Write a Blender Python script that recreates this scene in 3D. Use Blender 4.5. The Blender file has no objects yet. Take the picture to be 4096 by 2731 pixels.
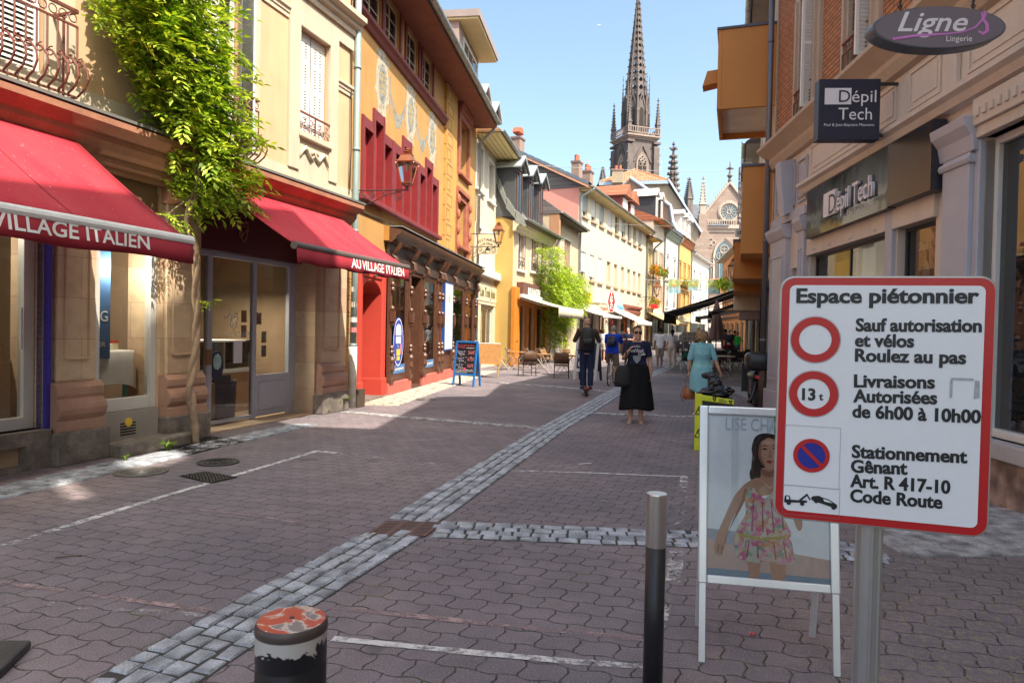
import bpy,bmesh,math,random
from mathutils import Vector,Matrix,Euler
random.seed(7)
SC=bpy.context.scene
COL=SC.collection
R=math.radians
# ------------------------------------------------------------------ camera
FPX,CX,CY,EYE=2751.6,2048.0,1365.5,1.62
PITCH,ROLL=R(-1.0),R(1.15)
cam_d=bpy.data.cameras.new('camera');cam_d.sensor_width=36.0;cam_d.lens=36.0*FPX/4096.0
cam_d.clip_start=0.05;cam_d.clip_end=5000
cam=bpy.data.objects.new('camera',cam_d);COL.objects.link(cam)
CAMM=Matrix.Rotation(math.pi/2+PITCH,3,'X')@Matrix.Rotation(ROLL,3,'Z')
cam.matrix_world=Matrix.Translation((0,0,EYE))@CAMM.to_4x4()
SC.camera=cam
SC.render.resolution_x,SC.render.resolution_y=1024,682
# ------------------------------------------------------------------ sky, sun, exposure
SUN_AZ,SUN_EL=136.0,53.0
world=bpy.data.worlds.new('World');SC.world=world;world.use_nodes=True
wn=world.node_tree
sky=wn.nodes.new('ShaderNodeTexSky');sky.sky_type='NISHITA';sky.sun_disc=False
sky.sun_elevation=R(SUN_EL);sky.sun_rotation=R(SUN_AZ)
sky.air_density=1.0;sky.dust_density=4.2;sky.ozone_density=0.45;sky.altitude=250
bg=wn.nodes['Background'];bg.inputs['Strength'].default_value=0.12
tint=wn.nodes.new('ShaderNodeMix');tint.data_type='RGBA';tint.blend_type='MULTIPLY';tint.inputs[0].default_value=1.0;tint.inputs[7].default_value=(0.95,1.0,0.93,1)
wn.links.new(sky.outputs['Color'],tint.inputs[6]);wn.links.new(tint.outputs[2],bg.inputs['Color'])
sun_d=bpy.data.lights.new('sun','SUN');sun_d.energy=2.9;sun_d.angle=R(0.5);sun_d.color=(1.0,0.90,0.76)
sun=bpy.data.objects.new('sun',sun_d);COL.objects.link(sun)
SUNV=Vector((math.sin(R(SUN_AZ))*math.cos(R(SUN_EL)),math.cos(R(SUN_AZ))*math.cos(R(SUN_EL)),math.sin(R(SUN_EL))))
sun.rotation_euler=SUNV.to_track_quat('Z','Y').to_euler()
SC.view_settings.view_transform='Standard';SC.view_settings.look='None'
SC.view_settings.exposure=1.6;SC.view_settings.gamma=1.0;SC.view_settings.use_curve_mapping=False
SC.cycles.max_bounces=8;SC.cycles.diffuse_bounces=4;SC.cycles.glossy_bounces=4;SC.cycles.transparent_max_bounces=12
SC.cycles.caustics_reflective=False;SC.cycles.caustics_refractive=False
# ------------------------------------------------------------------ photo pixels -> metres
def ray(px,py):
 return CAMM@Vector(((px-CX)/FPX,-(py-CY)/FPX,-1.0))
def ground(px,py,z=0.0):
 d=ray(px,py);return Vector((0,0,EYE))+d*((z-EYE)/d.z)
def atY(px,py,Y):
 d=ray(px,py);return Vector((0,0,EYE))+d*(Y/d.y)
class Frame:
 """A wall standing on the ground: local x runs along it, local -y faces the street, z is up."""
 def __init__(s,ox,oy,th):
  s.o=Vector((ox,oy,0));s.th=th
  s.x=Vector((math.cos(th),math.sin(th),0));s.y=Vector((-math.sin(th),math.cos(th),0))
 def hit(s,px,py,d=0.0):
  c=Vector((0,0,EYE))-s.o;r=ray(px,py)
  t=(-d-c.dot(s.y))/r.dot(s.y);p=c+r*t
  return p.dot(s.x),p.z
 def w(s,x,y,z=0):return s.o+s.x*x+s.y*y+Vector((0,0,z))
 def loc(s,p):q=Vector(p)-s.o;return q.dot(s.x),q.dot(s.y),p[2]
def left_wall(x,y,deg):return Frame(x,y,R(90-deg))
def right_wall(x,y,deg):return Frame(x,y,R(-90-deg))
# ------------------------------------------------------------------ materials
MATS={}
def newmat(name):
 m=bpy.data.materials.new(name);m.use_nodes=True
 return m,m.node_tree,m.node_tree.nodes['Principled BSDF']
def N(t,typ,**kw):
 n=t.nodes.new(typ)
 for k,v in kw.items():setattr(n,k,v)
 return n
def mathn(t,op,a,b=None,c=None,clamp=False):
 n=N(t,'ShaderNodeMath',operation=op,use_clamp=clamp)
 for i,v in enumerate((a,b,c)):
  if v is None:continue
  if isinstance(v,(int,float)):n.inputs[i].default_value=v
  else:t.links.new(v,n.inputs[i])
 return n.outputs[0]
def mixc(t,fac,a,b,blend='MIX'):
 n=N(t,'ShaderNodeMix',data_type='RGBA',blend_type=blend)
 for i,v in((0,fac),(6,a),(7,b)):
  if isinstance(v,(int,float)):n.inputs[i].default_value=v
  elif isinstance(v,tuple):n.inputs[i].default_value=(*v[:3],1)
  else:t.links.new(v,n.inputs[i])
 return n.outputs[2]
def ramp(t,fac,stops):
 n=N(t,'ShaderNodeValToRGB');t.links.new(fac,n.inputs[0]);e=n.color_ramp.elements
 while len(e)<len(stops):e.new(0.5)
 for k,(p,c) in zip(e,stops):
  k.position=p;k.color=(*c[:3],1) if isinstance(c,tuple) else(c,c,c,1)
 return n.outputs[0]
def objco(t,scale=1.0):
 tc=N(t,'ShaderNodeTexCoord');mp=N(t,'ShaderNodeMapping')
 mp.inputs['Scale'].default_value=(scale,)*3 if isinstance(scale,(int,float)) else scale
 t.links.new(tc.outputs['Object'],mp.inputs[0]);return mp.outputs[0]
def noise(t,co,scale,detail=4,rough=0.55,dist=0.0):
 n=N(t,'ShaderNodeTexNoise');n.inputs['Scale'].default_value=scale;n.inputs['Detail'].default_value=detail
 n.inputs['Roughness'].default_value=rough;n.inputs['Distortion'].default_value=dist
 if co is not None:t.links.new(co,n.inputs['Vector'])
 return n.outputs['Fac']
def bump(t,b,h,strength=0.3,dist=0.02):
 n=N(t,'ShaderNodeBump');n.inputs['Strength'].default_value=strength;n.inputs['Distance'].default_value=dist
 t.links.new(h,n.inputs['Height']);t.links.new(n.outputs[0],b.inputs['Normal'])
def dk(c,k):return tuple(min(1,v*k) for v in c)
def M(name,col=None,rough=0.7,var=0.14,scale=3.0,bmp=0.12,metal=0.0,spec=None,fine=40.0,stain=0.0):
 """A plain surface with uneven colour, fine grain and, where asked, dirt streaks."""
 if name in MATS:return MATS[name]
 m,t,b=newmat(name);co=objco(t)
 n1=noise(t,co,scale,5,0.6);n2=noise(t,co,fine,3)
 v=mathn(t,'ADD',mathn(t,'MULTIPLY',n1,0.7),mathn(t,'MULTIPLY',n2,0.3))
 c=ramp(t,v,[(0.3,dk(col,1-var)),(0.7,dk(col,1+var))])
 if stain>0:
  n3=noise(t,objco(t,(2.2,2.2,0.35)),1.6,6,0.65)
  f=mathn(t,'MULTIPLY',ramp(t,n3,[(0.5,0.0),(0.72,1.0)]),stain)
  c=mixc(t,f,c,dk(col,0.55))
 t.links.new(c,b.inputs['Base Color'])
 b.inputs['Roughness'].default_value=rough;b.inputs['Metallic'].default_value=metal
 if spec is not None:b.inputs['Specular IOR Level'].default_value=spec
 if bmp>0:bump(t,b,v,bmp,0.02)
 MATS[name]=m;return m
def MG(name,tint=(0.9,0.95,0.93),see=0.75,rough=0.02,ior=1.5):
 """Window glass: a Fresnel reflection over a tinted see-through pane."""
 if name in MATS:return MATS[name]
 m,t,b=newmat(name);t.nodes.remove(b);out=t.nodes['Material Output']
 gl=N(t,'ShaderNodeBsdfGlossy');gl.inputs['Roughness'].default_value=rough
 tr=N(t,'ShaderNodeBsdfTransparent');tr.inputs['Color'].default_value=(*tint,1)
 df=N(t,'ShaderNodeBsdfDiffuse');df.inputs['Color'].default_value=(0.03,0.035,0.04,1)
 fr=N(t,'ShaderNodeFresnel');fr.inputs['IOR'].default_value=ior
 nz=noise(t,objco(t),0.9,2);bp=N(t,'ShaderNodeBump');bp.inputs['Strength'].default_value=0.03
 t.links.new(nz,bp.inputs['Height']);t.links.new(bp.outputs[0],gl.inputs['Normal']);t.links.new(bp.outputs[0],fr.inputs['Normal'])
 m1=N(t,'ShaderNodeMixShader');m1.inputs[0].default_value=see
 t.links.new(df.outputs[0],m1.inputs[1]);t.links.new(tr.outputs[0],m1.inputs[2])
 m2=N(t,'ShaderNodeMixShader');t.links.new(fr.outputs[0],m2.inputs[0])
 t.links.new(m1.outputs[0],m2.inputs[1]);t.links.new(gl.outputs[0],m2.inputs[2])
 t.links.new(m2.outputs[0],out.inputs[0]);MATS[name]=m;return m
def MBRICK(name,c1,c2,cm,bw,bh,mortar=0.01,off=0.5,axis='xz',bmp=0.5,rough=0.85,var=0.25,rot=0.0):
 if name in MATS:return MATS[name]
 m,t,b=newmat(name);tc=N(t,'ShaderNodeTexCoord');sp=N(t,'ShaderNodeSeparateXYZ');t.links.new(tc.outputs['Object'],sp.inputs[0])
 cb=N(t,'ShaderNodeCombineXYZ')
 s={'x':sp.outputs[0],'y':sp.outputs[1],'z':sp.outputs[2],'h':mathn(t,'ADD',sp.outputs[0],sp.outputs[1])}
 t.links.new(s[axis[0]],cb.inputs[0]);t.links.new(s[axis[1]],cb.inputs[1])
 vec=cb.outputs[0]
 if rot:
  mp=N(t,'ShaderNodeMapping');mp.inputs['Rotation'].default_value=(0,0,rot);t.links.new(vec,mp.inputs[0]);vec=mp.outputs[0]
 br=N(t,'ShaderNodeTexBrick');t.links.new(vec,br.inputs['Vector'])
 br.offset=off;br.inputs['Scale'].default_value=1;br.inputs['Brick Width'].default_value=bw;br.inputs['Row Height'].default_value=bh
 br.inputs['Mortar Size'].default_value=mortar;br.inputs['Mortar Smooth'].default_value=0.3;br.inputs['Bias'].default_value=0.0
 br.inputs['Color1'].default_value=(*c1,1);br.inputs['Color2'].default_value=(*c2,1);br.inputs['Mortar'].default_value=(*cm,1)
 nz=noise(t,tc.outputs['Object'],6,5,0.6)
 c=mixc(t,1.0,br.outputs['Color'],ramp(t,nz,[(0.25,1-var),(0.75,1.0)]),'MULTIPLY')
 t.links.new(c,b.inputs['Base Color']);b.inputs['Roughness'].default_value=rough
 h=mathn(t,'ADD',mathn(t,'MULTIPLY',br.outputs['Fac'],-1.0),mathn(t,'MULTIPLY',nz,0.25));bump(t,b,h,bmp,0.015)
 MATS[name]=m;return m
 # ------------------------------------------------------------------ mesh building
class MB:
 def __init__(s):s.v=[];s.f=[]
 def add(s,vs,fs):
  o=len(s.v);s.v+=[tuple(p) for p in vs];s.f+=[tuple(o+i for i in f) for f in fs];return s
 def box(s,x0,x1,y0,y1,z0,z1):
  x0,x1=min(x0,x1),max(x0,x1);y0,y1=min(y0,y1),max(y0,y1);z0,z1=min(z0,z1),max(z0,z1)
  return s.add([(x0,y0,z0),(x1,y0,z0),(x1,y1,z0),(x0,y1,z0),(x0,y0,z1),(x1,y0,z1),(x1,y1,z1),(x0,y1,z1)],[(0,3,2,1),(4,5,6,7),(0,1,5,4),(1,2,6,5),(2,3,7,6),(3,0,4,7)])
 def cbox(s,c,size,M3=None):
  hx,hy,hz=(k/2 for k in size);M3=M3 or Matrix.Identity(3);c=Vector(c)
  vs=[c+M3@Vector((a*hx,b*hy,d*hz)) for d in(-1,1) for a,b in((-1,-1),(1,-1),(1,1),(-1,1))]
  return s.add(vs,[(0,3,2,1),(4,5,6,7),(0,1,5,4),(1,2,6,5),(2,3,7,6),(3,0,4,7)])
 def prism(s,poly,a,b,axis='y'):
  """A 2-D outline pushed from a to b along an axis (y: outline in x,z; x: outline in y,z; z: outline in x,y)."""
  ar=sum(p[0]*q[1]-q[0]*p[1] for p,q in zip(poly,poly[1:]+poly[:1]))
  if ar<0:poly=poly[::-1]
  if axis=='y':g=lambda p,d:(p[0],d,p[1])
  elif axis=='x':g=lambda p,d:(d,p[0],p[1])
  else:g=lambda p,d:(p[0],p[1],d)
  n=len(poly);vs=[g(p,a) for p in poly]+[g(p,b) for p in poly]
  fs=[tuple(range(n)),tuple(range(2*n-1,n-1,-1))]+[(i,n+i,n+(i+1)%n,(i+1)%n) for i in range(n)]
  return s.add(vs,fs)
 def rings(s,rs,cap0=True,cap1=True,close=True):
  n=len(rs[0]);vs=[p for r_ in rs for p in r_];fs=[]
  for k in range(len(rs)-1):
   for i in range(n if close else n-1):
    j=(i+1)%n;fs.append((k*n+i,k*n+j,(k+1)*n+j,(k+1)*n+i))
  if cap0:fs.append(tuple(range(n-1,-1,-1)))
  if cap1:fs.append(tuple((len(rs)-1)*n+i for i in range(n)))
  return s.add(vs,fs)
 def tube(s,pts,r,n=8,caps=True):
  pts=[Vector(p) for p in pts];rr=r if isinstance(r,(list,tuple)) else[r]*len(pts);rs=[];up=None
  for i,p in enumerate(pts):
   d=(pts[min(i+1,len(pts)-1)]-pts[max(i-1,0)])
   d=d.normalized() if d.length>1e-9 else Vector((0,0,1))
   if up is None:up=Vector((0,0,1)) if abs(d.z)<0.9 else Vector((1,0,0))
   a=d.cross(up)
   if a.length<1e-4:a=d.cross(Vector((0.3,1,0.2)))
   a.normalize();b=a.cross(d).normalized();up=b
   rs.append([p+(a*math.cos(2*math.pi*k/n)+b*math.sin(2*math.pi*k/n))*rr[i] for k in range(n)])
  return s.rings(rs,caps,caps)
 def lathe(s,prof,c=(0,0,0),n=16,cap0=True,cap1=True,start=0.0):
  rs=[[(c[0]+r_*math.cos(start+2*math.pi*k/n),c[1]+r_*math.sin(start+2*math.pi*k/n),c[2]+z) for k in range(n)] for r_,z in prof]
  return s.rings(rs,cap0,cap1)
 def ball(s,c,r,n=12,m=8):
  r=r if isinstance(r,(tuple,list)) else(r,r,r);rs=[]
  for j in range(m+1):
   a=-math.pi/2+math.pi*(0.02+0.96*j/m)
   rs.append([(c[0]+r[0]*math.cos(a)*math.cos(2*math.pi*k/n),c[1]+r[1]*math.cos(a)*math.sin(2*math.pi*k/n),c[2]+r[2]*math.sin(a)) for k in range(n)])
  return s.rings(rs)
 def torus(s,c,R0,r,M3=None,n=24,m=6,a0=0,a1=None):
  M3=M3 or Matrix.Identity(3);c=Vector(c)
  full=a1 is None;a1=2*math.pi if full else a1;k=n+(0 if full else 1)
  rs=[]
  for i in range(k):
   a=a0+(a1-a0)*i/n
   rs.append([c+M3@Vector(((R0+r*math.cos(b))*math.cos(a),(R0+r*math.cos(b))*math.sin(a),r*math.sin(b))) for b in(2*math.pi*j/m for j in range(m))])
  if full:rs.append(rs[0]);return s.rings(rs,False,False)
  return s.rings(rs)
 def quad(s,a,b,c,d):return s.add([a,b,c,d],[(0,1,2,3)])
 def build(s,name,mat,parent=None,smooth=False,bevel=0.0,loc=None,rz=None):
  me=bpy.data.meshes.new(name);me.from_pydata(s.v,[],s.f);me.materials.append(mat);me.update()
  if smooth:me.shade_smooth()
  o=bpy.data.objects.new(name,me);COL.objects.link(o)
  if parent:o.parent=parent
  if loc is not None:o.location=loc
  if rz is not None:o.rotation_euler.z=rz
  if bevel>0:
   md=o.modifiers.new('bevel','BEVEL');md.width=bevel;md.segments=2;md.limit_method='ANGLE';md.angle_limit=R(40)
  return o
def tag(o,label=None,cat=None,group=None,kind=None):
 if label:o['label']=label
 if cat:o['category']=cat
 if group:o['group']=group
 if kind:o['kind']=kind
 return o
def empty(name,loc,rz=0.0,label=None,cat=None,group=None):
 o=bpy.data.objects.new(name,None);COL.objects.link(o);o.location=loc;o.rotation_euler.z=rz;o.empty_display_size=0.2
 return tag(o,label,cat,group)
def copy_tree(o,parent=None):
 c=o.copy();COL.objects.link(c);c.parent=parent
 for ch in[k for k in COL.objects if k.parent==o]:copy_tree(ch,c)
 return c
def arc(cx,cz,r,a0,a1,n,rz=None):
 rz=rz or r
 return[(cx+r*math.cos(R(a0+(a1-a0)*i/n)),cz+rz*math.sin(R(a0+(a1-a0)*i/n))) for i in range(n+1)]
def rrect(x0,x1,z0,z1,r,n=4):
 return arc(x1-r,z0+r,r,-90,0,n)+arc(x1-r,z1-r,r,0,90,n)+arc(x0+r,z1-r,r,90,180,n)+arc(x0+r,z0+r,r,180,270,n)
 # ---- lettering: mesh text in the x,z plane facing -y
def _textmesh(body,bold=0.0,shear=0.0,ext=0.0,space=1.0):
 cu=bpy.data.curves.new('lettering','FONT');cu.body=body;cu.size=1;cu.offset=bold;cu.shear=shear;cu.extrude=ext;cu.space_character=space
 cu.resolution_u=3
 o=bpy.data.objects.new('lettering',cu);COL.objects.link(o)
 bpy.context.view_layer.update()
 me=bpy.data.meshes.new_from_object(o.evaluated_get(bpy.context.evaluated_depsgraph_get()))
 bpy.data.objects.remove(o);return me
_capme=_textmesh('H');CAP=max(v.co.y for v in _capme.vertices)
def text(parent,body,x,z,cap,y,mat,width=None,bold=0.012,shear=0.0,ext=0.0,rot=0.0,space=1.0,vertical=False,name='lettering',mirror=False,fat=0.0):
 if vertical:
  o=None
  for i,ch in enumerate(body):o=text(parent,ch,x,z-i*cap*1.28,cap,y,mat,width,bold,shear,ext,0,1,False,name)
  return o
 me=_textmesh(body,bold,shear,ext,space)
 xs=[v.co.x for v in me.vertices];k=cap/CAP;x0=min(xs);kx=k if width is None else width/max(1e-6,max(xs)-x0)
 cr,sr=math.cos(rot),math.sin(rot)
 for v in me.vertices:
  a,b,c=(v.co.x-x0)*kx,v.co.y*k,v.co.z
  if mirror:a=(max(xs)-x0)*kx-a
  v.co=(x+a*cr-b*sr,y-c,z+a*sr+b*cr)
 if fat:
  n=len(me.vertices);vs=[tuple(v.co) for v in me.vertices];fs=[tuple(p.vertices) for p in me.polygons];w_=[]
  for q,dx in enumerate((-fat,0,fat)):w_+=[(a+dx*cap*cr,b-q*0.00015,c+dx*cap*sr) for a,b,c in vs]
  bpy.data.meshes.remove(me);me=bpy.data.meshes.new(name);me.from_pydata(w_,[],[tuple(i+n*q for i in f) for q in range(3) for f in fs])
 me.materials.clear();me.materials.append(mat)
 o=bpy.data.objects.new(name,me);COL.objects.link(o);o.parent=parent;return o
 # ================================================================== GROUND
def paver_mat():
 m,t,b=newmat('pavers');tc=N(t,'ShaderNodeTexCoord');mp=N(t,'ShaderNodeMapping');mp.inputs['Rotation'].default_value=(0,0,R(16))
 t.links.new(tc.outputs['Object'],mp.inputs[0])
 wn_=noise(t,mp.outputs[0],0.8,3);sp=N(t,'ShaderNodeSeparateXYZ');t.links.new(mp.outputs[0],sp.inputs[0])
 px,py=sp.outputs[0],sp.outputs[1]
 W,Hh=0.205,0.162
 wob=mathn(t,'MULTIPLY',mathn(t,'SUBTRACT',noise(t,mp.outputs[0],5.0,2),0.5),0.035)
 sn=mathn(t,'SINE',mathn(t,'MULTIPLY',px,2*math.pi/W))
 y2=mathn(t,'ADD',mathn(t,'ADD',py,wob),mathn(t,'MULTIPLY',sn,0.0115))
 x2=mathn(t,'ADD',px,mathn(t,'MULTIPLY',mathn(t,'SUBTRACT',mathn(t,'PINGPONG',mathn(t,'ADD',py,0.05),Hh/2),Hh/4),0.30))
 cb=N(t,'ShaderNodeCombineXYZ');t.links.new(x2,cb.inputs[0]);t.links.new(y2,cb.inputs[1])
 br=N(t,'ShaderNodeTexBrick');t.links.new(cb.outputs[0],br.inputs['Vector']);br.offset=0.5
 for k,v in(('Scale',1),('Brick Width',W),('Row Height',Hh),('Mortar Size',0.0065),('Mortar Smooth',0.6),('Bias',0)):br.inputs[k].default_value=v
 br.inputs['Color1'].default_value=(0.225,0.200,0.222,1);br.inputs['Color2'].default_value=(0.180,0.165,0.190,1);br.inputs['Mortar'].default_value=(0.045,0.040,0.042,1)
 jf=mathn(t,'MULTIPLY',br.outputs['Fac'],ramp(t,noise(t,mp.outputs[0],6.5,4,0.7),[(0.36,0.12),(0.56,1.0)]))
 bcol=mixc(t,jf,mixc(t,noise(t,mp.outputs[0],0.9,3),(0.245,0.215,0.228),(0.185,0.166,0.182)),(0.040,0.036,0.036))
 bcol=mixc(t,0.45,bcol,br.outputs['Color'])
 big=noise(t,mp.outputs[0],0.35,5,0.6);fine=noise(t,mp.outputs[0],130,2,0.7);mid=noise(t,mp.outputs[0],3.0,5,0.65)
 c=mixc(t,1.0,bcol,ramp(t,big,[(0.32,(0.62,0.60,0.66)),(0.68,(1.28,1.14,1.06))]),'MULTIPLY')
 c=mixc(t,1.0,c,ramp(t,mid,[(0.3,0.78),(0.72,1.2)]),'MULTIPLY')
 c=mixc(t,mathn(t,'MULTIPLY',ramp(t,fine,[(0.56,0.0),(0.68,1.0)]),0.75),c,(0.44,0.42,0.44))
 c=mixc(t,mathn(t,'MULTIPLY',ramp(t,fine,[(0.30,1.0),(0.43,0.0)]),0.65),c,(0.08,0.07,0.07))
 # yellowish lichen and dry moss on the right side of the street
 rs=ramp(t,mathn(t,'ADD',mathn(t,'MULTIPLY',px,0.35),mathn(t,'MULTIPLY',noise(t,mp.outputs[0],1.2,5),1.3)),[(0.62,0.0),(1.0,1.0)])
 moss=mathn(t,'MULTIPLY',mathn(t,'MULTIPLY',rs,ramp(t,noise(t,mp.outputs[0],24,4,0.7),[(0.5,0.0),(0.66,1.0)])),0.55)
 c=mixc(t,moss,c,(0.36,0.30,0.13))
 gm=mathn(t,'MULTIPLY',br.outputs['Fac'],ramp(t,noise(t,mp.outputs[0],2.2,4),[(0.56,0.0),(0.66,0.8)]))
 c=mixc(t,gm,c,(0.10,0.12,0.035))
 st=mathn(t,'MULTIPLY',ramp(t,noise(t,mp.outputs[0],2.7,2,0.4),[(0.70,0.0),(0.73,1.0)]),0.45);c=mixc(t,st,c,(0.07,0.06,0.07))
 t.links.new(c,b.inputs['Base Color']);b.inputs['Roughness'].default_value=0.78;b.inputs['Specular IOR Level'].default_value=0.35
 h=mathn(t,'ADD',mathn(t,'MULTIPLY',jf,-1.0),mathn(t,'ADD',mathn(t,'MULTIPLY',fine,0.2),mathn(t,'MULTIPLY',mid,0.5)))
 bump(t,b,h,0.75,0.012);return m
MP=paver_mat()
g=MB().quad((-1500,-1500,-0.03),(1500,-1500,-0.03),(1500,1500,-0.03),(-1500,1500,-0.03)).build('ground',M('earth',(0.12,0.10,0.09),0.9));tag(g,kind='structure')
g=MB().quad((-60,-40,0),(90,-40,0),(90,160,0),(-60,160,0)).build('street_paving',MP);tag(g,kind='structure')
# granite setts: central gutter and cross bands, every stone a small chamfered block
def granite(name,c,vary=0.4):
 m,t,b=newmat(name);co=objco(t)
 vo=noise(t,co,7.0,1,0.2);f=noise(t,co,160,2,0.7);md=noise(t,co,18,4)
 cc=ramp(t,vo,[(0.3,dk(c,1-vary)),(0.7,dk(c,1+vary))]);cc=mixc(t,1.0,cc,ramp(t,f,[(0.35,0.6),(0.65,1.35)]),'MULTIPLY')
 cc=mixc(t,1.0,cc,ramp(t,md,[(0.3,0.8),(0.7,1.15)]),'MULTIPLY')
 t.links.new(cc,b.inputs['Base Color']);b.inputs['Roughness'].default_value=0.6
 bump(t,b,mathn(t,'ADD',f,mathn(t,'MULTIPLY',md,2.0)),0.4,0.006);return m
MSET=granite('granite_sett',(0.34,0.36,0.40));MSET2=granite('granite_sett_warm',(0.36,0.35,0.35))
def setts(name,line,width,rows,step,mat,bed=True,zt=0.014):
 """line: ground points along the middle of a band of setts."""
 mb=MB();bedm=MB();rw=width/rows;L=0
 pts=[Vector((p[0],p[1],0)) for p in line];cum=[0]
 for a,b_ in zip(pts,pts[1:]):cum.append(cum[-1]+(b_-a).length)
 def at(s):
  for i in range(len(pts)-1):
   if s<=cum[i+1] or i==len(pts)-2:
    u=(s-cum[i])/max(1e-6,cum[i+1]-cum[i]);d=(pts[i+1]-pts[i]).normalized();return pts[i].lerp(pts[i+1],u),d
 for r_ in range(rows):
  s=-random.random()*step
  while s<cum[-1]:
   ln=step*random.uniform(0.8,1.35);p,d=at(max(0,s+ln/2));nrm=Vector((d.y,-d.x,0))
   c=p+nrm*(-(width/2)+rw*(r_+0.5)+random.uniform(-.004,.004));hw,hl=rw/2-0.008+random.uniform(-.003,.002),ln/2-0.007;a=random.uniform(-.035,.035)
   d2=Vector((d.x*math.cos(a)-d.y*math.sin(a),d.x*math.sin(a)+d.y*math.cos(a),0));n2=Vector((d2.y,-d2.x,0))
   z=zt+random.uniform(-.003,.003);tx,ty=random.uniform(-.012,.012),random.uniform(-.012,.012)
   def ring(k,zz,tilt=0,e=0.0):
    q=[]
    for i,(u,v) in enumerate(((-1,-1),(1,-1),(1,1),(-1,1))):
     w_=c+n2*(u*(hw-k)+e*random.uniform(-1,1))+d2*(v*(hl-k)+e*random.uniform(-1,1));q.append((w_.x,w_.y,zz+tilt*(u*hw*tx*4+v*hl*ty*3)))
    return q
   mb.rings([ring(-.002,-0.03),ring(0,z-0.012,1,0.004),ring(0.009,z,1,0.005)],False,True);s+=ln
 o=mb.build(name,mat);tag(o,kind='structure')
 if bed:
  q=[]
  for i,p in enumerate(pts):
   d=(pts[min(i+1,len(pts)-1)]-pts[max(0,i-1)]).normalized();n=Vector((d.y,-d.x,0));q.append((p-n*width/2,p+n*width/2))
  for(a,b_),(c,d) in zip(q,q[1:]):bedm.quad((a.x,a.y,.004),(b_.x,b_.y,.004),(d.x,d.y,.004),(c.x,c.y,.004))
  tag(bedm.build('joint_sand',M('joint_sand',(0.06,0.054,0.05),0.95,bmp=0.3)),kind='structure')
def mid(a,b_):p,q=ground(*a),ground(*b_);return(p+q)/2
g1=[mid((30,2900),(760,2900)),mid((302,2731),(848,2731)),mid((552,2588),(1085,2575)),mid((848,2430),(1290,2430)),mid((1120,2290),(1493,2298)),mid((1433,2134),(1700,2150))]
g2=[mid((1551,2075),(1768,2081)),mid((1880,1874),(2058,1871)),mid((2143,1720),(2275,1707)),mid((2345,1610),(2445,1607)),mid((2475,1540),(2540,1540))]
e_=g2[-1];dirn=Vector((math.sin(R(19)),math.cos(R(19)),0));g2.append(e_+dirn*14)
setts('gutter_setts',g1,0.47,4,0.125,MSET);setts('gutter_setts',g2,0.47,4,0.125,MSET)
def gl(*ps):return[ground(*p) for p in ps]
setts('cross_band_setts',gl((1752,2117),(2300,2140),(2790,2157),(3500,2215)),0.44,4,0.13,MSET)
setts('cross_band_setts',gl((1390,1648),(1700,1676),(2165,1714)),0.24,2,0.13,MSET2)
setts('cross_band_setts',gl((2335,1652),(2800,1668),(3000,1672)),0.24,2,0.13,MSET2)
setts('cross_band_setts',gl((2000,1532),(2200,1545),(2440,1566)),0.24,2,0.14,MSET2)
setts('cross_band_setts',gl((2610,1497),(2760,1499),(2930,1502)),0.24,2,0.14,MSET2)
# coarse setts along the right-hand shop fronts
def setts_area(name,corners,mat,nx,ny):
 a,b_,c,d=corners;mb=MB()
 for j in range(ny):
  off=random.random()
  for i in range(-1,nx):
   u0,u1=max(0,(i+off)/nx),min(1,(i+1+off)/nx);v0,v1=j/ny,(j+1)/ny
   if u1-u0<.02:continue
   P=lambda u,v:(a.lerp(b_,u)).lerp(d.lerp(c,u),v)
   q=[P(u0,v0),P(u1,v0),P(u1,v1),P(u0,v1)];m=sum(q,Vector())/4;z=0.018+random.uniform(-.006,.006)
   mb.rings([[(p.x,p.y,-.02) for p in q],[(m+(p-m)*0.93).to_tuple()[:2]+(z-.008,) for p in q],[(m+(p-m)*0.84+Vector((random.uniform(-.004,.004),random.uniform(-.004,.004),0))).to_tuple()[:2]+(z+random.uniform(-.004,.004),) for p in q]],False,True)
 tag(mb.build(name,mat),kind='structure')
setts_area('pavement_setts',[Vector((2.95,5.05,0)),Vector((4.85,5.2,0)),Vector((4.85,6.6,0)),Vector((2.95,6.2,0))],MSET2,13,10)
setts_area('pavement_setts',[Vector((4.62,9.0,0)),Vector((5.0,9.0,0)),Vector((7.1,21.0,0)),Vector((6.5,21.0,0))],MSET2,4,90)
# left pavement: a strip of cobbles along the house fronts
setts_area('pavement_setts',[Vector((-5.55,4.5,0)),Vector((-5.0,4.5,0)),Vector((-3.15,11.2,0)),Vector((-3.55,11.2,0))],MSET,5,60)
setts_area('pavement_setts',[Vector((-3.15,14.2,0)),Vector((-2.35,14.0,0)),Vector((-.55,26.5,0)),Vector((-1.35,26.5,0))],granite('cobble_pale',(0.48,0.42,0.34)),8,100)
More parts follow.
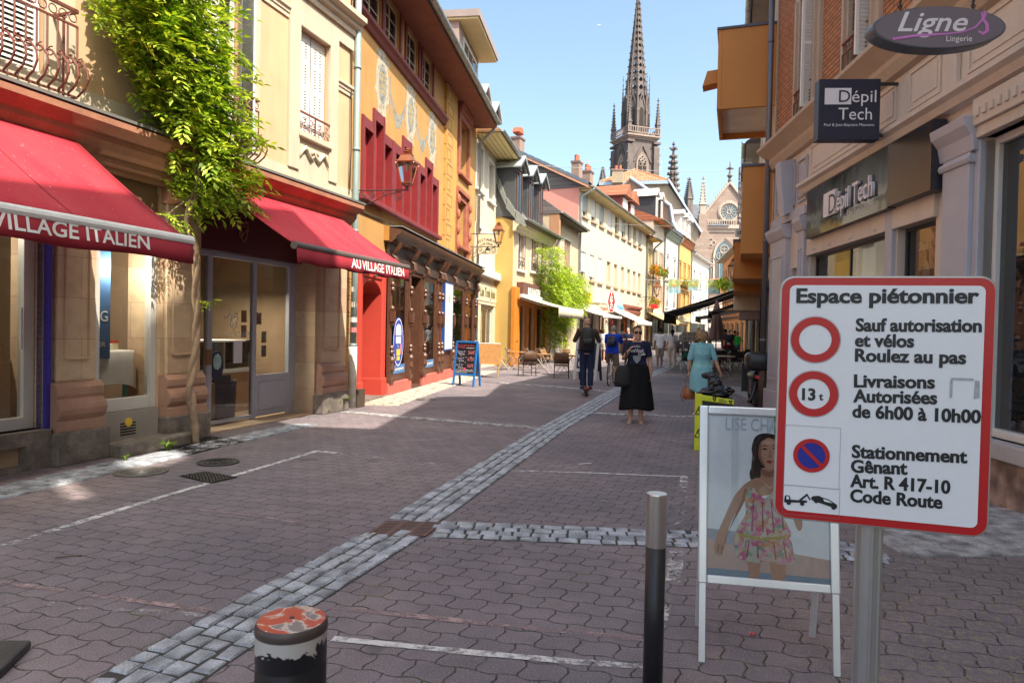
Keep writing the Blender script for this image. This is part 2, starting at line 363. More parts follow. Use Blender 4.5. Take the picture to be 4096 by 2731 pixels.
# worn white markings
def worn(name,c,keep=0.5,sc=7.0):
 m,t,b=newmat(name);co=objco(t);out=t.nodes['Material Output']
 n1=noise(t,co,sc,6,0.75);n2=noise(t,co,1.1,3)
 a=ramp(t,mathn(t,'ADD',mathn(t,'MULTIPLY',n1,0.7),mathn(t,'MULTIPLY',n2,0.5)),[(0.60-keep*0.25,0.0),(0.70-keep*0.1,1.0)])
 b.inputs['Base Color'].default_value=(*c,1);b.inputs['Roughness'].default_value=0.8
 tr=N(t,'ShaderNodeBsdfTransparent');mx=N(t,'ShaderNodeMixShader');t.links.new(a,mx.inputs[0]);t.links.new(tr.outputs[0],mx.inputs[1]);t.links.new(b.outputs[0],mx.inputs[2])
 t.links.new(mx.outputs[0],out.inputs[0]);return m
MW1,MW2,MPK=worn('worn_white',(0.66,0.64,0.63),0.42,13.0),worn('faded_white',(0.60,0.58,0.57),0.05),worn('pink_mortar',(0.40,0.28,0.28),0.36,8.0)
def marking(pts,w,mat,z=0.005):
 mb=MB();q=[]
 P=[ground(*p) for p in pts];F=[]
 for a,b_ in zip(P,P[1:]):
  for k in range(8):F.append(a.lerp(b_,k/8))
 F.append(P[-1])
 for i,p in enumerate(F):
  d=(F[min(i+1,len(F)-1)]-F[max(0,i-1)]).normalized();n=Vector((d.y,-d.x,0));k=w/2*random.uniform(.85,1.15);q.append((p-n*k,p+n*k))
 for(a,b_),(c,d) in zip(q,q[1:]):mb.quad((a.x,a.y,z),(b_.x,b_.y,z),(d.x,d.y,z),(c.x,c.y,z))
 tag(mb.build('painted_line',mat),kind='structure')
marking([(-120,2230),(0,2188),(640,1990),(1263,1806)],0.075,MW1)
marking([(1255,1804),(1345,1813)],0.08,MW1,.007);marking([(1345,1813),(1830,1864),(1900,1870)],0.05,MW2);marking([(2040,1882),(2350,1891),(2743,1907)],0.05,MW1)
marking([(2738,1903),(2720,2080)],0.09,MW2);marking([(2720,2080),(2690,2350)],0.10,MW2);marking([(2690,2350),(2600,2650)],0.05,MW2,.006)
marking([(1330,2555),(1900,2612),(2300,2648),(2640,2672)],0.055,MW1)
marking([(0,2390),(330,2430),(820,2462)],0.05,MW2)
marking([(0,2330),(400,2385),(840,2443)],0.05,MPK);marking([(1330,2430),(1900,2490),(2600,2560)],0.055,MPK)
marking([(560,2015),(1000,2060),(1420,2130)],0.025,MPK);marking([(1920,1990),(2300,2000),(2620,2010)],0.02,MW2)
# ironwork in the paving
MIRON=M('cast_iron',(0.05,0.047,0.048),0.55,metal=0.6,bmp=0.4);MRUST=M('rusty_iron',(0.11,0.07,0.06),0.7,metal=0.3,bmp=0.4)
def grid_cover(name,corners,nu,nv,label,mat,bar=0.18,z=0.02,dark=True,cat='grate'):
 a,b_,c,d=[ground(*p) for p in corners];P=lambda u,v:(a.lerp(b_,u)).lerp(d.lerp(c,u),v)
 ctr=(a+b_+c+d)/4;e=empty(name,ctr,0,label,cat);mb=MB()
 def strip(u0,u1,v0,v1):
  q=[P(u0,v0),P(u1,v0),P(u1,v1),P(u0,v1)];q=[p-ctr for p in q]
  mb.rings([[(p.x,p.y,.006) for p in q],[(p.x,p.y,z) for p in q]],False,True)
 for i in range(nu+1):k=bar/nu/2;u=i/nu;strip(max(0,u-k),min(1,u+k),0,1)
 for j in range(nv+1):k=bar/nv/2;v=j/nv;strip(0,1,max(0,v-k),min(1,v+k))
 mb.build('bars',mat,e)
 if dark:
  q=[p-ctr for p in(a,b_,c,d)];MB().add([(p.x,p.y,.008) for p in q],[(0,1,2,3)]).build('gap_shade_sheet',M('pit_black',(0.012,0.011,0.01),1.0),e)  # black sheet stands in for the shade between the bars
 return e
grid_cover('drain_grate',[(1462,2146),(1700,2149),(1772,2093),(1545,2087)],3,10,'rusty iron drain grate at the junction of the granite gutters',M('grate_rust',(0.24,0.15,0.13),0.7,metal=0.3,bmp=0.3),0.30,.013)
grid_cover('tree_grate',[(640,1800),(770,1818),(985,1766),(830,1748)],12,12,'dark square iron tree grate at the foot of the vine',MIRON,0.35)
grid_cover('access_cover',[(720,1905),(840,1935),(950,1910),(820,1888)],9,9,'dark square studded iron cover crossed by the white line',MIRON,0.5,.012)
def round_cover(px,w,h,label,mat,ringsn=6):
 c=ground(px[0],px[1]);a=(ground(px[0]+w/2,px[1])-c).length
 e=empty('manhole_cover',c,0,label,'manhole cover');mb=MB()
 mb.lathe([(a,0.002),(a,.014),(a*.9,.016),(a*.88,.010)],n=40,cap0=False,cap1=True)
 mb.build('rim',mat,e);m2=MB()
 for k in range(1,ringsn):m2.torus((0,0,.012),a*.88*k/ringsn,.007,n=32,m=5)
 m2.build('cast_ring',mat,e);return e
round_cover((565,1888),205,40,'pale iron cover with concentric rings in front of the stone step',M('iron_pale',(0.16,0.15,0.14),0.6,metal=0.4))
round_cover((873,1850),165,30,'dark round manhole cover beside the tree grate',MIRON,4)
round_cover((1705,1598),85,8,'small iron cover in the sunlit cobbles by the dark shopfront',M('iron_pale',None),3)
# litter
def stick(px,ang,L,w,label,name,mat):
 c=ground(*px);d=Vector((math.cos(ang),math.sin(ang),0));o=MB().tube([-d*L/2+Vector((0,0,.008)),Vector((0.01,.005,.012)),d*L/2+Vector((0,0,.008))],w,5).build(name,mat);o.location=c;tag(o,label,name.replace('_',' '))
stick((2340,1857),0.35,0.17,.007,'thin white stick lying alone on the dark paving','white_stick',M('white_litter',(0.75,0.74,0.72),0.6))
stick((275,2230),0.3,0.16,.004,'thin brown twig lying in the shaded paving','twig',M('twig_brown',(0.10,0.06,0.035),0.9))
# ================================================================== HOUSE HELPERS
def wall_holes(mb,x0,x1,z0,z1,holes,depth=0.25,y=0.0,back=True):
 """A wall front with rectangular openings and their reveals."""
 xs=sorted({x0,x1,*[v for h in holes for v in h[:2] if x0<v<x1]});zs=sorted({z0,z1,*[v for h in holes for v in h[2:4] if z0<v<z1]})
 for a,b_ in zip(xs,xs[1:]):
  for c,d in zip(zs,zs[1:]):
   mx,mz=(a+b_)/2,(c+d)/2
   if any(h[0]<mx<h[1] and h[2]<mz<h[3] for h in holes):continue
   mb.quad((a,y,c),(b_,y,c),(b_,y,d),(a,y,d))
 for h in holes:
  a,b_,c,d=h[:4];k=y+(h[4] if len(h)>4 else depth)
  mb.quad((a,y,c),(a,y,d),(a,k,d),(a,k,c));mb.quad((b_,y,d),(b_,y,c),(b_,k,c),(b_,k,d))
  mb.quad((a,y,d),(b_,y,d),(b_,k,d),(a,k,d));mb.quad((b_,y,c),(a,y,c),(a,k,c),(b_,k,c))
 return mb
def shell(mb,x0,x1,y0,y1,z0,z1):
 """Side walls, back and top that close a house behind its front."""
 mb.quad((x0,y1,z0),(x0,y0,z0),(x0,y0,z1),(x0,y1,z1));mb.quad((x1,y0,z0),(x1,y1,z0),(x1,y1,z1),(x1,y0,z1))
 mb.quad((x1,y1,z0),(x0,y1,z0),(x0,y1,z1),(x1,y1,z1));mb.quad((x0,y0,z1),(x1,y0,z1),(x1,y1,z1),(x0,y1,z1));return mb
def window(parent,a,b_,c,d,y,fm,gm,nx=2,nz=3,fw=0.05,th=0.04,bar=0.022,name='window',room_backing=None):
 mb=MB();mb.box(a,a+fw,y,y+th,c,d).box(b_-fw,b_,y,y+th,c,d).box(a+fw,b_-fw,y,y+th,c,c+fw).box(a+fw,b_-fw,y,y+th,d-fw,d)
 for i in range(1,nx):
  x=a+(b_-a)*i/nx;w_=fw*0.8 if nx==2 else bar;mb.box(x-w_/2,x+w_/2,y+.003,y+th-.003,c+fw,d-fw)
 for j in range(1,nz):
  z=c+(d-c)*j/nz;mb.box(a+fw,b_-fw,y+.006,y+th-.006,z-bar/2,z+bar/2)
 o=mb.build(name,fm,parent)
 MB().quad((a+fw*.5,y+th*.5,c+fw*.5),(b_-fw*.5,y+th*.5,c+fw*.5),(b_-fw*.5,y+th*.5,d-fw*.5),(a+fw*.5,y+th*.5,d-fw*.5)).build('pane',gm,o)
 bk=MB();bk.quad((a,y+.35,c),(b_,y+.35,c),(b_,y+.35,d),(a,y+.35,d));bk.build('room_backing',room_backing or M('room_dark',(0.05,0.05,0.055),0.9),o)  # flat backing, dark by default, stands for the dim room
 return o
def surround(parent,a,b_,c,d,w_,pr,mat,name='window_surround',sill=None,lint=0.0,y=0.0):
 mb=MB();mb.box(a-w_,a,y-pr,y+.02,c,d).box(b_,b_+w_,y-pr,y+.02,c,d).box(a-w_,b_+w_,y-pr,y+.02,d,d+w_)
 if lint:mb.box(a-w_-.05,b_+w_+.05,y-pr-.08,y+.02,d+w_,d+w_+lint)
 o=mb.build(name,mat,parent,bevel=0.008)
 if sill:MB().box(a-w_-.04,b_+w_+.04,y-pr-.09,y+.03,c-.1,c).build('sill',sill,parent,bevel=0.01)
 return o
def louvre(parent,a,b_,c,d,y,mat,rot=0.0,hinge='a',th=0.035,slats=None,name='shutter'):
 """A louvred shutter leaf; rot swings it about the hinge edge."""
 mb=MB();w_=b_-a;fw=min(.05,w_*.16);mb.box(0,fw,0,th,c,d).box(w_-fw,w_,0,th,c,d)
 for z in(c,(c+d)/2-fw/2,d-fw):mb.box(fw,w_-fw,.002,th-.002,z,z+fw)
 n=slats or max(6,int((d-c)/.06))
 for i in range(n):
  z=c+fw+(d-c-2*fw)*(i+.5)/n
  mb.add([(fw,.004,z-.022),(w_-fw,.004,z-.022),(w_-fw,th-.004,z+.016),(fw,th-.004,z+.016),(fw,.004,z-.014),(w_-fw,.004,z-.014),(w_-fw,th-.004,z+.024),(fw,th-.004,z+.024)],[(0,1,2,3),(7,6,5,4),(0,4,5,1),(2,6,7,3)])
 if hinge=='b':mb.v=[(x-w_,y_,z) for x,y_,z in mb.v]
 o=mb.build(name,mat,parent);o.location=(b_ if hinge=='b' else a,y,0);o.rotation_euler.z=rot;return o
def roller(parent,a,b_,c,d,y,mat,name='roller_blind'):
 mb=MB();n=max(4,int((d-c)/.05))
 for i in range(n):
  z0=c+(d-c)*i/n;z1=c+(d-c)*(i+1)/n;zm=(z0+z1)/2
  mb.add([(a,y,z0),(b_,y,z0),(b_,y-.012,zm),(a,y-.012,zm),(b_,y,z1-.004),(a,y,z1-.004)],[(0,1,2,3),(3,2,4,5)])
 return mb.build(name,mat,parent)
def railing(parent,x0,x1,z0,z1,d,mat,rw=.02,n=12,circles=True,belly=True,y=0.0,side=True,name='railing'):
 """Wrought-iron balcony front with bellied bars."""
 mb=MB();yy=y-d;mb.box(x0,x1,yy-.02,yy+.02,z1-.03,z1)
 zt=z1-.17;mb.box(x0,x1,yy-.012,yy+.012,zt-.02,zt);mb.box(x0,x1,yy-.012,yy+.012,z0+.03,z0+.05)
 k=(x1-x0)/n;RX=Matrix.Rotation(math.pi/2,3,'X')
 for i in range(n+1):
  x=x0+k*i;zb=z0+(z1-z0)*.42
  if belly:
   mb.tube([(x,yy,zt),(x,yy,zb),(x,yy-.01,zb-.03)],rw*.5,5)
   P=[(x,yy,zb+.03),(x,yy-.07,zb+.0),(x,yy-.145,zb-.09),(x,yy-.16,zb-.19),(x,yy-.11,zb-.29),(x,yy-.01,z0+.05)]
   mb.tube(P,rw*.55,5);mb.torus((x,yy-.05,zb+.0),.045,rw*.35,Matrix.Rotation(math.pi/2,3,'Y'),10,4,-1.2,3.6)
  else:mb.box(x-rw/2,x+rw/2,yy-rw/2,yy+rw/2,z0+.05,zt)
  if circles and i<n:mb.torus((x+k/2,yy,(zt+z1-.03)/2),min(.06,k*.4),.008,RX,12,4)
 if side:
  for x in(x0,x1):
   mb.box(x-.015,x+.015,yy,y,z1-.03,z1);mb.box(x-.01,x+.01,yy,y,z0+.03,z0+.05)
   mb.box(x-.01,x+.01,y-d*.5-.01,y-d*.5+.01,z0+.05,z1-.03)
 return mb.build(name,mat,parent)
def gutter(parent,pts,r,mat,name='rain_gutter'):
 """A half-round gutter along pts."""
 mb=MB();pts=[Vector(p) for p in pts]
 for a,b_ in zip(pts,pts[1:]):
  d=(b_-a).normalized();s=d.cross(Vector((0,0,1))).normalized()
  rs=[]
  for p in(a,b_):
   rs.append([p+s*r*math.cos(R(180+180*k/8))+Vector((0,0,r*math.sin(R(180+180*k/8)))) for k in range(9)]+[p+s*(r-.012)*math.cos(R(360-180*k/8))+Vector((0,0,(r-.012)*math.sin(R(360-180*k/8)))) for k in range(9)])
  mb.rings(rs)
  L=(b_-a).length;k=0.7
  while k<L:q=a+d*k;mb.torus(q,r+.004,.008,Matrix((s,Vector((0,0,1)),d)).transposed(),8,4,math.pi,2*math.pi);k+=0.8
 return mb.build(name,mat,parent,smooth=False)
def pipe(parent,pts,r,mat,name='downpipe',collars=1.6):
 mb=MB();mb.tube(pts,r,10);P=[Vector(p) for p in pts]
 for a,b_ in zip(P,P[1:]):
  L=(b_-a).length;k=collars
  while k<L:d=(b_-a)/L;q=a+d*k;mb.tube([q-d*.03,q+d*.03],r*1.15,10);k+=collars
 return mb.build(name,mat,parent,smooth=True)
MGL=MG('window_glass',(0.8,0.86,0.86),0.55,0.02,1.8);MSHOP=MG('shop_glass',(0.93,0.95,0.93),0.93,0.02,1.75)
MWHITE=M('white_paint',(0.70,0.68,0.64),0.55,0.06);MZINC=M('zinc',(0.33,0.36,0.36),0.5,0.15,metal=0.35,stain=0.3)
MPIPE=M('pipe_green_grey',(0.25,0.33,0.32),0.5,0.12,metal=0.1,stain=0.4);MBLACKM=M('black_iron',(0.03,0.03,0.032),0.5,0.2)
# ================================================================== HOUSE A: cream house with the Italian deli
FA=left_wall(-3.37,13.25,17.8)
A=empty('deli_house',FA.o,FA.th,'cream and apricot rendered house with a red sandstone ground floor under two crimson awnings','house')
MCREAM=M('render_cream',(0.56,0.475,0.36),0.85,0.07,1.2,0.15,stain=0.3);MAPR=M('render_apricot',(0.62,0.415,0.25),0.85,0.12,1.4,0.15,stain=0.3)
MSTONE=MBRICK('sandstone_blocks',(0.70,0.54,0.36),(0.55,0.36,0.25),(0.42,0.30,0.20),1.3,0.47,0.004,0.3,'hz',0.25)
MSAND=M('red_sandstone',(0.36,0.165,0.10),0.85,0.25,2.5,0.3,stain=0.45);MGRAN=granite('plinth_granite',(0.19,0.165,0.14),0.25)
MMAROON=M('maroon_board',(0.075,0.012,0.016),0.5,0.12);MGREYP=M('blue_grey_paint',(0.42,0.45,0.53),0.45,0.08)
MALU=M('pale_frame',(0.55,0.55,0.53),0.45,0.06)
holes_up=[(-7.1,-5.95,4.12,6.85,.22),(-3.85,-2.75,4.12,6.85,.22),(-1.36,-.44,4.98,6.78,.2),(-10.2,-9.0,4.12,6.85,.22),(-1.36,-.44,8.6,10.3,.2),(-3.85,-2.75,8.2,10.3,.2)]
mb=wall_holes(MB(),-13,.38,3.5,11.6,holes_up);shell(mb,-13,.38,0,9,3.5,11.6);mb.build('wall',MAPR,A)
# stone ground floor with three openings
gh=[(-11,-5.93,.42,3.3,.5),(-5.27,-4.35,.50,3.3,.5),(-3.58,-.74,.02,3.55,.6)]
mb=wall_holes(MB(),-13,.32,0,3.5,gh);shell(mb,-13,.32,0,9,0,3.5);mb.build('stone_front',MSTONE,A)
# pilasters with base mouldings and raised panels
for a,b_ in((-5.86,-5.30),(-4.30,-3.64),(-.70,.06)):
 mb=MB();mb.box(a+.04,b_-.04,-.07,.02,.92,3.2);p=mb.build('pilaster',MSTONE,A,bevel=.012)
 i0,i1=a+.14,b_-.14
 fr=MB();fr.box(i0-.02,i0,-.10,-.06,1.2,3.1).box(i1,i1+.02,-.10,-.06,1.2,3.1).box(i0,i1,-.10,-.06,1.18,1.2);fr.build('panel_moulding',MSTONE,p)
 b2=MB();prof=[(-.17,.36),(-.17,.48),(-.14,.5),(-.19,.56),(-.205,.62),(-.19,.68),(-.13,.74),(-.15,.78),(-.15,.86),(-.10,.92),(.02,.92),(.02,.36)]
 b2.prism(prof,a-.02,b_+.02,'x');b2.build('pilaster_base',M('sandstone_pink',(0.42,0.25,0.18),0.85,0.2,2.5,0.3,stain=.3),A)
 MB().box(a-.06,b_+.06,-.21,.02,0,.37).build('plinth_block',MGRAN,A,bevel=.015)
 cp=MB();cp.prism([(-.08,3.2),(-.16,3.28),(-.16,3.36),(-.08,3.4),(.02,3.4),(.02,3.2)],a,b_,'x');cp.build('capital',MSAND,A)
 # plinth and cellar vent under the left window
mb=wall_holes(MB(),-11,-5.92,0,.42,[(-6.9,-6.2,.06,.27,.2)],y=-.12);mb.quad((-11,-.12,.42),(-5.92,-.12,.42),(-5.92,.5,.42),(-11,.5,.42));mb.build('plinth',MGRAN,A)
MB().box(-6.9,-6.2,-.0,.05,.06,.27).build('cellar_vent',M('pit_black',None),A)
MB().box(-5.27,-4.35,-.04,.06,.1,.5).build('window_apron',M('apron_grey',(0.30,0.28,0.25),0.6,0.1),A)
v=MB();[v.box(-4.95,-4.72,-.046,-.03,.2+.035*k,.215+.035*k) for k in range(5)];v.build('vent_slots',M('pit_black',None),A)
st=MB();st.prism([(p,q) for p,q in arc(-4.83,.36,.055,0,360,16)][:-1],-.048,-.04);st.build('sticker',M('yellow_sticker',(0.75,0.50,0.05),0.5),A)
MB().box(-5.25,-4.05,-.40,-.02,-.01,.155).build('doorstep',MGRAN,A,bevel=.03)
# sandstone cornice carrying the balconies
prof=[(.02,3.4),(-.10,3.4),(-.10,3.46),(-.16,3.50),(-.16,3.56),(-.24,3.62),(-.30,3.70),(-.30,3.76),(-.40,3.82),(-.46,3.86),(-.46,3.93),(.02,3.95)]
MB().prism(prof,-13,.15,'x').build('cornice',MSAND,A)
MB().box(-13,.18,-.475,.03,3.95,3.985).build('zinc_flashing',M('zinc_dark',(0.16,0.16,0.15),0.6,stain=.3),A)
MB().box(-13,.38,-.03,.02,3.985,4.30).build('base_course',MCREAM,A)
fr=MB()
for a,b_ in((-5.2,-4.4),(-9,-6)):fr.box(a,b_,-.03,.05,3.05,3.4)
fr.build('lintel_board',M('lintel_brown',(0.16,0.085,0.05),0.7,stain=.3),A)
# string course and entablature
def moulding(parent,a,b_,z0,h,d,mat,name):
 return MB().prism([(.02,z0),(-d*.35,z0),(-d*.35,z0+h*.3),(-d*.6,z0+h*.4),(-d*.6,z0+h*.6),(-d,z0+h*.75),(-d,z0+h),(.02,z0+h)],a,b_,'x').build(name,mat,parent)
moulding(A,-2.5,-1.66,6.78,.2,.07,MCREAM,'string_course');moulding(A,-13,-2.45,7.32,.3,.25,MCREAM,'string_course')
moulding(A,-.17,.38,6.1,.2,.07,MCREAM,'string_course')
MB().box(-1.66,.38,-.05,.02,7.0,7.3).build('frieze',MCREAM,A);moulding(A,-1.75,.46,7.28,.36,.28,MCREAM,'entablature')
# window with closed white shutters
sw=MB();sw.box(-1.66,-1.36,-.06,.02,4.3,7.0).box(-.44,-.17,-.06,.02,4.3,7.0).box(-1.36,-.44,-.06,.02,6.78,7.0);sw.build('window_surround',MCREAM,A,bevel=.01)
MB().box(-1.40,-.40,-.10,.06,4.88,4.98).build('sill',MCREAM,A,bevel=.012)
pn=MB();pn.box(-1.36,-.44,-.025,.02,4.3,4.88);pn.build('apron_panel',MCREAM,A)
sc=MB();RX=Matrix.Rotation(math.pi/2,3,'X')
for s_ in(-1,1):
 P=[(-.9+s_*x,-.05,z) for x,z in((.10,4.66),(.03,4.72),(.03,4.62),(.12,4.57),(.20,4.66),(.28,4.73),(.36,4.66),(.44,4.54))]
 sc.tube(P,[.03,.032,.03,.04,.045,.04,.03,.012],6)
sc.build('scroll_ornament',MCREAM,A,smooth=True)
MSHUT=M('shutter_white',(0.74,0.73,0.69),0.55,0.05)
for a,b_ in((-1.34,-.91),(-.89,-.46)):
 s0=MB();hs=[]
 for zc,h in((5.2,.30),(5.62,.36),(6.08,.36),(6.5,.32)):
  for xx in(a+.10,a+.26):
   k=int(h/.05)
   for i in range(k):hs.append((xx,xx+.075,zc-h/2+i*.05,zc-h/2+i*.05+.024,.02))
 wall_holes(s0,a,b_,4.99,6.76,hs,y=.07);s0.build('shutter',MSHUT,A)
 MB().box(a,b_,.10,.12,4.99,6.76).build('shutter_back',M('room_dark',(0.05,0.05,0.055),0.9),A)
MRED=M('iron_red_brown',(0.17,0.05,0.035),0.5,0.2)
gr=MB();gr.box(-1.36,-.44,-.06,-.035,5.30,5.335);gr.box(-.91,-.885,-.055,-.04,4.98,5.3)
for s_ in(-1,1):
 for q in(0,1):
  cx=-.9+s_*(.13+.2*q);gr.torus((cx,-.05,5.19),.05,.009,RX,12,4,-2.2,2.9);gr.torus((cx+s_*.09,-.05,5.09),.05,.009,RX,12,4,.6,5.2);gr.tube([(cx-.09,-.05,5.0),(cx,-.05,5.14),(cx+.09,-.05,5.27)],.008,4)
gr.build('window_guard',MRED,A)
# French windows and balconies
for a,b_ in((-7.1,-5.95),(-3.85,-2.75),(-10.2,-9.0)):
 surround(A,a,b_,4.3,6.85,.34,.05,MCREAM)
 window(A,a+.02,b_-.02,4.12,6.83,.16,MWHITE,MGL,2,3,.09)
louvre(A,-3.83,-3.33,4.15,6.8,.02,MSHUT,R(-8));louvre(A,-3.25,-2.77,4.15,6.8,.0,M('shutter_grey_white',(0.55,0.57,0.57),0.55),R(62),'b')
louvre(A,-7.08,-6.6,4.15,6.8,.0,MSHUT,R(-70));louvre(A,-6.45,-5.97,4.15,6.8,.05,MSHUT,R(-6),'b')
railing(A,-7.6,-5.88,4.0,4.98,.40,MRED,.022,15);railing(A,-4.45,-2.88,4.0,4.98,.40,MRED,.022,14)
for z0 in(8.6,):window(A,-1.36,-.44,z0,10.3,.15,MWHITE,MGL,2,3)
window(A,-3.85,-2.75,8.2,10.3,.15,MWHITE,MGL,2,3)
# left shop window (glazed door) and deli window
def bars(parent,lst,y0,y1,mat,name='shop_frame',bev=.006):
 m=MB();[m.box(a,b_,y0,y1,c,d) for a,b_,c,d in lst];return m.build(name,mat,parent,bevel=bev)
f=bars(A,[(-6.06,-5.94,.42,3.05),(-6.98,-6.92,.55,3.05),(-11,-6.06,.42,.55),(-11,-6.06,2.95,3.05)],.12,.22,MALU)
MB().quad((-11,.17,.5),(-6.0,.17,.5),(-6.0,.17,3.0),(-11,.17,3.0)).build('pane',MSHOP,f)
MB().box(-5.93,-5.87,-.05,.1,.4,3.2).build('blue_jamb',M('blue_jamb',(0.05,0.04,0.35),0.4),A)
MB().box(-6.12,-6.10,.08,.11,1.3,1.75).build('door_handle',MALU,A)
nt=MB().box(-6.72,-6.52,.105,.11,1.75,2.02).build('notice',M('paper',(0.75,0.76,0.78),0.7,0.03),A)
f=bars(A,[(-5.27,-5.20,.5,3.05),(-4.44,-4.35,.5,3.05),(-5.2,-4.44,.5,.66),(-5.2,-4.44,2.95,3.05)],.02,.12,MALU)
MB().quad((-5.24,.07,.58),(-4.4,.07,.58),(-4.4,.07,3.0),(-5.24,.07,3.0)).build('pane',MSHOP,f)
# main deli shopfront, set back
ys=.42
f=bars(A,[(-3.58,-3.50,0,2.72),(-2.96,-2.86,0,2.72),(-1.90,-1.82,0,2.72),(-.93,-.74,0,2.72),(-3.58,-.74,2.66,2.74),(-2.86,-1.9,.04,.10),(-3.5,-2.96,.02,.08)],ys,ys+.08,MGREYP)
for a,b_,z0,nm in((-3.5,-2.96,.82,'door_pane'),(-2.86,-1.90,.1,'pane'),(-1.82,-.93,.74,'pane')):MB().quad((a-.01,ys+.04,z0),(b_+.01,ys+.04,z0),(b_+.01,ys+.04,2.67),(a-.01,ys+.04,2.67)).build(nm,MSHOP,f)
for a,b_,z1 in((-3.5,-2.96,.84),(-1.82,-.93,.76)):
 m=MB();m.box(a,b_,ys+.01,ys+.07,.06,z1);pnl=m.build('lower_panel',MGREYP,A)
 m=MB();m.box(a+.08,b_-.08,ys-.008,ys+.012,.16,z1-.12);m.build('raised_panel',MGREYP,pnl,bevel=.012)
MB().box(-3.0,-2.9,ys-.03,ys,.98,1.22).build('lock_plate',M('lock_brass',(0.30,0.16,0.08),0.4,metal=.6),A)
MB().box(-3.58,-.74,.30,.42,2.74,3.52).build('fascia_board',MMAROON,A)
def script_logo(parent,cx,cz,k,y,mat,r=.011):
 m=MB()
 A1=[(-.42,-.02),(-.40,.06),(-.28,-.05),(-.12,.18),(0,.42),(.02,.2),(.05,-.1),(.1,-.3),(.02,-.42),(-.05,-.3),(.02,-.1),(.14,.02)]
 A2=[(-.2,.08),(0,.1),(.12,.12)];G1=[(.38,.16),(.3,.24),(.2,.12),(.26,0),(.38,.1),(.42,.2),(.42,-.1),(.34,-.42),(.2,-.55),(.1,-.45),(.2,-.25),(.45,.0)]
 for P in(A1,A2,G1):m.tube([(cx+x*k,y,cz+z*k) for x,z in P],r,5)
 return m.build('script_monogram',mat,parent,smooth=True)
script_logo(A,-2.42,3.18,.42,.285,M('copper_letter',(0.45,0.22,0.14),0.4,metal=.3))
script_logo(A,-2.42,1.72,.36,ys+.03,M('white_vinyl',(0.72,0.71,0.66),0.6),.008)
text(A,'AU VILLAGE ITALIEN',-2.74,1.42,.075,ys+.03,M('white_vinyl',None),width=.78,bold=.0)
MB().box(-2.34,-2.14,ys+.026,ys+.03,.98,1.34).build('notice',M('paper',None),A)
pm=MB();pm.prism(arc(-2.72,.95,.14,0,360,20,.24)[:-1],ys+.024,ys+.03);pm.build('round_poster',M('poster_navy',(0.015,0.02,0.06),0.5),A)
pm=MB();pm.prism(arc(-2.72,1.02,.09,0,360,9,.13)[:-1],ys+.018,ys+.023);pm.build('poster_flower',M('poster_cyan',(0.35,0.55,0.55),0.5,0.5,14),A)
for x0,z0,c in((-1.72,1.62,(0.55,.25,.2)),(-1.58,1.3,(.6,.55,.3)),(-1.58,1.06,(.55,.5,.45)),(-2.1,1.65,(.5,.2,.08)),(-2.1,1.4,(.55,.3,.25)),(-1.98,1.15,(.5,.3,.3))):
 MB().box(x0,x0+.13,ys+.085,ys+.088,z0,z0+.2).build('leaflet',M('leaflet_%d'%int(c[2]*100+c[0]*10),c,0.6,0.3,20),A)
 # interior
MROOM=M('shop_wall_inside',(0.30,0.21,0.13),0.8);rm=MB()
rm.quad((-12,6,0),(-.2,6,0),(-.2,6,3.3),(-12,6,3.3)).quad((-12,.6,.03),(-.2,.6,.03),(-.2,6,.03),(-12,6,.03)).quad((-12,.6,3.3),(-12,6,3.3),(-.2,6,3.3),(-.2,.6,3.3)).quad((-4.05,.6,0),(-4.05,6,0),(-4.05,6,3.3),(-4.05,.6,3.3)).quad((-.3,.6,0),(-.3,.6,3.3),(-.3,6,3.3),(-.3,6,0))
rm.build('shop_interior',MROOM,A)
MWOODC=M('counter_wood',(0.42,0.24,0.10),0.55,0.25,5,.1)
ct=MB();ct.box(-2.9,-.9,1.35,2.0,.0,.78);co_=empty('deli_counter',FA.w(-1.9,1.6,.03),FA.th,'wooden deli counter with a glass display case inside the shop','counter')
m=MB();m.box(-1.0,1.0,-.3,.35,0,.72);m.build('counter_body',MWOODC,co_);m=MB();m.box(-1.03,1.03,-.34,.38,.72,.78);m.build('counter_top',M('marble_white',(0.6,0.62,0.62),.3),co_)
m=MB();m.box(-.3,1.0,-.3,-.285,.8,1.25).box(-.3,1.0,-.3,.3,1.25,1.265);m.build('display_glass',MSHOP,co_);m=MB();[m.box(x,x+.02,-.3,-.28,.78,1.27) for x in(-.31,.34,.99)];m.box(-.31,1.01,-.32,.3,1.27,1.30);m.build('display_frame',MALU,co_)
random.seed(3)
for i in range(7):
 x=-.2+i*.17;o=MB().ball((0,0,.06),(.075,.08,.06),10,6).build('bread_loaf',M('bread_%d'%(i%3),((.55,.33,.1),(.6,.5,.25),(.62,.58,.5))[i%3],.7,.3,12,.4),None,smooth=True)
 o.matrix_world=Matrix.Translation(FA.w(-1.9+x,1.55,.81))@Matrix.Rotation(FA.th,4,'Z');tag(o,('golden','pale yellow','white')[i%3]+' rounded loaf in a row of loaves in the deli display case','bread','loaves in the deli display case')
bk=empty('wicker_basket',FA.w(-2.25,.75,.04),FA.th,'tall dark wicker basket standing behind the deli glass','basket')
m=MB();m.lathe([(.2,0),(.22,.4),(.23,.62),(.2,.62),(.19,.1)],n=14,cap1=False);m.build('basket_body',M('wicker_dark',(0.05,0.03,0.018),.8,.5,30,.8,fine=90),bk);m=MB();m.torus((0,0,.63),.22,.018,n=18,m=5);m.box(-.2,.2,-.01,.01,.63,.73);m.build('basket_rim',M('wicker_dark',None),bk)
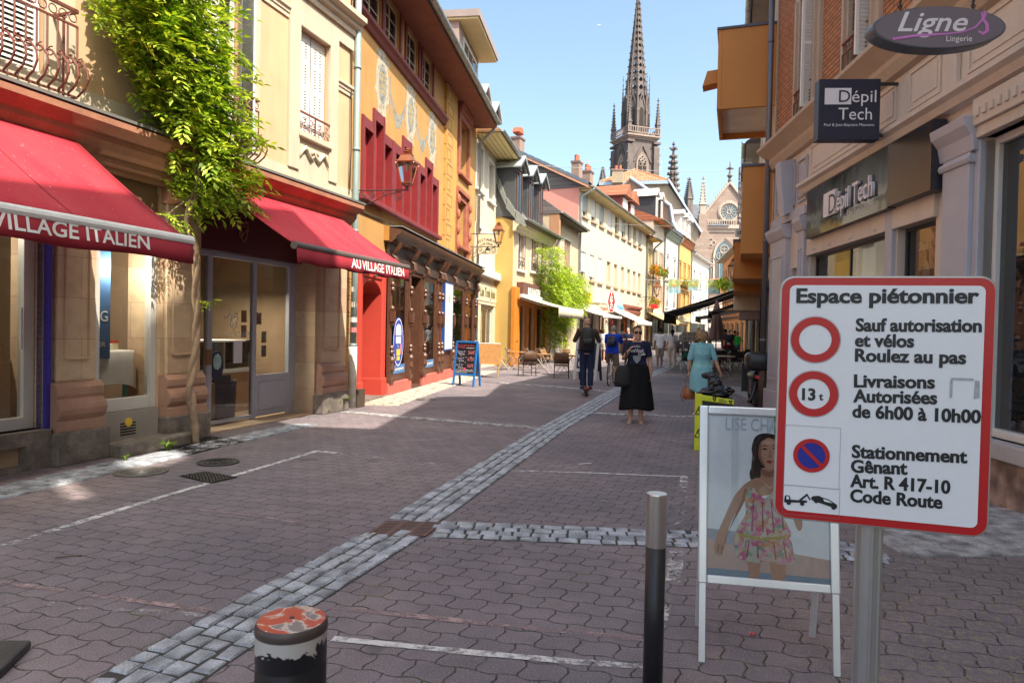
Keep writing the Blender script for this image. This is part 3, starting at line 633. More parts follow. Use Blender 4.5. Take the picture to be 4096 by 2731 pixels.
sb=MB().box(-.2,.2,-.02,.02,0,.62).build('display_board',M('board_amber',(0.75,0.42,0.14),.5));sb.matrix_world=Matrix.Translation(FA.w(-2.66,.72,.04))@Matrix.Rotation(FA.th,4,'Z');tag(sb,'pale amber board leaning behind the deli glass beside the basket','board')
# table with a white cloth in the deli window
tb=empty('display_table',FA.w(-4.82,.60,.5),FA.th,'small green-legged table under a white cloth in the deli window','table')
m=MB()
for x in(-.30,.30):
 for y in(-.24,.24):m=MB();m.tube([(x,y,0),(x*1.02,y,.72)],.028,8);m.build('leg',M('green_leg',(0.05,0.28,0.20),.5),tb)
MB().box(-.38,.38,-.3,.3,.70,.74).build('tabletop',MWOODC,tb)
cl=MB();n=40;top=[];low=[]
def rectp(t_,hx,hy):
 t_=(t_%1)*4;i=int(t_);u=t_-i
 return((-hx+2*hx*u,-hy),(hx,-hy+2*hy*u),(hx-2*hx*u,hy),(-hx,hy-2*hy*u))[i]
rg=[]
for j,(z,g_) in enumerate(((.748,0),(.72,.012),(.6,.015),(.45,.02),(.32,.025))):
 ring=[]
 for i in range(48):
  x,y=rectp(i/48,.385,.305);c4=abs((i%12)-6)/6.0;w_=.012*math.sin(i*1.3)*j/4;zz=z-(.09*c4**3 if j==4 else 0)
  L=math.hypot(x,y);ring.append((x*(1+(g_+w_)/L),y*(1+(g_+w_)/L),zz))
 rg.append(ring)
cl.rings([[(p[0]*.02,p[1]*.02,.75) for p in rg[0]]]+rg,True,False);c_=cl.build('tablecloth',M('white_cloth',(0.88,0.87,0.85),.85,.04),None,smooth=True);c_.matrix_world=Matrix.Translation(tb.location)@Matrix.Rotation(FA.th,4,'Z');tag(c_,'plain white cloth hanging over the small table in the deli window','tablecloth')
TZ=1.255
def onTable(x,y,name,label,cat):return empty(name,FA.w(-4.82+x,.60+y,TZ),FA.th,label,cat)
b1=onTable(-.30,-.12,'wine_bottle','rose wine bottle with a white label on the white cloth','bottle')
MB().lathe([(.038,0),(.04,.02),(.04,.19),(.015,.25),(.014,.31),(.017,.312),(.017,.33)],n=14).build('bottle_glass',M('rose_glass',(0.42,0.22,0.10),.08,.05),b1,smooth=True);MB().lathe([(.0408,.05),(.0408,.15)],n=14,cap0=False,cap1=False).build('bottle_label',M('paper',None),b1);MB().lathe([(.018,.30),(.018,.36)],n=10).build('cap',M('foil',(.5,.45,.4),.4,metal=.5),b1)
p1=onTable(-.1,-.16,'plate','white plate of pastries beside the rose bottle','plate');MB().lathe([(.06,0),(.12,.018),(.118,.024),(.05,.008)],n=20).build('dish',M('china',(.78,.77,.74),.25),p1,smooth=True);m=MB();[m.ball((x,y,.03),(.04,.03,.022),8,5) for x,y in((-.05,0),(.02,.03),(.03,-.035))];m.build('pastry',M('bread_2',None),p1,smooth=True)
p1=onTable(.10,-.17,'coffee_cup','white coffee cup with a small handle on the white cloth','cup');MB().lathe([(.025,0),(.045,.05),(.048,.075),(.043,.075),(.03,.01)],n=16).build('cup_body',M('china',None),p1,smooth=True);MB().torus((.055,0,.042),.022,.006,Matrix.Rotation(math.pi/2,3,'X'),12,5).build('handle',M('china',None),p1)
p1=onTable(.08,.02,'blue_tin','dark blue tin standing behind the coffee cup','tin');MB().lathe([(.07,0),(.07,.13),(.074,.13),(.074,.145),(.0,.147)],n=18).build('tin_body',M('tin_blue',(.02,.08,.16),.3),p1)
p1=onTable(.24,-.12,'jam_jar','small jar with a red lid and cream label on the white cloth','jar');MB().lathe([(.05,0),(.05,.085)],n=16).build('jar_glass',M('jar_cream',(.55,.5,.3),.2),p1);MB().lathe([(.052,.085),(.052,.115)],n=16).build('lid',M('lid_red',(.45,.03,.03),.4),p1)
pb=MB().box(-.28,.06,0,.01,1.15,2.75).build('window_poster',M('poster_blue',(.03,.10,.24),.5,.25,2));pb.matrix_world=Matrix.Translation(FA.w(-4.9,.26,0))@Matrix.Rotation(FA.th,4,'Z');tag(pb,'tall blue poster lettered DIG hanging inside the deli window','poster')
text(pb,'DIG',-.26,1.62,.13,-.004,M('white_vinyl',None),width=.28,bold=0);text(pb,'ER',-.1,1.30,.06,-.004,M('white_vinyl',None),bold=0)
for nm,lx,lab in(('left',0,''),):
 o=empty('wooden_bench',FA.w(-6.35,.75,.05),FA.th,'slanted orange wooden bench behind the left deli door','bench');MB().prism([(-.3,.45),(.35,.45),(.35,1.25)],-.2,.2,'y').build('bench_side',M('orange_wood',(.55,.26,.07),.5,.2),o);MB().box(-.3,.35,-.22,.22,0,.45).build('bench_base',M('cream_panel',(.62,.52,.34),.6),o)
 # ---- awnings
MCRIM=M('awning_crimson',(0.42,0.018,0.036),0.8,0.12,1.6,.25,fine=220,stain=.22);
def flecked(m):
 t=m.node_tree;b=t.nodes['Principled BSDF'];src=b.inputs['Base Color'].links[0].from_socket;co=objco(t)
 f=mathn(t,'MULTIPLY',ramp(t,noise(t,co,34,2,.4),[(.725,0.0),(.75,1.0)]),.7);c=mixc(t,f,src,(.62,.42,.42))
 fade=mathn(t,'MULTIPLY',ramp(t,noise(t,objco(t,(1.5,.5,.5)),1.3,5,.65),[(.42,0.0),(.7,1.0)]),.32);c=mixc(t,fade,c,(.50,.085,.095));t.links.new(c,b.inputs['Base Color'])
flecked(MCRIM);MCRIMD=M('awning_valance',(0.30,0.014,0.028),0.8,0.06,1.0,.08,fine=300)
def awning(label,x0,x1,ztop,ybar,zbar,val,letters,lx,lz,lcap,lw,barmat,wave=0.0,stripe=None):
 e=empty('shop_awning',FA.w((x0+x1)/2,0,ztop),FA.th,label,'awning','crimson deli awnings');ox,oz=(x0+x1)/2,ztop
 yt=-.16;P=lambda x,y,z:(x-ox,y,z-oz)
 mb=MB();n=24;m_=8
 mb.rings([[P(x0+(x1-x0)*i/n,yt+(ybar-yt)*j/m_,ztop+(zbar+.05-ztop)*j/m_-.035*math.sin(math.pi*j/m_)) for j in range(m_+1)] for i in range(n+1)],False,False,close=False)
 fab=mb.build('canopy_fabric',MCRIM,e,smooth=True);md=fab.modifiers.new('solid','SOLIDIFY');md.thickness=.006
 sm_=MB();[sm_.rings([[P(x_+w_,yt+(ybar-yt)*j/m_,ztop+(zbar+.05-ztop)*j/m_-.035*math.sin(math.pi*j/m_)+.006) for j in range(m_+1)] for w_ in(0,.012)],False,False,close=False) for x_ in[x0+1.2*k_ for k_ in range(1,int((x1-x0)/1.2)+1)]];sm_.build('seam',MCRIMD,fab)
 v=MB();n=48;rr=[]
 for k,(zz,am) in enumerate(((zbar+.02,0),(zbar-val*.5,.4),(zbar-val,1))):
  rr.append([P(x0-.02+(x1-x0+.04)*i/n,ybar-.035-.018*am*math.sin(i*.9)-.02*am,zz+am*.012*math.sin(i*.5)) for i in range(n+1)])
 v.rings(rr,False,False,close=False);va=v.build('valance',MCRIMD,e,smooth=True);md=va.modifiers.new('solid','SOLIDIFY');md.thickness=.004
 m=MB();m.tube([P(x0-.03,ybar,zbar+.04),P(x1+.03,ybar,zbar+.04)],.055,12);m.build('front_bar',barmat,e,smooth=False)
 for xx in(x0+.35,x1-.18):
  m=MB();m.tube([P(xx,-.12,ztop-.12),P(xx+.5*(1 if xx<ox else-1),(ybar-.1)*.55,(ztop+zbar)/2-.12),P(xx,ybar+.03,zbar+.03)],.025,8);m.build('folding_arm',MALU,e)
 m=MB();m.box(x0-ox-.05,x1-ox+.12,-.2,-.02,-.02,.12);m.build('roller_case',M('awning_case',(.45,.42,.38),.5,stain=.3),e)
 t=text(e,letters,lx-ox,lz-oz,lcap,ybar-.062,M('letter_white',(.80,.79,.77),.7,.03),width=lw,bold=.018)
 for vv in t.data.vertices:
  i=(vv.co.x+ox-x0+.02)/(x1-x0+.04)*48;am=min(1,max(0,(zbar-(vv.co.z+oz))/val));vv.co.y=ybar-.035-.018*am*math.sin(i*.9)-.02*am-.008
 return e
awning('large crimson awning lettered VILLAGE ITALIEN over the left deli window',-10.6,-5.74,3.68,-1.8,2.44,.19,'AU VILLAGE ITALIEN',-8.14,2.325,.125,1.84,M('bar_white',(.72,.72,.70),.4))
awning('sun-bleached crimson awning lettered AU VILLAGE ITALIEN over the glazed deli shopfront',-3.62,-.28,3.68,-1.6,2.66,.2,'AU VILLAGE ITALIEN',-2.25,2.525,.14,1.75,M('bar_bronze',(.12,.09,.08),.45))
# ---- downpipe at the corner of the two houses
dp=empty('downpipe',FA.w(.42,-.1,0),FA.th,'grey-green downpipe between the cream house and the painted house','downpipe')
pipe(dp,[(0,0,11.5),(0,0,3.05),(.03,.0,2.85),(.03,.02,1.2)],.065,MPIPE,'upper_pipe');pipe(dp,[(.03,.02,1.22),(.03,.02,.0)],.085,M('pipe_white',(.62,.58,.52),.5,stain=.3),'lower_pipe',3)
for z,c in((1.75,(.7,.7,.68)),(2.05,(.6,.55,.5)),(2.35,(.72,.7,.66)),(1.55,(.55,.2,.2))):m=MB();m.lathe([(.068,z-.05),(.068,z+.05)],(0.03,.015,0),10,False,False,3.9);m.build('sticker',M('sticker_%d'%int(z*100),c,.6,.3,30),dp)
cb_=MB().box(-.2,.1,-.14,.0,0,.36).build('cable_box',M('box_brown',(.08,.055,.04),.6));cb_.matrix_world=Matrix.Translation(FA.w(.66,-.05,0))@Matrix.Rotation(FA.th,4,'Z');tag(cb_,'small dark brown utility box on the ground by the downpipe','utility box')
# ---- vine
def leafcloud(mb,pts_fn,n,size,rng,leaflets=9,droop=.5,outv=Vector((0,-1,0))):
 """Pinnate leaves scattered by pts_fn; each leaf is a stalk of paired leaflets."""
 for _ in range(n):
  p,o_=pts_fn(rng);d=(o_+Vector((rng.uniform(-.9,.9),rng.uniform(-.5,.3),rng.uniform(-droop-.35,.5)))).normalized();L=size*rng.uniform(.6,1.25)
  side=d.cross(Vector((rng.uniform(-.4,.4),rng.uniform(-.4,.4),1))).normalized();up=side.cross(d).normalized();k=leaflets//2
  for j in range(k+1):
   t_=(j+.6)/(k+1)
   for sg in((-1,1) if j<k else(0,)):
    b0=p+d*(L*t_)-up*(L*.25*t_*t_);ld=(d*(.75 if sg else 1)+side*sg*.9-up*rng.uniform(.05,.5)).normalized();ll=L*.33*rng.uniform(.8,1.15);lw=ll*.2
    lc=ld.cross(up).normalized()*lw;m1=b0+ld*ll*.45
    mb.add([b0,m1+lc+up*.006,b0+ld*ll,m1-lc+up*.006],[(0,1,2),(0,2,3)])
def leafmat(name,c1,c2,c3):
 m,t,b=newmat(name);out=t.nodes['Material Output'];gi=N(t,'ShaderNodeNewGeometry');ir=gi.outputs['Random Per Island'];co=objco(t)
 v=mathn(t,'ADD',mathn(t,'MULTIPLY',ir,.65),mathn(t,'MULTIPLY',noise(t,co,2.0,2),.5))
 c=ramp(t,v,[(.3,c1),(.55,c2),(.85,c3)]);t.links.new(c,b.inputs['Base Color']);b.inputs['Roughness'].default_value=.45;b.inputs['Specular IOR Level'].default_value=.35
 tl=N(t,'ShaderNodeBsdfTranslucent');t.links.new(mixc(t,1.0,c,(1.0,1.0,.45),'MULTIPLY'),tl.inputs['Color']);mx=N(t,'ShaderNodeMixShader');mx.inputs[0].default_value=.42
 t.links.new(b.outputs[0],mx.inputs[1]);t.links.new(tl.outputs[0],mx.inputs[2]);t.links.new(mx.outputs[0],out.inputs[0]);return m
MLEAF=leafmat('vine_leaf',(.10,.21,.02),(.36,.52,.035),(.62,.70,.09));MBARK=M('vine_bark',(.34,.24,.16),.9,.35,9,.6)
def inpoly(p,poly):
 c=False
 for(x1,y1),(x2,y2) in zip(poly,poly[1:]+poly[:1]):
  if(y1>p[1])!=(y2>p[1]) and p[0]<(x2-x1)*(p[1]-y1)/(y2-y1)+x1:c=not c
 return c
vn=empty('climbing_vine',FA.w(-4.13,-.45,0),FA.th,'wisteria vine with bright yellow-green leaves climbing the cream house beside the deli','vine')
poly=[FA.hit(px,py,.45) for px,py in((430,-250),(800,-250),(790,40),(840,120),(880,250),(905,480),(930,600),(935,700),(920,800),(850,830),(790,800),(745,700),(715,580),(640,440),(590,300),(500,110))]
bb=(min(p[0] for p in poly),max(p[0] for p in poly),min(p[1] for p in poly),max(p[1] for p in poly));VO=Vector((-4.13,-.45,0))
def vp(rng):
 while True:
  x,z=rng.uniform(bb[0],bb[1]),rng.uniform(bb[2],bb[3])
  ja,jb=rng.gauss(0,.11),rng.gauss(0,.11)
  if inpoly((x+ja,z+jb),poly):break
 y=-.06-.75*rng.random()**1.3
 return Vector((x,y,z))-VO,Vector((rng.uniform(-.5,.7),-.8,-.1))
rng=random.Random(11);lm=MB();leafcloud(lm,vp,1250,.38,rng,11);leafcloud(lm,vp,1000,.24,rng,9)
def sprig(rng):
 t_=rng.random();a,b_=Vector((-4.3,-.35,2.95)),Vector((-5.05,-.35,2.92));return a.lerp(b_,t_)+Vector((0,rng.uniform(-.1,.1),rng.uniform(-.12,.1)))-VO,Vector((-.6,-.5,0))
leafcloud(lm,sprig,34,.22,rng,9)
leafcloud(lm,lambda r_:(Vector((-4.15+r_.uniform(-.12,.2),-.5,1.92))-VO,Vector((r_.choice((-1,1)),-.3,-.1))),7,.2,rng,7)
leafcloud(lm,lambda r_:((lambda u:Vector((-5.0-u*.75,-.3-.15*r_.random(),4.75+u*.45+r_.uniform(-.1,.1))))(r_.random())-VO,Vector((-.7,-.5,0))),40,.24,rng,9)
lm.build('foliage',MLEAF,vn)
tk=MB()
base=[(-4.12,-.45,0),(-4.16,-.44,.35),(-4.22,-.42,.75),(-4.14,-.43,1.2),(-4.10,-.42,1.7),(-4.12,-.4,2.2),(-4.05,-.36,2.6),(-4.18,-.3,3.0),(-4.2,-.5,3.5),(-4.3,-.5,4.0),(-4.6,-.45,4.7),(-4.7,-.4,5.4)]
tw=[]
for i in range(67):
 u=i/6;k=min(10,int(u));p=Vector(base[k]).lerp(Vector(base[k+1]),u-k)-VO;tw.append((p,i))
for ph in(0,math.pi):
 tk.tube([p+Vector((math.cos(i*.55+ph),math.sin(i*.55+ph),0))*(.024 if i>6 else .008) for p,i in tw],[max(.012,.046-.0005*i) for p,i in tw],7)
tk.tube([Vector((-4.2,-.4,3.3))-VO,Vector((-4.6,-.38,2.98))-VO,Vector((-5.05,-.36,2.95))-VO],[.018,.01,.005],5)
tk.tube([Vector((-4.2,-.42,3.2))-VO,Vector((-3.7,-.4,3.9))-VO,Vector((-3.5,-.38,4.7))-VO],[.03,.02,.008],6)
rt_=random.Random(8)
for k_ in range(26):
 q_,_=vp(rt_);d_=Vector((rt_.uniform(-.5,.5),rt_.uniform(-.35,0),rt_.uniform(-.5,.3)));tk.tube([q_,q_+d_*.5+Vector((0,0,.06)),q_+d_],[.010,.007,.003],4)
tk.build('trunk',MBARK,vn,smooth=True)
def weed(p,n,h,label,name='weed_tuft',mat=None):
 mb=MB();rg_=random.Random(int(p[0]*100))
 for i in range(n):
  a=rg_.uniform(0,6.28);d=Vector((math.cos(a),math.sin(a),0));s=d.cross(Vector((0,0,1)))*h*.1;t1=d*h*.4+Vector((0,0,h*.7));t2=d*h*rg_.uniform(.6,1.0)+Vector((0,0,h*rg_.uniform(.5,1)))
  mb.add([-s*.3,s*.3,t1+s,t2,t1-s],[(0,1,2,4),(4,2,3)])
 o=mb.build(name,mat or MLEAF2);o.location=p;return tag(o,label,'weed')
MLEAF2=leafmat('weed_leaf',(.06,.13,.015),(.12,.22,.03),(.2,.28,.05))
weed(ground(672,1808),26,.16,'green weed tuft growing by the stone step near the tree grate')
weed(ground(1362,1640),18,.34,'broad-leaved weed growing against the wall under the downpipe')
for px,py,w_ in((500,1848,'front of the stone step'),(1310,1655,'foot of the right deli pillar'),(2610,2083,'paving right of the black and steel bollard'),(3790,2070,'foot of the speckled stall riser')):weed(ground(px,py),12,.10,'small green weed in the joints at the '+w_)
# the lit strip lamp of the deli display case
ld=bpy.data.lights.new('display_case_lamp','AREA');ld.shape='RECTANGLE';ld.size=1.3;ld.size_y=.12;ld.energy=22;ld.color=(1.0,.86,.66);lo=bpy.data.objects.new('display_case_lamp',ld);COL.objects.link(lo);lo.location=FA.w(-1.55,1.5,2.2)
for nm_,x_,y_,z_,en_ in(('window_lamp',-4.80,.15,2.3,15),('entrance_fill_light',-6.7,1.2,2.7,30)):ld=bpy.data.lights.new(nm_,'POINT');ld.energy=en_;ld.color=(1.0,.88,.70);ld.shadow_soft_size=.06;lo=bpy.data.objects.new(nm_,ld);COL.objects.link(lo);lo.location=FA.w(x_,y_,z_)  # the entrance light is added to brighten the left door area
sh_=empty('goods_shelf',FA.w(-1.6,4.2,.03),FA.th,'tall wooden shelf of packets at the back of the deli','shelf');m=MB();[m.box(-1.1,1.1,-.15,.15,.4+.45*k,.43+.45*k) for k in range(5)];m.box(-1.13,-1.1,-.15,.15,0,2.5).box(1.1,1.13,-.15,.15,0,2.5);m.build('shelf_frame',MWOODC,sh_);rq=random.Random(21)
for k in range(5):
 for q in range(11):
  h_=rq.uniform(.14,.32);c_=rq.choice(((.5,.1,.06),(.55,.45,.2),(.1,.25,.15),(.5,.45,.4),(.2,.1,.06)));o=MB().box(-.07,.07,-.06,.06,0,h_).build('packet',M('packet_%d'%int(c_[0]*100+c_[1]*10),c_,.5,.3,20),bevel=.008);o.matrix_world=Matrix.Translation(FA.w(-2.6+.2*q,4.12,.465+.45*k))@Matrix.Rotation(FA.th,4,'Z');tag(o,'small packet in the rows on the shelf at the back of the deli','packet','packets on the deli shelf')
FB=left_wall(-3.37,13.4,8.0)
for F_,pts_,lab_ in((FA,[(.30,-.03,11),(.29,-.03,7.6),(.30,-.06,5.0),(.28,-.04,4.2)],'dark cable running down beside the grey-green downpipe'),(FB,[(.55,-.02,4.0),(4,-.04,4.08),(9,-.12,4.12),(13,-.03,4.1)],'thin dark cable strung along the wall above the carved shopfront')):
 o=MB().tube([F_.w(*p) for p in pts_],.014,5).build('wall_cable',M('cable_black',(.02,.018,.018),.6));tag(o,lab_,'cable')
 # ================================================================== HOUSE B: painted ochre house
FB=left_wall(-3.37,13.4,8.0)
B=empty('painted_house',FB.o,FB.th,'ochre house with painted garlands, a red stepped window band and a dark carved wooden shopfront','house')
MOCH=M('ochre_render',(0.50,0.275,0.09),0.9,0.16,1.3,0.35,fine=60,stain=0.22);MDKRED=M('timber_oxblood',(0.20,0.045,0.032),0.65,0.2,4,.15)
MREDST=M('window_stone_red',(0.20,0.030,0.036),0.75,0.22,3,.25,stain=.3);MREDIN=M('shutter_red',(0.22,0.016,0.02),0.6,0.18,4,.1)
MSALM=M('door_red',(0.52,0.05,0.03),0.7,0.12,2,.2);MBROWN=M('carved_wood',(0.105,0.045,0.026),0.42,0.25,6,.2)
LB=13.35
# red stepped windows: nine lights in three groups, the middle light of each group taller
xs0=[1.12,1.78,2.42,3.25,3.92,4.58,5.42,6.08,6.74];lights=[]
for i,x in enumerate(xs0):lights.append((x,x+.56,4.42,6.16 if i%3==1 else 5.82,.42))
up2=[(.95,2.15,8.2,9.2,.18),(2.35,3.45,8.2,9.2,.18),(4.05,5.1,8.2,9.2,.18),(5.5,6.6,8.2,9.2,.18)]
def Bx(x,y):return FB.hit(x,y)
wu=Bx(1826,480);wl=Bx(1815,830);print('B win',wu,wl,Bx(1866,680),Bx(1866,520),Bx(1850,980))
ornate=[(10.15,11.55,6.9,8.75,.3),(9.85,11.2,4.45,6.0,.3)]
mb=wall_holes(MB(),.05,LB,3.6,9.45,lights+up2+ornate);shell(mb,.05,LB,0,8,3.6,9.45);mb.build('wall',MOCH,B)
m=MB()
for g_ in range(3):
 a,b_,c=xs0[3*g_],xs0[3*g_+1],xs0[3*g_+2]
 for(x0,x1,zt) in((a,a+.56,5.82),(b_,b_+.56,6.16),(c,c+.56,5.82)):m.box(x0-.05,x1+.05,-.035,.01,zt,zt+.22)
 for x0,x1,zt in((a-.12 if g_==0 else a-.14,a,6.04),(a+.56,b_,6.38),(b_+.56,c,6.38),(c+.56,c+.7,6.04)):m.box(x0,x1,-.05,.01,4.35,zt)
m.build('window_surround',MREDST,B)
MB().box(.9,7.5,-.16,.02,4.26,4.37).build('window_sill',MREDST,B,bevel=.015)
for i,x in enumerate(xs0):
 zt=6.14 if i%3==1 else 5.8
 lq_=MB();zz_=zt+.02;lq_.quad((x+.002,-.03,4.42),(x+.002,-.03,zz_),(x+.002,.40,zz_),(x+.002,.40,4.42)).quad((x+.558,-.03,zz_),(x+.558,-.03,4.42),(x+.558,.40,4.42),(x+.558,.40,zz_)).quad((x,-.03,zz_-.002),(x+.56,-.03,zz_-.002),(x+.56,.4,zz_-.002),(x,.4,zz_-.002));lq_.build('window_reveal',MREDIN,B)
 MB().box(x,x+.56,.36,.4,4.42,zt).build('window_shutter',MREDIN,B)
 m=MB();m.prism([(x+.30,4.44),(x+.55,4.44),(x+.55,zt),(x+.36,zt),(x+.36,4.95),(x+.31,4.86)],.12,.16,'y');m.build('shutter_board',M('shutter_red_bright',(.36,.03,.03),.55,.12),B)
 MB().box(x-.0,x+.035,.05,.09,4.44,zt).build('mullion_edge',M('mullion_grey',(.45,.36,.36),.6),B)
 # timber ledge and top-floor strip of windows
MB().prism([(.02,7.86),(-.06,7.88),(-.10,7.96),(-.16,8.02),(-.16,8.10),(.02,8.12)],.42,8.05,'x').build('timber_ledge',MDKRED,B)
for a,b_,c,d,_ in up2:window(B,a,b_,c,d,.06,M('window_cream',(.62,.52,.36),.6),MGL,2,3,.06)
m=MB()
for x in(.78,2.16,2.24,3.46,3.9,5.12,5.38,6.62):m.box(x,x+.11,-.045,.01,8.12,9.3)
m.build('timber_post',MDKRED,B)
# roof with deep eave
MSOF=M('soffit_red',(0.24,0.08,0.05),0.8,.2,stain=.2);MTILEB=MBRICK('roof_tile_violet',(.26,.17,.17),(.18,.12,.12),(.07,.05,.05),.22,.3,.012,.5,'xz',.5)
r=MB();r.prism([(-.85,9.26),(-.85,9.32),(.3,9.75),(3.2,13.4),(8,13.4),(8,9.3),(0,9.3)],-.05,LB-.3,'x');r.build('roof',MTILEB,B)
MB().box(-.03,LB-.32,-.83,-.002,9.22,9.255).build('soffit',MSOF,B)
gutter(B,[(-.1,-.93,9.36),(LB-.5,-.93,9.36)],.095,MZINC)
rg2=MB();rg2.tube([(6.5,2.2,12.2),(LB-.3,2.2,12.2)],.05,8);rg2.build('ridge_flashing',M('flash_white',(.6,.6,.58),.5),B)
# rendered pier with painted quoins
MB().box(8.1,9.55,-.10,.01,3.95,9.2).build('rendered_pier',M('ochre_pier',(0.54,0.30,0.08),.9,.12,1.3,.3,fine=60),B)
ln=MB();MLINE=M('painted_line_brown',(.27,.11,.05),.9)
def quoin(m,a,b_,c,d,y,w_=.018):m.box(a,b_,y-.003,y,c,c+w_).box(a,b_,y-.003,y,d-w_,d).box(a,a+w_,y-.003,y,c+w_,d-w_).box(b_-w_,b_,y-.003,y,c+w_,d-w_)
for k in range(11):
 z=4.0+.47*k;w_=.75 if k%2 else .5;quoin(ln,8.2,8.2+w_,z+.06,z+.43,-.1);quoin(ln,8.25,8.1+w_,z+.1,z+.39,-.1,.01)
for k in range(9):z=.5+.34*k;quoin(ln,.22 if k%2 else .3,.92,z+.03,z+.31,0,.014)
for k in range(6):quoin(ln,3.0+k*.85,3.8+k*.85,3.98,4.2,0,.012)
ln.build('painted_quoin',MLINE,B)
for k in range(11):z=4.0+.47*k;MB().box(8.097,8.1,-.09,-.01,z+.02,z+.05).build('painted_band',MLINE,B)
# ornate stone windows
MST=M('carved_stone_rust',(.36,.12,.07),.8,.25,4,.3,stain=.3)
for(a,b_,c,d,_) in ornate:
 surround(B,a,b_,c,d,.2,.10,MST,'stone_surround',MST,.14)
 window(B,a+.03,b_-.03,c,d,.18,MWHITE,MGL,2,3,.06)
m=MB();m.prism([(9.95,9.12),(11.75,9.12),(11.75,9.2),(9.95,9.2)],-.22,0);[m.ball((10.1+.3*k,-.12,9.16),(.13,.12,.09),8,5) for k in range(6)];m.build('carved_crest',MST,B)
m=MB();m.box(9.9,11.7,-.06,.01,6.3,6.82);m.build('stone_panel',MOCH,B);m=MB();0
for x in(9.5,11.4):m=MB();m.box(x,x+.14,-.16,.01,3.95,6.3);[m.ball((x+.07,-.18,z),(.09,.08,.17),8,6) for z in(4.4,4.9,5.4,5.9)];m.build('carved_column',MST,B)
# mural: three faded cartouches joined by garlands
def faded(name,c):
 m,t,b=newmat(name);co=objco(t);out=t.nodes['Material Output'];b.inputs['Base Color'].default_value=(*c,1);b.inputs['Roughness'].default_value=.9
 a=ramp(t,mathn(t,'ADD',mathn(t,'MULTIPLY',noise(t,co,7,6,.7),.8),mathn(t,'MULTIPLY',noise(t,co,1.5,3),.3)),[(.38,0.1),(.55,.95)])
 tr=N(t,'ShaderNodeBsdfTransparent');mx=N(t,'ShaderNodeMixShader');t.links.new(a,mx.inputs[0]);t.links.new(tr.outputs[0],mx.inputs[1]);t.links.new(b.outputs[0],mx.inputs[2]);t.links.new(mx.outputs[0],out.inputs[0]);return m
MFAD,MFAD2=faded('mural_grey_blue',(.30,.31,.28)),faded('mural_pale',(.50,.46,.36))
def mural(x,z,k):
 m=MB();o=[(0,1.0),(.16,.95),(.24,.8),(.42,.86),(.5,.7),(.38,.58),(.46,.3),(.44,0),(.56,-.16),(.4,-.26),(.3,-.5),(.34,-.8),(.18,-.62),(.08,-.9)]
 poly=[(x+a*k,z+b_*k) for a,b_ in o]+[(x-a*k,z+b_*k) for a,b_ in reversed(o)];m.prism(poly,-.004,0);m.build('mural_cartouche',MFAD2,B)
 m=MB();m.prism([(x+a,z+b_) for a,b_ in arc(0,.12*k,.3*k,0,360,18,.48*k)[:-1]],-.007,-.004);m.build('mural_medallion',MFAD,B)
 tt=MB();[tt.box(x-.16*k,x+.16*k,-.009,-.007,z+(.32-.14*j)*k,z+(.37-.14*j)*k) for j in range(4)];tt.build('mural_inscription',faded('mural_gold',(.55,.36,.08)),B)
for x,z in((2.3,7.0),(4.55,7.0),(6.75,7.0)):mural(x,z,.92)
m=MB()
for x0,x1 in((2.85,4.05),(5.05,6.25)):
 n=10;rs=[[(x0+(x1-x0)*i/n,-.002,7.15-.55*math.sin(math.pi*i/n)+w_*(.05+.12*math.sin(math.pi*i/n))) for i in range(n+1)] for w_ in(-1,1)]
 m.rings(rs,False,False,close=False)
 for xx in(x0,x1):m.box(xx-.03,xx+.03,-.004,-.001,6.6,7.5)
m.build('mural_garland',MFAD,B)
# red doorway
dz=wall_holes(MB(),.05,2.72,0,3.6,[(1.12,2.42,0,2.62,.75)]);dz.build('wall_lower',MOCH,B)
ar=[(1.12,2.28)]+[(1.12+.65-.65*math.cos(R(t_)),2.28+.36*math.sin(R(t_))) for t_ in range(10,180,10)]+[(2.42,2.28)]
m=MB();m.prism(ar+[(2.42,2.7),(1.12,2.7)],-.02,.72,'y');m.build('door_arch',MSALM,B)
m=MB();m.box(.96,1.14,-.06,.70,0,2.9).box(2.40,2.66,-.06,.70,0,2.9);m.box(.96,2.66,-.05,.1,2.68,2.9);m.box(.93,1.15,-.09,.72,0,.45).box(2.39,2.69,-.09,.72,0,.45);m.build('door_surround',MSALM,B,bevel=.03)
MB().box(.95,2.7,-.12,.7,-.01,.05).build('door_step',MGRAN,B)
m=MB();m.box(1.15,2.40,.62,.68,.05,2.75);dr=m.build('door_leaf',MBROWN,B)
m=MB();[m.box(1.2+.6*i,1.72+.6*i,.58,.63,z0,z1) for i in range(2) for z0,z1 in((.15,.5),(.6,.85),(2.0,2.3))];[m.tube([(1.3+.6*i+.3*(j%2),.6,.95+.1*j),(1.6+.6*i-.3*(j%2),.6,1.05+.1*j)],.018,5) for i in range(2) for j in range(9)];m.build('door_panel',MBROWN,dr,bevel=.01)
m=MB();m.box(.62,.84,-.04,-.001,1.38,2.12);pq=m.build('blue_plaque',M('plaque_blue',(.05,.07,.2),.4),B);m=MB();[m.box(.65,.65+random.uniform(.1,.16),-.043,-.04,2.03-.045*k,2.045-.045*k) for k in range(14)];m.build('plaque_lines',M('letter_white',None),pq)
m=MB().box(.70,.92,-.02,-.001,2.72,2.95).build('number_plate',M('plate_beige',(.55,.45,.3),.6),B);text(m,'35',.74,2.77,.12,-.022,M('num_brown',(.15,.08,.05),.6),width=.14)
MB().lathe([(.07,2.72),(.085,2.78),(.07,2.84)],(1.8,-.1,0),12).build('door_lamp',M('lamp_pale',(.6,.55,.5),.4),B,smooth=True)
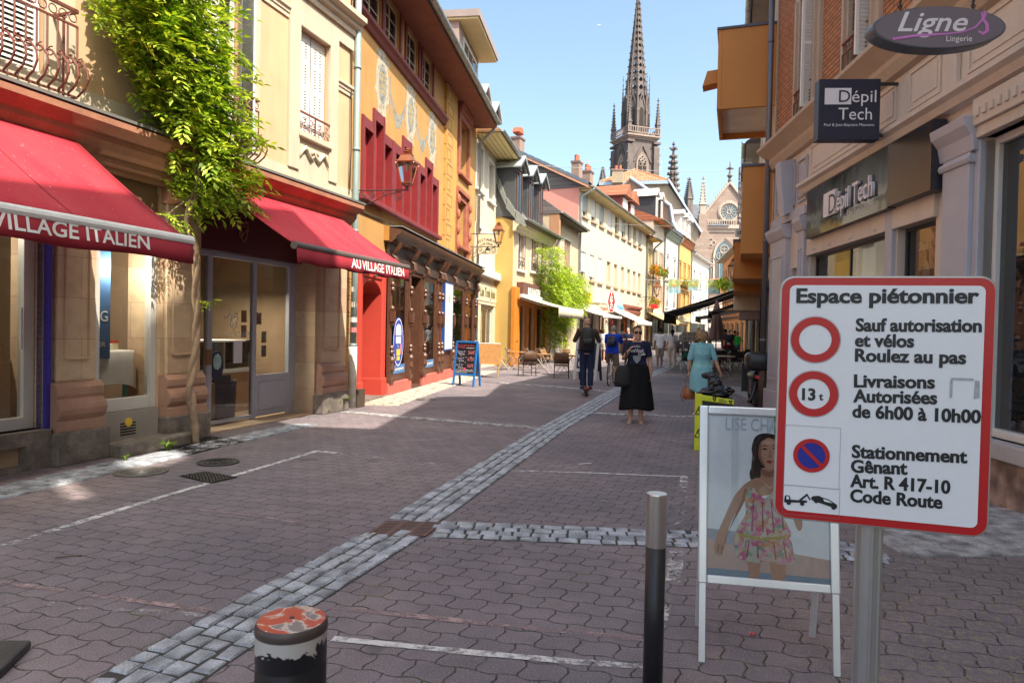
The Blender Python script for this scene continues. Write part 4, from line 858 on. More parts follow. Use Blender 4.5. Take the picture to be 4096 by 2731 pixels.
# carved wooden shopfront
MSKIRT=M('skirting_red',(.48,.13,.10),.7,.12,2,.2);S0,S1=2.72,13.3
bays=[('window',3.06,4.28),('door',4.62,5.62),('window',5.98,7.22),('panel',8.0,9.15),('window',9.5,11.2),('window',11.6,13.0)]
hs=[(a,b_,.42 if k!='door' else .08,2.98,.35 if k!='door' else .8) for k,a,b_ in bays if k!='panel']
mb=wall_holes(MB(),S0,S1,.0,3.6,hs,y=-.06);mb.build('shopfront',MBROWN,B)
mb=MB();mb.box(S0,4.6,-.13,-.03,0,.30).box(5.7,S1,-.13,-.03,0,.30);mb.build('shop_skirting',MSKIRT,B,bevel=.015)
MTEAL=M('shop_teal_reflection',(.42,.55,.53),.8,.2,.6)  # teal backing puts the reflections in the panes into colour
for k,a,b_ in bays:
 if k=='window':
  w_=window(B,a,b_,.42,2.98,-.045,MBROWN,MSHOP,1,1,.05,room_backing=MTEAL)
  st=MB().box(a+.06,b_-.06,-.052,-.049,.48,.70).build('web_strip',M('strip_blue',(.08,.2,.42),.5),B);text(st,'www.partirpartir.fr',a+.1,.56,.075,-.056,M('letter_white',None),width=(b_-a)*.78,bold=.02)
  if a>9:MB().box(a+.1,b_-.1,.2,.22,.8,1.3).build('display',M('display_blue',(.05,.2,.5),.6),B)
 if k=='door':
  m=MB();m.box(a,b_,.6,.66,.08,2.98);d=m.build('shop_door',M('door_dark_wood',(.05,.022,.014),.45,.2,6),B);MB().quad((a+.15,.595,.9),(b_-.15,.595,.9),(b_-.15,.595,2.6),(a+.15,.595,2.6)).build('door_pane',MGL,d)
m=MB();m.prism([(3.64+p,1.25+q) for p,q in arc(0,0,.42,0,360,28,.62)[:-1]],-.056,-.052);od=m.build('oval_sticker',M('sticker_blue',(.03,.07,.42),.5),B)
m=MB();n=28
oo=[(3.64+p,1.25+q) for p,q in arc(0,0,.40,0,360,n,.59)];ii=[(3.64+p,1.25+q) for p,q in arc(0,0,.375,0,360,n,.56)]
for k in range(n):m.quad((ii[k][0],-.059,ii[k][1]),(oo[k][0],-.059,oo[k][1]),(oo[k+1][0],-.059,oo[k+1][1]),(ii[k+1][0],-.059,ii[k+1][1]))
m.build('sticker_ring',M('letter_white',None),od)
m=MB();m.prism([(3.42,1.42),(3.86,1.42),(3.86,1.52)]+arc(3.64,1.52,.22,0,180,8,.18)[1:-1]+[(3.42,1.52)],-.060,-.058);m.box(3.44,3.84,-.060,-.058,1.22,1.39);m.build('sticker_white_block',M('letter_white',None),od)
m=MB();m.box(3.50,3.78,-.060,-.058,.92,1.08);m.box(3.52,3.76,-.060,-.058,.80,.90);m.build('sticker_yellow_block',M('letter_yellow',(.75,.55,.03),.6),od);m=MB();m.prism(arc(3.84,1.08,.06,0,360,12,.14)[:-1],-.063,-.060);m.build('sticker_pink_spot',M('sticker_pink',(.7,.2,.3),.6),od);text(od,'La',3.56,1.12,.09,-.059,M('letter_green',(.4,.5,.2),.6),bold=.02)
m=MB();m.box(8.02,9.12,-.16,-.07,.92,3.05);bp=m.build('hanging_panel',M('panel_edge_blue',(.02,.07,.32),.5),B);m=MB();m.box(8.06,9.08,-.164,-.16,.96,3.01);m.build('panel_face',M('panel_pale_blue',(.62,.68,.74),.5,.1,.8),bp)
m=MB();[m.prism([(8.57+.03*math.cos(a-1.2),2.55+.03*math.sin(a-1.2)),(8.57+.17*math.cos(a),2.55+.17*math.sin(a)),(8.57+.03*math.cos(a+1.2),2.55+.03*math.sin(a+1.2))],-.17,-.165) for a in[k*.7854 for k in range(8)]];m.build('sun_emblem',M('emblem_orange',(.75,.42,.12),.6),bp)
text(bp,'PRÊT',8.3,2.12,.14,-.166,M('letter_white',None),width=.5,bold=.03);text(bp,'À',8.5,1.86,.14,-.166,M('letter_white',None),bold=.03);text(bp,'PARTIR',8.24,1.58,.14,-.166,M('letter_white',None),width=.62,bold=.03)
# carved pilasters and brackets
for x in(2.88,4.45,5.80,7.42,7.82,9.32,11.4,13.15):
 m=MB();m.box(x-.13,x+.13,-.14,-.05,.3,.95).box(x-.07,x+.07,-.11,-.05,.95,3.0).box(x-.12,x+.12,-.13,-.05,3.0,3.08);m.box(x-.15,x+.15,-.17,-.05,.3,.42)
 p=m.build('carved_pilaster',MBROWN,B,bevel=.01);m=MB()
 for z in(1.02,1.12,1.7,1.82,1.95,2.05,2.5,2.62):m.ball((x,-.14,z),(.075,.06,.075),8,5)
 m.box(x-.085,x+.085,-.2,-.1,1.74,2.0);m.build('carving',MBROWN,p);m=MB();m.lathe([(.03,.55),(.07,.62),(.05,.75),(.08,.85),(.04,.92)],(x,-.15,0),8);m.build('carved_drop',MBROWN,p);m=MB()
 m.tube([(x,-.12,3.02),(x,-.22,3.1),(x,-.20,3.25),(x,-.12,3.32),(x,-.24,3.45),(x,-.32,3.6)],[.06,.07,.06,.055,.07,.08],7);m.build('bracket',MBROWN,p)
m=MB();m.box(S0-.05,S1,-.10,-.04,3.08,3.6);m.build('sign_frieze',M('frieze_dark',(.06,.035,.026),.5,.2),B)
m=MB();m.prism([(0,3.58),(-.2,3.6),(-.28,3.68),(-.28,3.72),(-.40,3.80),(-.42,3.88),(0,3.94)],S0-.12,S1+.05,'x');m.build('shop_cornice',MBROWN,B);MB().box(S0-.12,S1+.05,-.435,.0,3.94,3.96).build('cornice_zinc',MZINC,B)
m=MB();m.box(2.56,2.7,-.12,.0,3.62,3.95);m.build('alarm_box',M('box_ochre',(.45,.22,.05),.6),B)
# dormer on the roof, seen past the right end of house B
dm=MB();dm.box(9.6,12.9,-.15,2.4,10.05,12.0)
MB().box(9.55,12.95,-.08,2.6,10.0,11.75).build('dormer_body',M('dormer_timber',(.36,.26,.22),.7,.15),B)
window(B,10.2,12.6,10.25,11.5,-.12,MWHITE,MGL,3,2,.09)
MB().box(9.45,13.2,-.75,2.6,11.75,11.82).build('dormer_soffit',M('soffit_cream',(.72,.62,.30),.7,.05),B);MB().box(9.4,13.25,-.8,2.6,11.82,12.05).build('dormer_roof',M('dormer_roof',(.30,.24,.22),.7),B)
pb_=empty('downpipe',FB.w(LB+.02,-.12,0),FB.th,'long grey downpipe between the painted house and the narrow white house','downpipe')
pipe(pb_,[(-.35,-.72,9.3),(-.2,-.3,8.95),(0,0,8.75),(0,0,0)],.06,M('pipe_pale',(.42,.46,.46),.45,metal=.2,stain=.3),'pipe',2.0)
# ================================================================== street lamps on brackets
MCOP=M('lamp_copper',(.34,.13,.065),.38,.25,5,.1,metal=.55);MLGL=MG('lantern_glass',(.97,.95,.93),.96,.05)
def lantern(name,loc,rz,label,arm,k=1.0,group='wall lanterns on scrolled brackets'):
 """Four-sided lantern at the end of an arm that reaches from local y=arm back to the wall."""
 e=empty(name,loc,rz,label,'street lamp',group);S=math.sqrt(.5)
 m=MB();c4=lambda r_,z:[(r_*k*math.cos(R(45+90*i)),r_*k*math.sin(R(45+90*i)),z*k) for i in range(4)]
 m.rings([c4(.33,.30),c4(.35,.33),c4(.33,.36)]);m.rings([c4(.29,.36),c4(.19,.52),c4(.21,.54),c4(.12,.57)]);m.lathe([(.06*k,.57*k),(.11*k,.60*k),(.12*k,.62*k),(.05*k,.65*k),(.07*k,.68*k),(.04*k,.71*k),(.0,.72*k)],n=12)
 for i in range(4):p,q=Vector(c4(.165,-.24)[i]),Vector(c4(.32,.31)[i]);m.tube([p,q],.013*k,5)
 m.rings([c4(.18,-.25),c4(.19,-.22),c4(.15,-.21)]);[m.ball((Vector(c4(.35,.30)[i])+Vector((0,0,-.02))),.022*k,6,4) for i in range(4)]
 m.build('lantern_frame',MCOP,e);g=MB();r0,r1=c4(.158,-.22),c4(.30,.30)
 for i in range(4):j=(i+1)%4;g.quad(r0[i],r0[j],r1[j],r1[i])
 g.build('lantern_glass',MLGL,e);m=MB();m.lathe([(.03*k,.1*k),(.05*k,.2*k),(.05*k,.3*k)],n=8);m.build('lamp_bulb',M('bulb_white',(.7,.68,.62),.4),e)
 m=MB();m.tube([(0,0,-.42*k),(0,0,-.3*k)],.04*k,8)
 for i in range(4):p=Vector(c4(.165,-.24)[i]);m.tube([p,p*.9+Vector((0,0,-.07*k)),Vector((0,0,-.33*k))],.011*k,5)
 m.build('lantern_cradle',MBLACKM,e);b_=MB();z=-.42*k;L=arm
 b_.tube([(0,-.05,z),(0,L,z)],.018*k,8);b_.box(-.03*k,.03*k,L-.03,L,z-.55*k,z+.12*k)
 RYZ=Matrix(((0,0,1),(1,0,0),(0,1,0)))
 b_.tube([(0,L,z-.5*k),(0,L*.8,z-.48*k),(0,L*.55,z-.3*k),(0,L*.35,z-.12*k),(0,L*.1,z-.03)],.013*k,6)
 for yy,zz,r_ in((L*.78,-.2,.14),(L*.60,-.13,.09),(L*.38,-.11,.05),(L*.16,-.16,.12)):
  for q in range(2):b_.torus((0,yy,z+zz*k),r_*k*(1-.45*q),.012*k,RYZ,14,5,.3+2*q,5.2+2*q)
 b_.build('scroll_bracket',MBLACKM,e);return e
lantern('street_lamp',FB.w(.36,-1.2,4.62),FB.th,'copper wall lantern on a scrolled bracket in front of the red stepped windows',1.2,.72)
# ================================================================== HOUSES C to G down the left side
def house(name,label,F,L,eave,wallmat,wins,soff=.5,soffmat=None,rise=3.0,run=3.5,roofmat=None,depth=8.0,x0=0.0,gutmat=None,ground=None,shop=None,gut=True,soft=.06,reveal=.2):
 """wins: (a, b, c, d, kind); ground: openings of the shop floor."""
 e=empty(name,F.o,F.th,label,'house');hs=[w[:4] for w in wins]+[g_[:4] for g_ in(ground or[])]
 mb=wall_holes(MB(),x0,L,0,eave,hs,reveal);shell(mb,x0,L,0,depth,0,eave);mb.build('wall',wallmat,e)
 for w in wins:
  a,b_,c,d,k=w;wm=MWHITE
  if k[0]=='roll':
   z=c+(d-c)*k[1]
   if z>c+.05:window(e,a,b_,c,z+.05,reveal-.06,MWHITE,MGL,2,1)
   roller(e,a,b_,z,d,reveal*.35,k[2])
  elif k[0]=='win':window(e,a,b_,c,d,reveal*(k[2] if len(k)>2 else .7),k[1],MGL,2,3,min(.07,(b_-a)*.1))
  elif k[0]=='board':MB().box(a,b_,reveal*.4,reveal*.6,c,d).build('closed_shutter',k[1],e)
  elif k[0]=='blank':MB().box(a,b_,reveal*.9,reveal,c,d).build('closed_shutter',k[1],e)
 for g_ in(ground or[]):
  a,b_,c,d=g_[:4];window(e,a,b_,c,d,.1,g_[4],MSHOP,g_[6] if len(g_)>6 else 2,1,.09,room_backing=M('shop_dim_teal',(.30,.34,.32),.8,.4,1.5))
 if rise:
  th=.08;r=MB();r.prism([(-soff,eave),(-soff,eave+th),(run,eave+rise+th),(2*run,eave+th),(depth,eave),(0,eave)],x0-.05,L+.05,'x');r.build('roof',roofmat,e)
  if soffmat:MB().box(x0,L,-soff+.01,-.003,eave-soft,eave-.004).build('soffit',soffmat,e)
  if gut:gutter(e,[(x0-.05,-soff-.08,eave+.07),(L+.05,-soff-.08,eave+.07)],.08,gutmat or MZINC)
 return e
def awn(F,label,x0,x1,ztop,proj,zbar,val,mat,group='pale shop awnings along the sunny side',vmat=None,y0=0.0,arms=True):
 ctr=F.w((x0+x1)/2,-y0,ztop);e=empty('shop_awning',ctr,F.th,label,'awning',group);h=(x1-x0)/2;dz=zbar-ztop
 n=10;mb=MB();mb.rings([[(x,-proj*j/n,dz*j/n-.03*math.sin(math.pi*j/n)) for j in range(n+1)] for x in(-h,-h/3,h/3,h)],False,False,close=False)
 o=mb.build('canopy_fabric',mat,e,smooth=True);md=o.modifiers.new('solid','SOLIDIFY');md.thickness=.008
 v=MB();k=30;v.rings([[(-h+2*h*i/k,-proj-.02-.012*math.sin(i*1.1)*q,dz+.02-val*q-.02*q*abs(math.sin(i*.9))) for i in range(k+1)] for q in(0,.5,1)],False,False,close=False)
 o=v.build('valance',vmat or mat,e,smooth=True);md=o.modifiers.new('solid','SOLIDIFY');md.thickness=.005
 if arms:
  m=MB();m.tube([(-h,-proj,dz+.02),(h,-proj,dz+.02)],.035,8)
  for s in(-1,1):m.tube([(s*(h-.1),0,-.1),(s*(h-.5),-proj*.5,dz*.5-.14),(s*(h-.12),-proj,dz)],.025,6)
  m.box(-h-.05,h+.05,-.12,.0,-.06,.1);m.build('awning_frame',MALU,e)
 return e
MWAWN=M('awning_white',(.68,.65,.57),.8,.05,1,.05,fine=200);MTILE=MBRICK('roof_tile_red',(.46,.17,.08),(.33,.10,.05),(.13,.05,.03),.2,.28,.02,0.0,'xz',.8)
MTILEG=MBRICK('roof_tile_grey',(.20,.17,.16),(.14,.12,.12),(.06,.05,.05),.2,.28,.015,.5,'xz',.6);MSLATE=MBRICK('slate',(.16,.18,.21),(.11,.125,.15),(.06,.06,.07),.3,.22,.008,.5,'xz',.4)
# ---- C: narrow white house
FC=left_wall(-1.52,26.6,10.0)
zC=FC.hit(1903,525)[1];LC=4.85;print('C eave',zC,FC.hit(1983,650),FC.hit(1934,768),FC.hit(1907,570),FC.hit(1954,640),FC.hit(1976,815),FC.hit(1927,990),FC.hit(1905,1219),FC.hit(1972,1219))
MWR=M('render_white',(.57,.52,.42),.85,.05,1.5,.12,stain=.08)
def px_win(F,xa,xb,yt,yb):
 a,d=F.hit(xa,yt);b_,_=F.hit(xb,yt);_,c=F.hit(xa,yb);return a,b_,c,d
c1,c2=px_win(FC,1907,1934,570,752),px_win(FC,1954,1976,640,800);c3,c4=px_win(FC,1902,1926,900,1075),px_win(FC,1950,1974,935,1080)
MSHW=M('board_white',(.72,.70,.66),.6,.05)
C=house('narrow_white_house','narrow white house with a deep boarded eave and two closed white windows per floor',FC,LC,zC,MWR,[(*c1,('blank',MSHW)),(*c2,('blank',MSHW)),(*c3,('blank',MSHW)),(*c4,('blank',MSHW))],.95,M('soffit_cream',None),3.4,3.2,MBRICK('tile_shingle',(.42,.22,.10),(.34,.17,.08),(.12,.06,.03),.18,.2,.012),ground=[(1.15,3.75,.1,2.55,M('shop_cream',(.66,.56,.40),.6),1,3)])
for a,b_,c,d in(c1,c2):surround(C,a,b_,c,d,.12,.03,MSHW,sill=MSHW)
for a,b_,c,d in(c3,c4):surround(C,a,b_,c,d,.12,.03,MSHW,sill=MSHW)
m=MB();[m.box(0,LC,-.94+.19*k,-.935+.19*k+.003,zC-.075,zC-.061) for k in range(1,5)];m.build('soffit_joint',M('joint_dark',(.12,.09,.04),.8),C)
MSHC=M('shop_cream',None);m=MB();m.box(.1,1.12,-.05,.02,0,2.9).box(3.78,4.7,-.05,.02,0,2.9).box(.1,4.7,-.07,.02,2.62,3.5);m.build('shopfront',MSHC,C)
m=MB();m.box(.5,4.3,-.09,-.07,2.75,3.4);f=m.build('sign_board',MSHC,C,bevel=.02);text(f,'Les Trois Judo',.75,2.95,.36,-.10,M('letter_moss',(.18,.17,.06),.6),width=3.0,bold=.03,shear=.15)
MB().box(.0,LC,-.28,.0,3.75,4.05).build('awning_cassette',M('bar_white',None),C)
m=MB()
for x,w_ in((.8,1.0),(2.6,1.0)):
 pass
for x,z in((1.2,zC+.35),(3.4,zC+.35)):
 d=MB();d.box(x,x+1.0,.35,2.2,z,z+1.35).prism([(x-.25,z+1.3),(x+.5,z+1.95),(x+1.25,z+1.3),(x+1.1,z+1.3),(x+.5,z+1.8),(x-.1,z+1.3)],.0,2.4);dd=d.build('dormer',M('dormer_black',(.045,.045,.05),.6,.15),C);MB().box(x+.15,x+.85,.32,.36,z+.1,z+1.2).build('dormer_window',M('dormer_pane',(.10,.12,.14),.1),dd)
 MB().prism([(x-.3,z+1.32),(x+.5,z+2.02),(x+1.3,z+1.32),(x+1.3,z+1.38),(x+.5,z+2.1),(x-.3,z+1.38)],-.08,2.4).build('dormer_cap',M('zinc_light',(.5,.55,.56),.4,metal=.3),dd)
pc=empty('downpipe',FC.w(LC-.1,-.1,0),FC.th,'zinc downpipe between the narrow white house and the yellow house','downpipe');pipe(pc,[(-.1,-.9,zC),(-.05,-.2,zC-.25),(0,0,zC-.5),(0,0,0)],.06,MZINC,'pipe',2)
# restaurant board and lamp 2 on the wall between houses B and C
rb=FC.w(0,0,0);pR=FB.w(13.2,0,0)
lp2=atY(1994,950,25.2);lantern('street_lamp',(lp2.x,lp2.y,lp2.z),FB.th,'wall lantern on a scrolled bracket beside the restaurant board',abs(FB.loc(lp2)[1]),.80)
def hang_sign(name,label,cat,F,corner_px,Y,thick,mat):
 """A flat board hung square to the street, its outline given by photo corners at distance Y."""
 (xa,ya),(xb,yb)=corner_px;p,q=atY(xa,yb,Y),atY(xb,ya,Y);e=empty(name,((p.x+q.x)/2,Y,p.z),0,label,cat);w_,h=(q.x-p.x),(q.z-p.z)
 m=MB().box(-w_/2,w_/2,-thick/2,thick/2,0,h);m.build('board',mat,e,bevel=.006);return e,w_,h
rs,w_,h=hang_sign('restaurant_sign','cream hanging board lettered RESTAURANT JAPONAIS with a small drawn head','sign',FB,((1912,939),(1991,1016)),25.9,.05,M('board_cream',(.62,.52,.34),.6,.1))
def archtext(parent,s,cx,z,r,cap,mat,y,a0,a1):
 for i,ch in enumerate(s):
  if ch==' ':continue
  a=R(a0+(a1-a0)*i/(len(s)-1));text(parent,ch,cx+r*math.sin(a)-cap*.35,z+r*math.cos(a),cap,y,mat,bold=.02,rot=-a)
MTXT=M('letter_dark',(.03,.025,.02),.6);archtext(rs,'RESTAURANT',0,-.02,.52,.085,MTXT,-.028,-38,38);archtext(rs,'JAPONAIS',0,-.10,.45,.075,MTXT,-.028,-32,32)
m=MB();m.prism(arc(0,.13,.10,0,360,16)[:-1],-.031,-.026);m.build('drawn_hair',MTXT,rs);m=MB();m.prism(arc(0,.11,.075,180,360,12,.08)+[(.07,.13),(-.07,.13)],-.034,-.031);m.build('drawn_face',M('face_cream',(.75,.6,.42),.6),rs);m=MB();m.prism(arc(0,.245,.035,0,360,10)[:-1],-.031,-.026);m.build('drawn_bun',MTXT,rs);text(rs,'OSAKA',-.2,-.0+.02,.05,-.028,MTXT,bold=.02)
m=MB();m.box(-w_/2-.35,w_/2,-.012,.012,h+.0,h+.03);m.build('sign_arm',MBLACKM,rs)
# ---- D: yellow house with dormers and the orange shop
FD=left_wall(-.03,30.3,17.9);LD=6.25;zD=FD.hit(2047,880)[1];print('D',zD,FD.hit(2068,820,.45),FD.hit(2190,960))
MYEL=M('render_yellow',(.54,.36,.11),.85,.06,1.4,.12,stain=.1);MBEI=M('render_peach',(.54,.43,.30),.85,.06,1.4,.12,stain=.08);MBRSH=M('shutter_brown',(.14,.055,.045),.6,.15)
dw=[px_win(FD,2074,2096,935,1078),px_win(FD,2126,2146,955,1085),px_win(FD,2165,2180,972,1092)]
DHo=house('yellow_house','yellow house with three grey dormers, brown louvred shutters and an orange wooden shopfront',FD,LD,zD,MBEI,[(*w,('win',MWHITE)) for w in dw],0,None,0,0,None,7.5,ground=[(.75,1.95,.1,2.75,M('orange_wood_shop',(.58,.20,.025),.5,.15,4),1,1),(2.35,3.45,.1,2.75,M('orange_wood_shop',None),1,1),(3.75,5.1,.1,2.75,M('orange_wood_shop',None),1,1)])
MB().quad((-.004,0,0),(-.004,7.5,0),(-.004,7.5,zD+2.4),(-.004,0,zD)).build('side_wall',MYEL,DHo)
for a,b_,c,d in dw:
 surround(DHo,a,b_,c,d,.17,.04,MWHITE,sill=MWHITE);sw_=(b_-a)*.75
 louvre(DHo,a-.02,a+sw_,c,d,-.06,MBRSH,R(150));louvre(DHo,b_-sw_,b_+.02,c,d,-.06,MBRSH,R(-110),'b')
 gm=MB();gm.box(a,b_,-.05,-.03,c+.55,c+.58);[gm.torus((a+(b_-a)*(i+.5)/3,-.04,c+.3),.12,.012,RX,10,4) for i in range(3)];gm.build('window_guard',MBLACKM,DHo)
MORW=M('orange_wood_shop',None);m=MB();m.box(-.1,.72,-.16,.02,0,3.5).box(5.15,5.75,-.16,.02,0,3.5).box(1.97,2.32,-.1,.02,0,2.8).box(3.48,3.72,-.1,.02,0,2.8).box(.72,5.15,-.12,.02,2.76,3.0);m.build('orange_shopfront',MORW,DHo,bevel=.015)
m=MB();[m.box(x,x+.4,-.19,-.15,z0,z1) for x in(.1,) for z0,z1 in((.15,1.0),(1.1,2.6))];m.build('raised_panel',MORW,DHo,bevel=.015)
MDB=M('fascia_brown',(.12,.055,.045),.6);m=MB();m.box(.6,5.6,-.3,.0,3.05,3.75);f=m.build('shop_fascia',MDB,DHo);text(f,'BOULANGERIE - SNACKERIE',1.4,3.22,.32,-.31,M('letter_white',None),width=4.1,bold=.025)
MB().prism([(0,zD-.45),(-.12,zD-.42),(-.2,zD-.25),(-.3,zD-.18),(-.36,zD-.05),(0,zD)],-.12,LD,'x').build('eave_moulding',M('eave_cream',(.62,.55,.40),.7),DHo)
rp=[(-.55,zD-.02),(-.55,zD+.06),(-.1,zD+.35),(.35,zD+.9),(.75,zD+1.8),(1.25,zD+3.2),(3.8,zD+5.0),(7.5,zD+.3),(0,zD-.02)]
MB().prism(rp,0,LD,'x').build('roof',MTILEG,DHo)
vg=MB();V=[(-.55,zD-.08),(-.1,zD+.28),(.33,zD+.85),(.73,zD+1.75),(1.2,zD+3.1)]
for(a,b_),(c,d) in zip(V,V[1:]):vg.add([(-.14,a,b_-.2),(-.14,c,d-.28),(-.14,c-.05,d+.16),(-.14,a,b_+.16),(.02,a,b_-.2),(.02,c,d-.28),(.02,c-.05,d+.16),(.02,a,b_+.16)],[(0,1,2,3),(7,6,5,4),(0,4,5,1),(1,5,6,2),(2,6,7,3),(3,7,4,0)])
vg.build('verge_board',M('verge_grey',(.24,.25,.23),.6),DHo);gutter(DHo,[(-.15,-.62,zD+.1),(LD+.1,-.62,zD+.1)],.09,MZINC)
MDG=M('dormer_grey',(.085,.09,.095),.55,.12);MZL=M('zinc_light',None)
for xa,xb,yt,yb in((2061,2083,690,805),(2110,2128,722,836),(2148,2166,755,860)):
 a,b_,c,d=px_win(FD,xa,xb,yt,yb);c=zD+.35;d=max(d,c+1.9)
 m=MB();m.box(a-.12,b_+.12,-.05,2.6,c-.15,d+.1);dd=m.build('dormer',MDG,DHo);window(dd,a,b_,c,d,-.1,M('win_brown',(.12,.05,.03),.5),MGL,2,1,.06,name='dormer_window')
 mx=(a+b_)/2;hw=(b_-a)/2+.32;m=MB();m.prism([(mx-hw,d+.05),(mx,d+.62),(mx+hw,d+.05),(mx+hw,d+.12),(mx,d+.70),(mx-hw,d+.12)],-.35,2.8);m.build('dormer_cap',MZL,dd);m=MB();m.prism([(mx-hw+.1,d+.06),(mx,d+.6),(mx+hw-.1,d+.06)],-.12,2.6);m.build('dormer_gable',MDG,dd)
 m=MB();m.prism([(mx-hw,d+.04),(mx,d+.61),(mx+hw,d+.04),(mx+hw-.06,d-.05),(mx,d+.48),(mx-hw+.06,d-.05)],-.34,-.28);m.build('barge_board',M('barge_dark',(.05,.045,.04),.6),dd)
pd=empty('downpipe',FD.w(LD-.05,-.12,0),FD.th,'grey downpipe at the right end of the yellow house behind the vine','downpipe');pipe(pd,[(0,-.5,zD),(0,-.1,zD-.5),(0,0,zD-.9),(0,0,0)],.06,MZINC,'pipe',2)
awn(FD,'cream awning with a scalloped valance and green underside over the orange shop',.2,5.3,3.1,1.75,2.62,.42,M('awning_cream',(.62,.58,.44),.8,.06),y0=.3)
# ---- E: small cream house with a vine
FE=left_wall(1.87,36.2,18.0);LE=6.75;zE=FE.hit(2233,850,.5)[1];print('E',zE,FE.hit(2322,918,.5))
ew=[px_win(FE,2210,2238,935,1047),px_win(FE,2256,2281,955,1068)];MBRS=M('panel_brown',(.13,.05,.035),.6,.15)
EH=house('small_cream_house','small cream house with brown window panels and a dark boarded eave beside the yellow house',FE,LE,zE,M('render_cream_pale',(.55,.45,.30),.85,.06,1.4,.12),[(*w,('board',MBRS)) for w in ew],.6,M('soffit_brown',(.07,.045,.035),.8),2.6,3.0,MTILEG,ground=[(.7,2.6,.2,2.4,MWHITE,1,1),(3.4,4.6,.1,2.6,MBRS,1,1)])
for a,b_,c,d in ew:surround(EH,a,b_,c,d,.16,.03,MWR,sill=M('sill_brown',(.16,.1,.06),.7));m=MB();[m.box(a+(b_-a)*k/4-.03,a+(b_-a)*k/4+.03,.02,.1,c,d) for k in(1,2,3)];m.build('panel_batten',M('batten_pale',(.5,.36,.28),.6),EH)
gr=MB()
for k in range(18):x=.7+1.9*k/17;gr.tube([(x,.03,.2),(x+.35 if k<14 else 2.6,.03,2.4)],.012,4);gr.tube([(x,.04,.2),(max(.7,x-.35),.04,2.4)],.012,4)
gr.build('lattice_grille',MWHITE,EH)
MB().box(-.02,.3,-.5,.0,zE-1.3,zE).build('eave_bracket_wall',M('gable_brown',(.42,.22,.12),.85),EH)
v2=empty('climbing_vine',FE.w(1.2,-.4,0),FE.th,'round bushy yellow-green climber hanging from the small cream house','vine')
Z17=lambda pts:[(1700+x/2.24,1000+y/2.24) for x,y in pts]
poly2=[FE.hit(px,py,.6) for px,py in Z17([(1045,-40),(1125,-40),(1120,100),(1190,170),(1290,205),(1385,310),(1405,420),(1370,500),(1290,560),(1235,640),(1185,690),(1150,760),(1140,870),(1100,870),(1095,600),(1085,430),(1075,260),(1075,100)])]
b2=(min(p[0] for p in poly2),max(p[0] for p in poly2),min(p[1] for p in poly2),max(p[1] for p in poly2));V2=Vector((1.2,-.4,0))
def vp2(rng):
 while True:
  x,z=rng.uniform(b2[0],b2[1]),rng.uniform(b2[2],b2[3])
  if inpoly((x,z),poly2):break
 return Vector((x,-.05-1.2*rng.random(),z))-V2,Vector((rng.uniform(-.5,.8),-.8,-.2))
rng=random.Random(5);lm=MB();leafcloud(lm,vp2,2600,.42,rng,9);lm.build('foliage',MLEAF,v2)
m=MB();tz=Vector((0,.3,0));m.tube([tz,tz+Vector((.05,0,1)),tz+Vector((-.05,0,2)),tz+Vector((.2,-.1,3.2)),tz+Vector((0,0,5))],[.07,.06,.06,.05,.02],7);m.build('trunk',MBARK,v2)
# ---- F: long white house with a pink gable
FF=left_wall(3.95,42.6,22.5);LF=20.6;zF=FF.hit(2310,745)[1];print('F',zF,FF.hit(2355,701,.7),FF.hit(2330,750),FF.hit(2330,865),FF.hit(2322,1000),FF.hit(2322,1112),FF.hit(2565,1100),FF.hit(2322,1172))
MROLL=M('roller_grey',(.42,.46,.50),.6,.06);MROLLW=M('roller_white',(.72,.72,.70),.6,.05);MWF=M('render_long_white',(.57,.51,.39),.85,.04,1.2,.10,stain=.06)
def col(F,a,b_,y):return F.hit(a,y)[0],F.hit(b_,y)[0]
_,uT=FF.hit(2330,752);_,uB=FF.hit(2330,862);_,lT=FF.hit(2322,1002);_,lB=FF.hit(2322,1110);fw_=[]
closed=[.22,.2,.2,.05,.8,.3,.95,.95,.15]
for i,(a,b_) in enumerate(((2330,2350),(2365,2384),(2398,2416),(2430,2449),(2461,2477),(2488,2503),(2513,2526),(2536,2547),(2556,2569))):
 xa,xb=col(FF,a,b_,850);fw_.append((xa,xb,uB,uT,('roll',closed[i],MROLL if i in(0,2,5,8) else MROLLW) if closed[i]<.9 else('win',MWHITE)))
for i,(a,b_) in enumerate(((2322,2343),(2358,2378),(2392,2408),(2427,2443),(2457,2471),(2485,2498),(2510,2522),(2533,2544),(2553,2564))):
 xa,xb=col(FF,a,b_,1050);fw_.append((xa,xb,lB,lT,('roll',(.25,.15,.02)[i],MROLLW) if i<3 else('blank',M('blind_beige',(.50,.38,.24),.8,.08))))
sh=[(.5,2.0,.1,2.9,MWHITE,1,1),(2.6,4.4,.3,2.9,MWHITE,1,2),(5.2,7.2,.1,2.9,M('shop_beige',(.6,.45,.35),.6),1,2),(8.0,11.0,.3,2.8,MALU,1,3),(11.6,14.2,.1,2.8,M('shop_red_frame',(.5,.08,.03),.5),1,3),(14.8,16.8,.1,2.8,MORW,1,2),(17.4,20.0,.1,2.8,M('shop_ochre',(.6,.32,.06),.5),1,2)]
Fh=house('long_white_house','long white house with a pink gable and two rows of nine windows with roller blinds',FF,LF,zF,MWF,fw_,.75,M('rafter_cream',(.62,.50,.28),.8),2.9,5.2,MTILEG,10.4,ground=sh)
for i,w in enumerate(fw_):MB().box(w[0]-.12,w[1]+.12,-.14,.02,w[2]-.14,w[2]-.01).build('sill',M('sill_stone',(.42,.30,.20),.8),Fh)
m=MB();[m.box(x,x+.08,-.72,-.005,zF-.2,zF-.07) for x in[.2+.55*k for k in range(37)]];m.build('rafter_tail',M('rafter_cream',None),Fh)
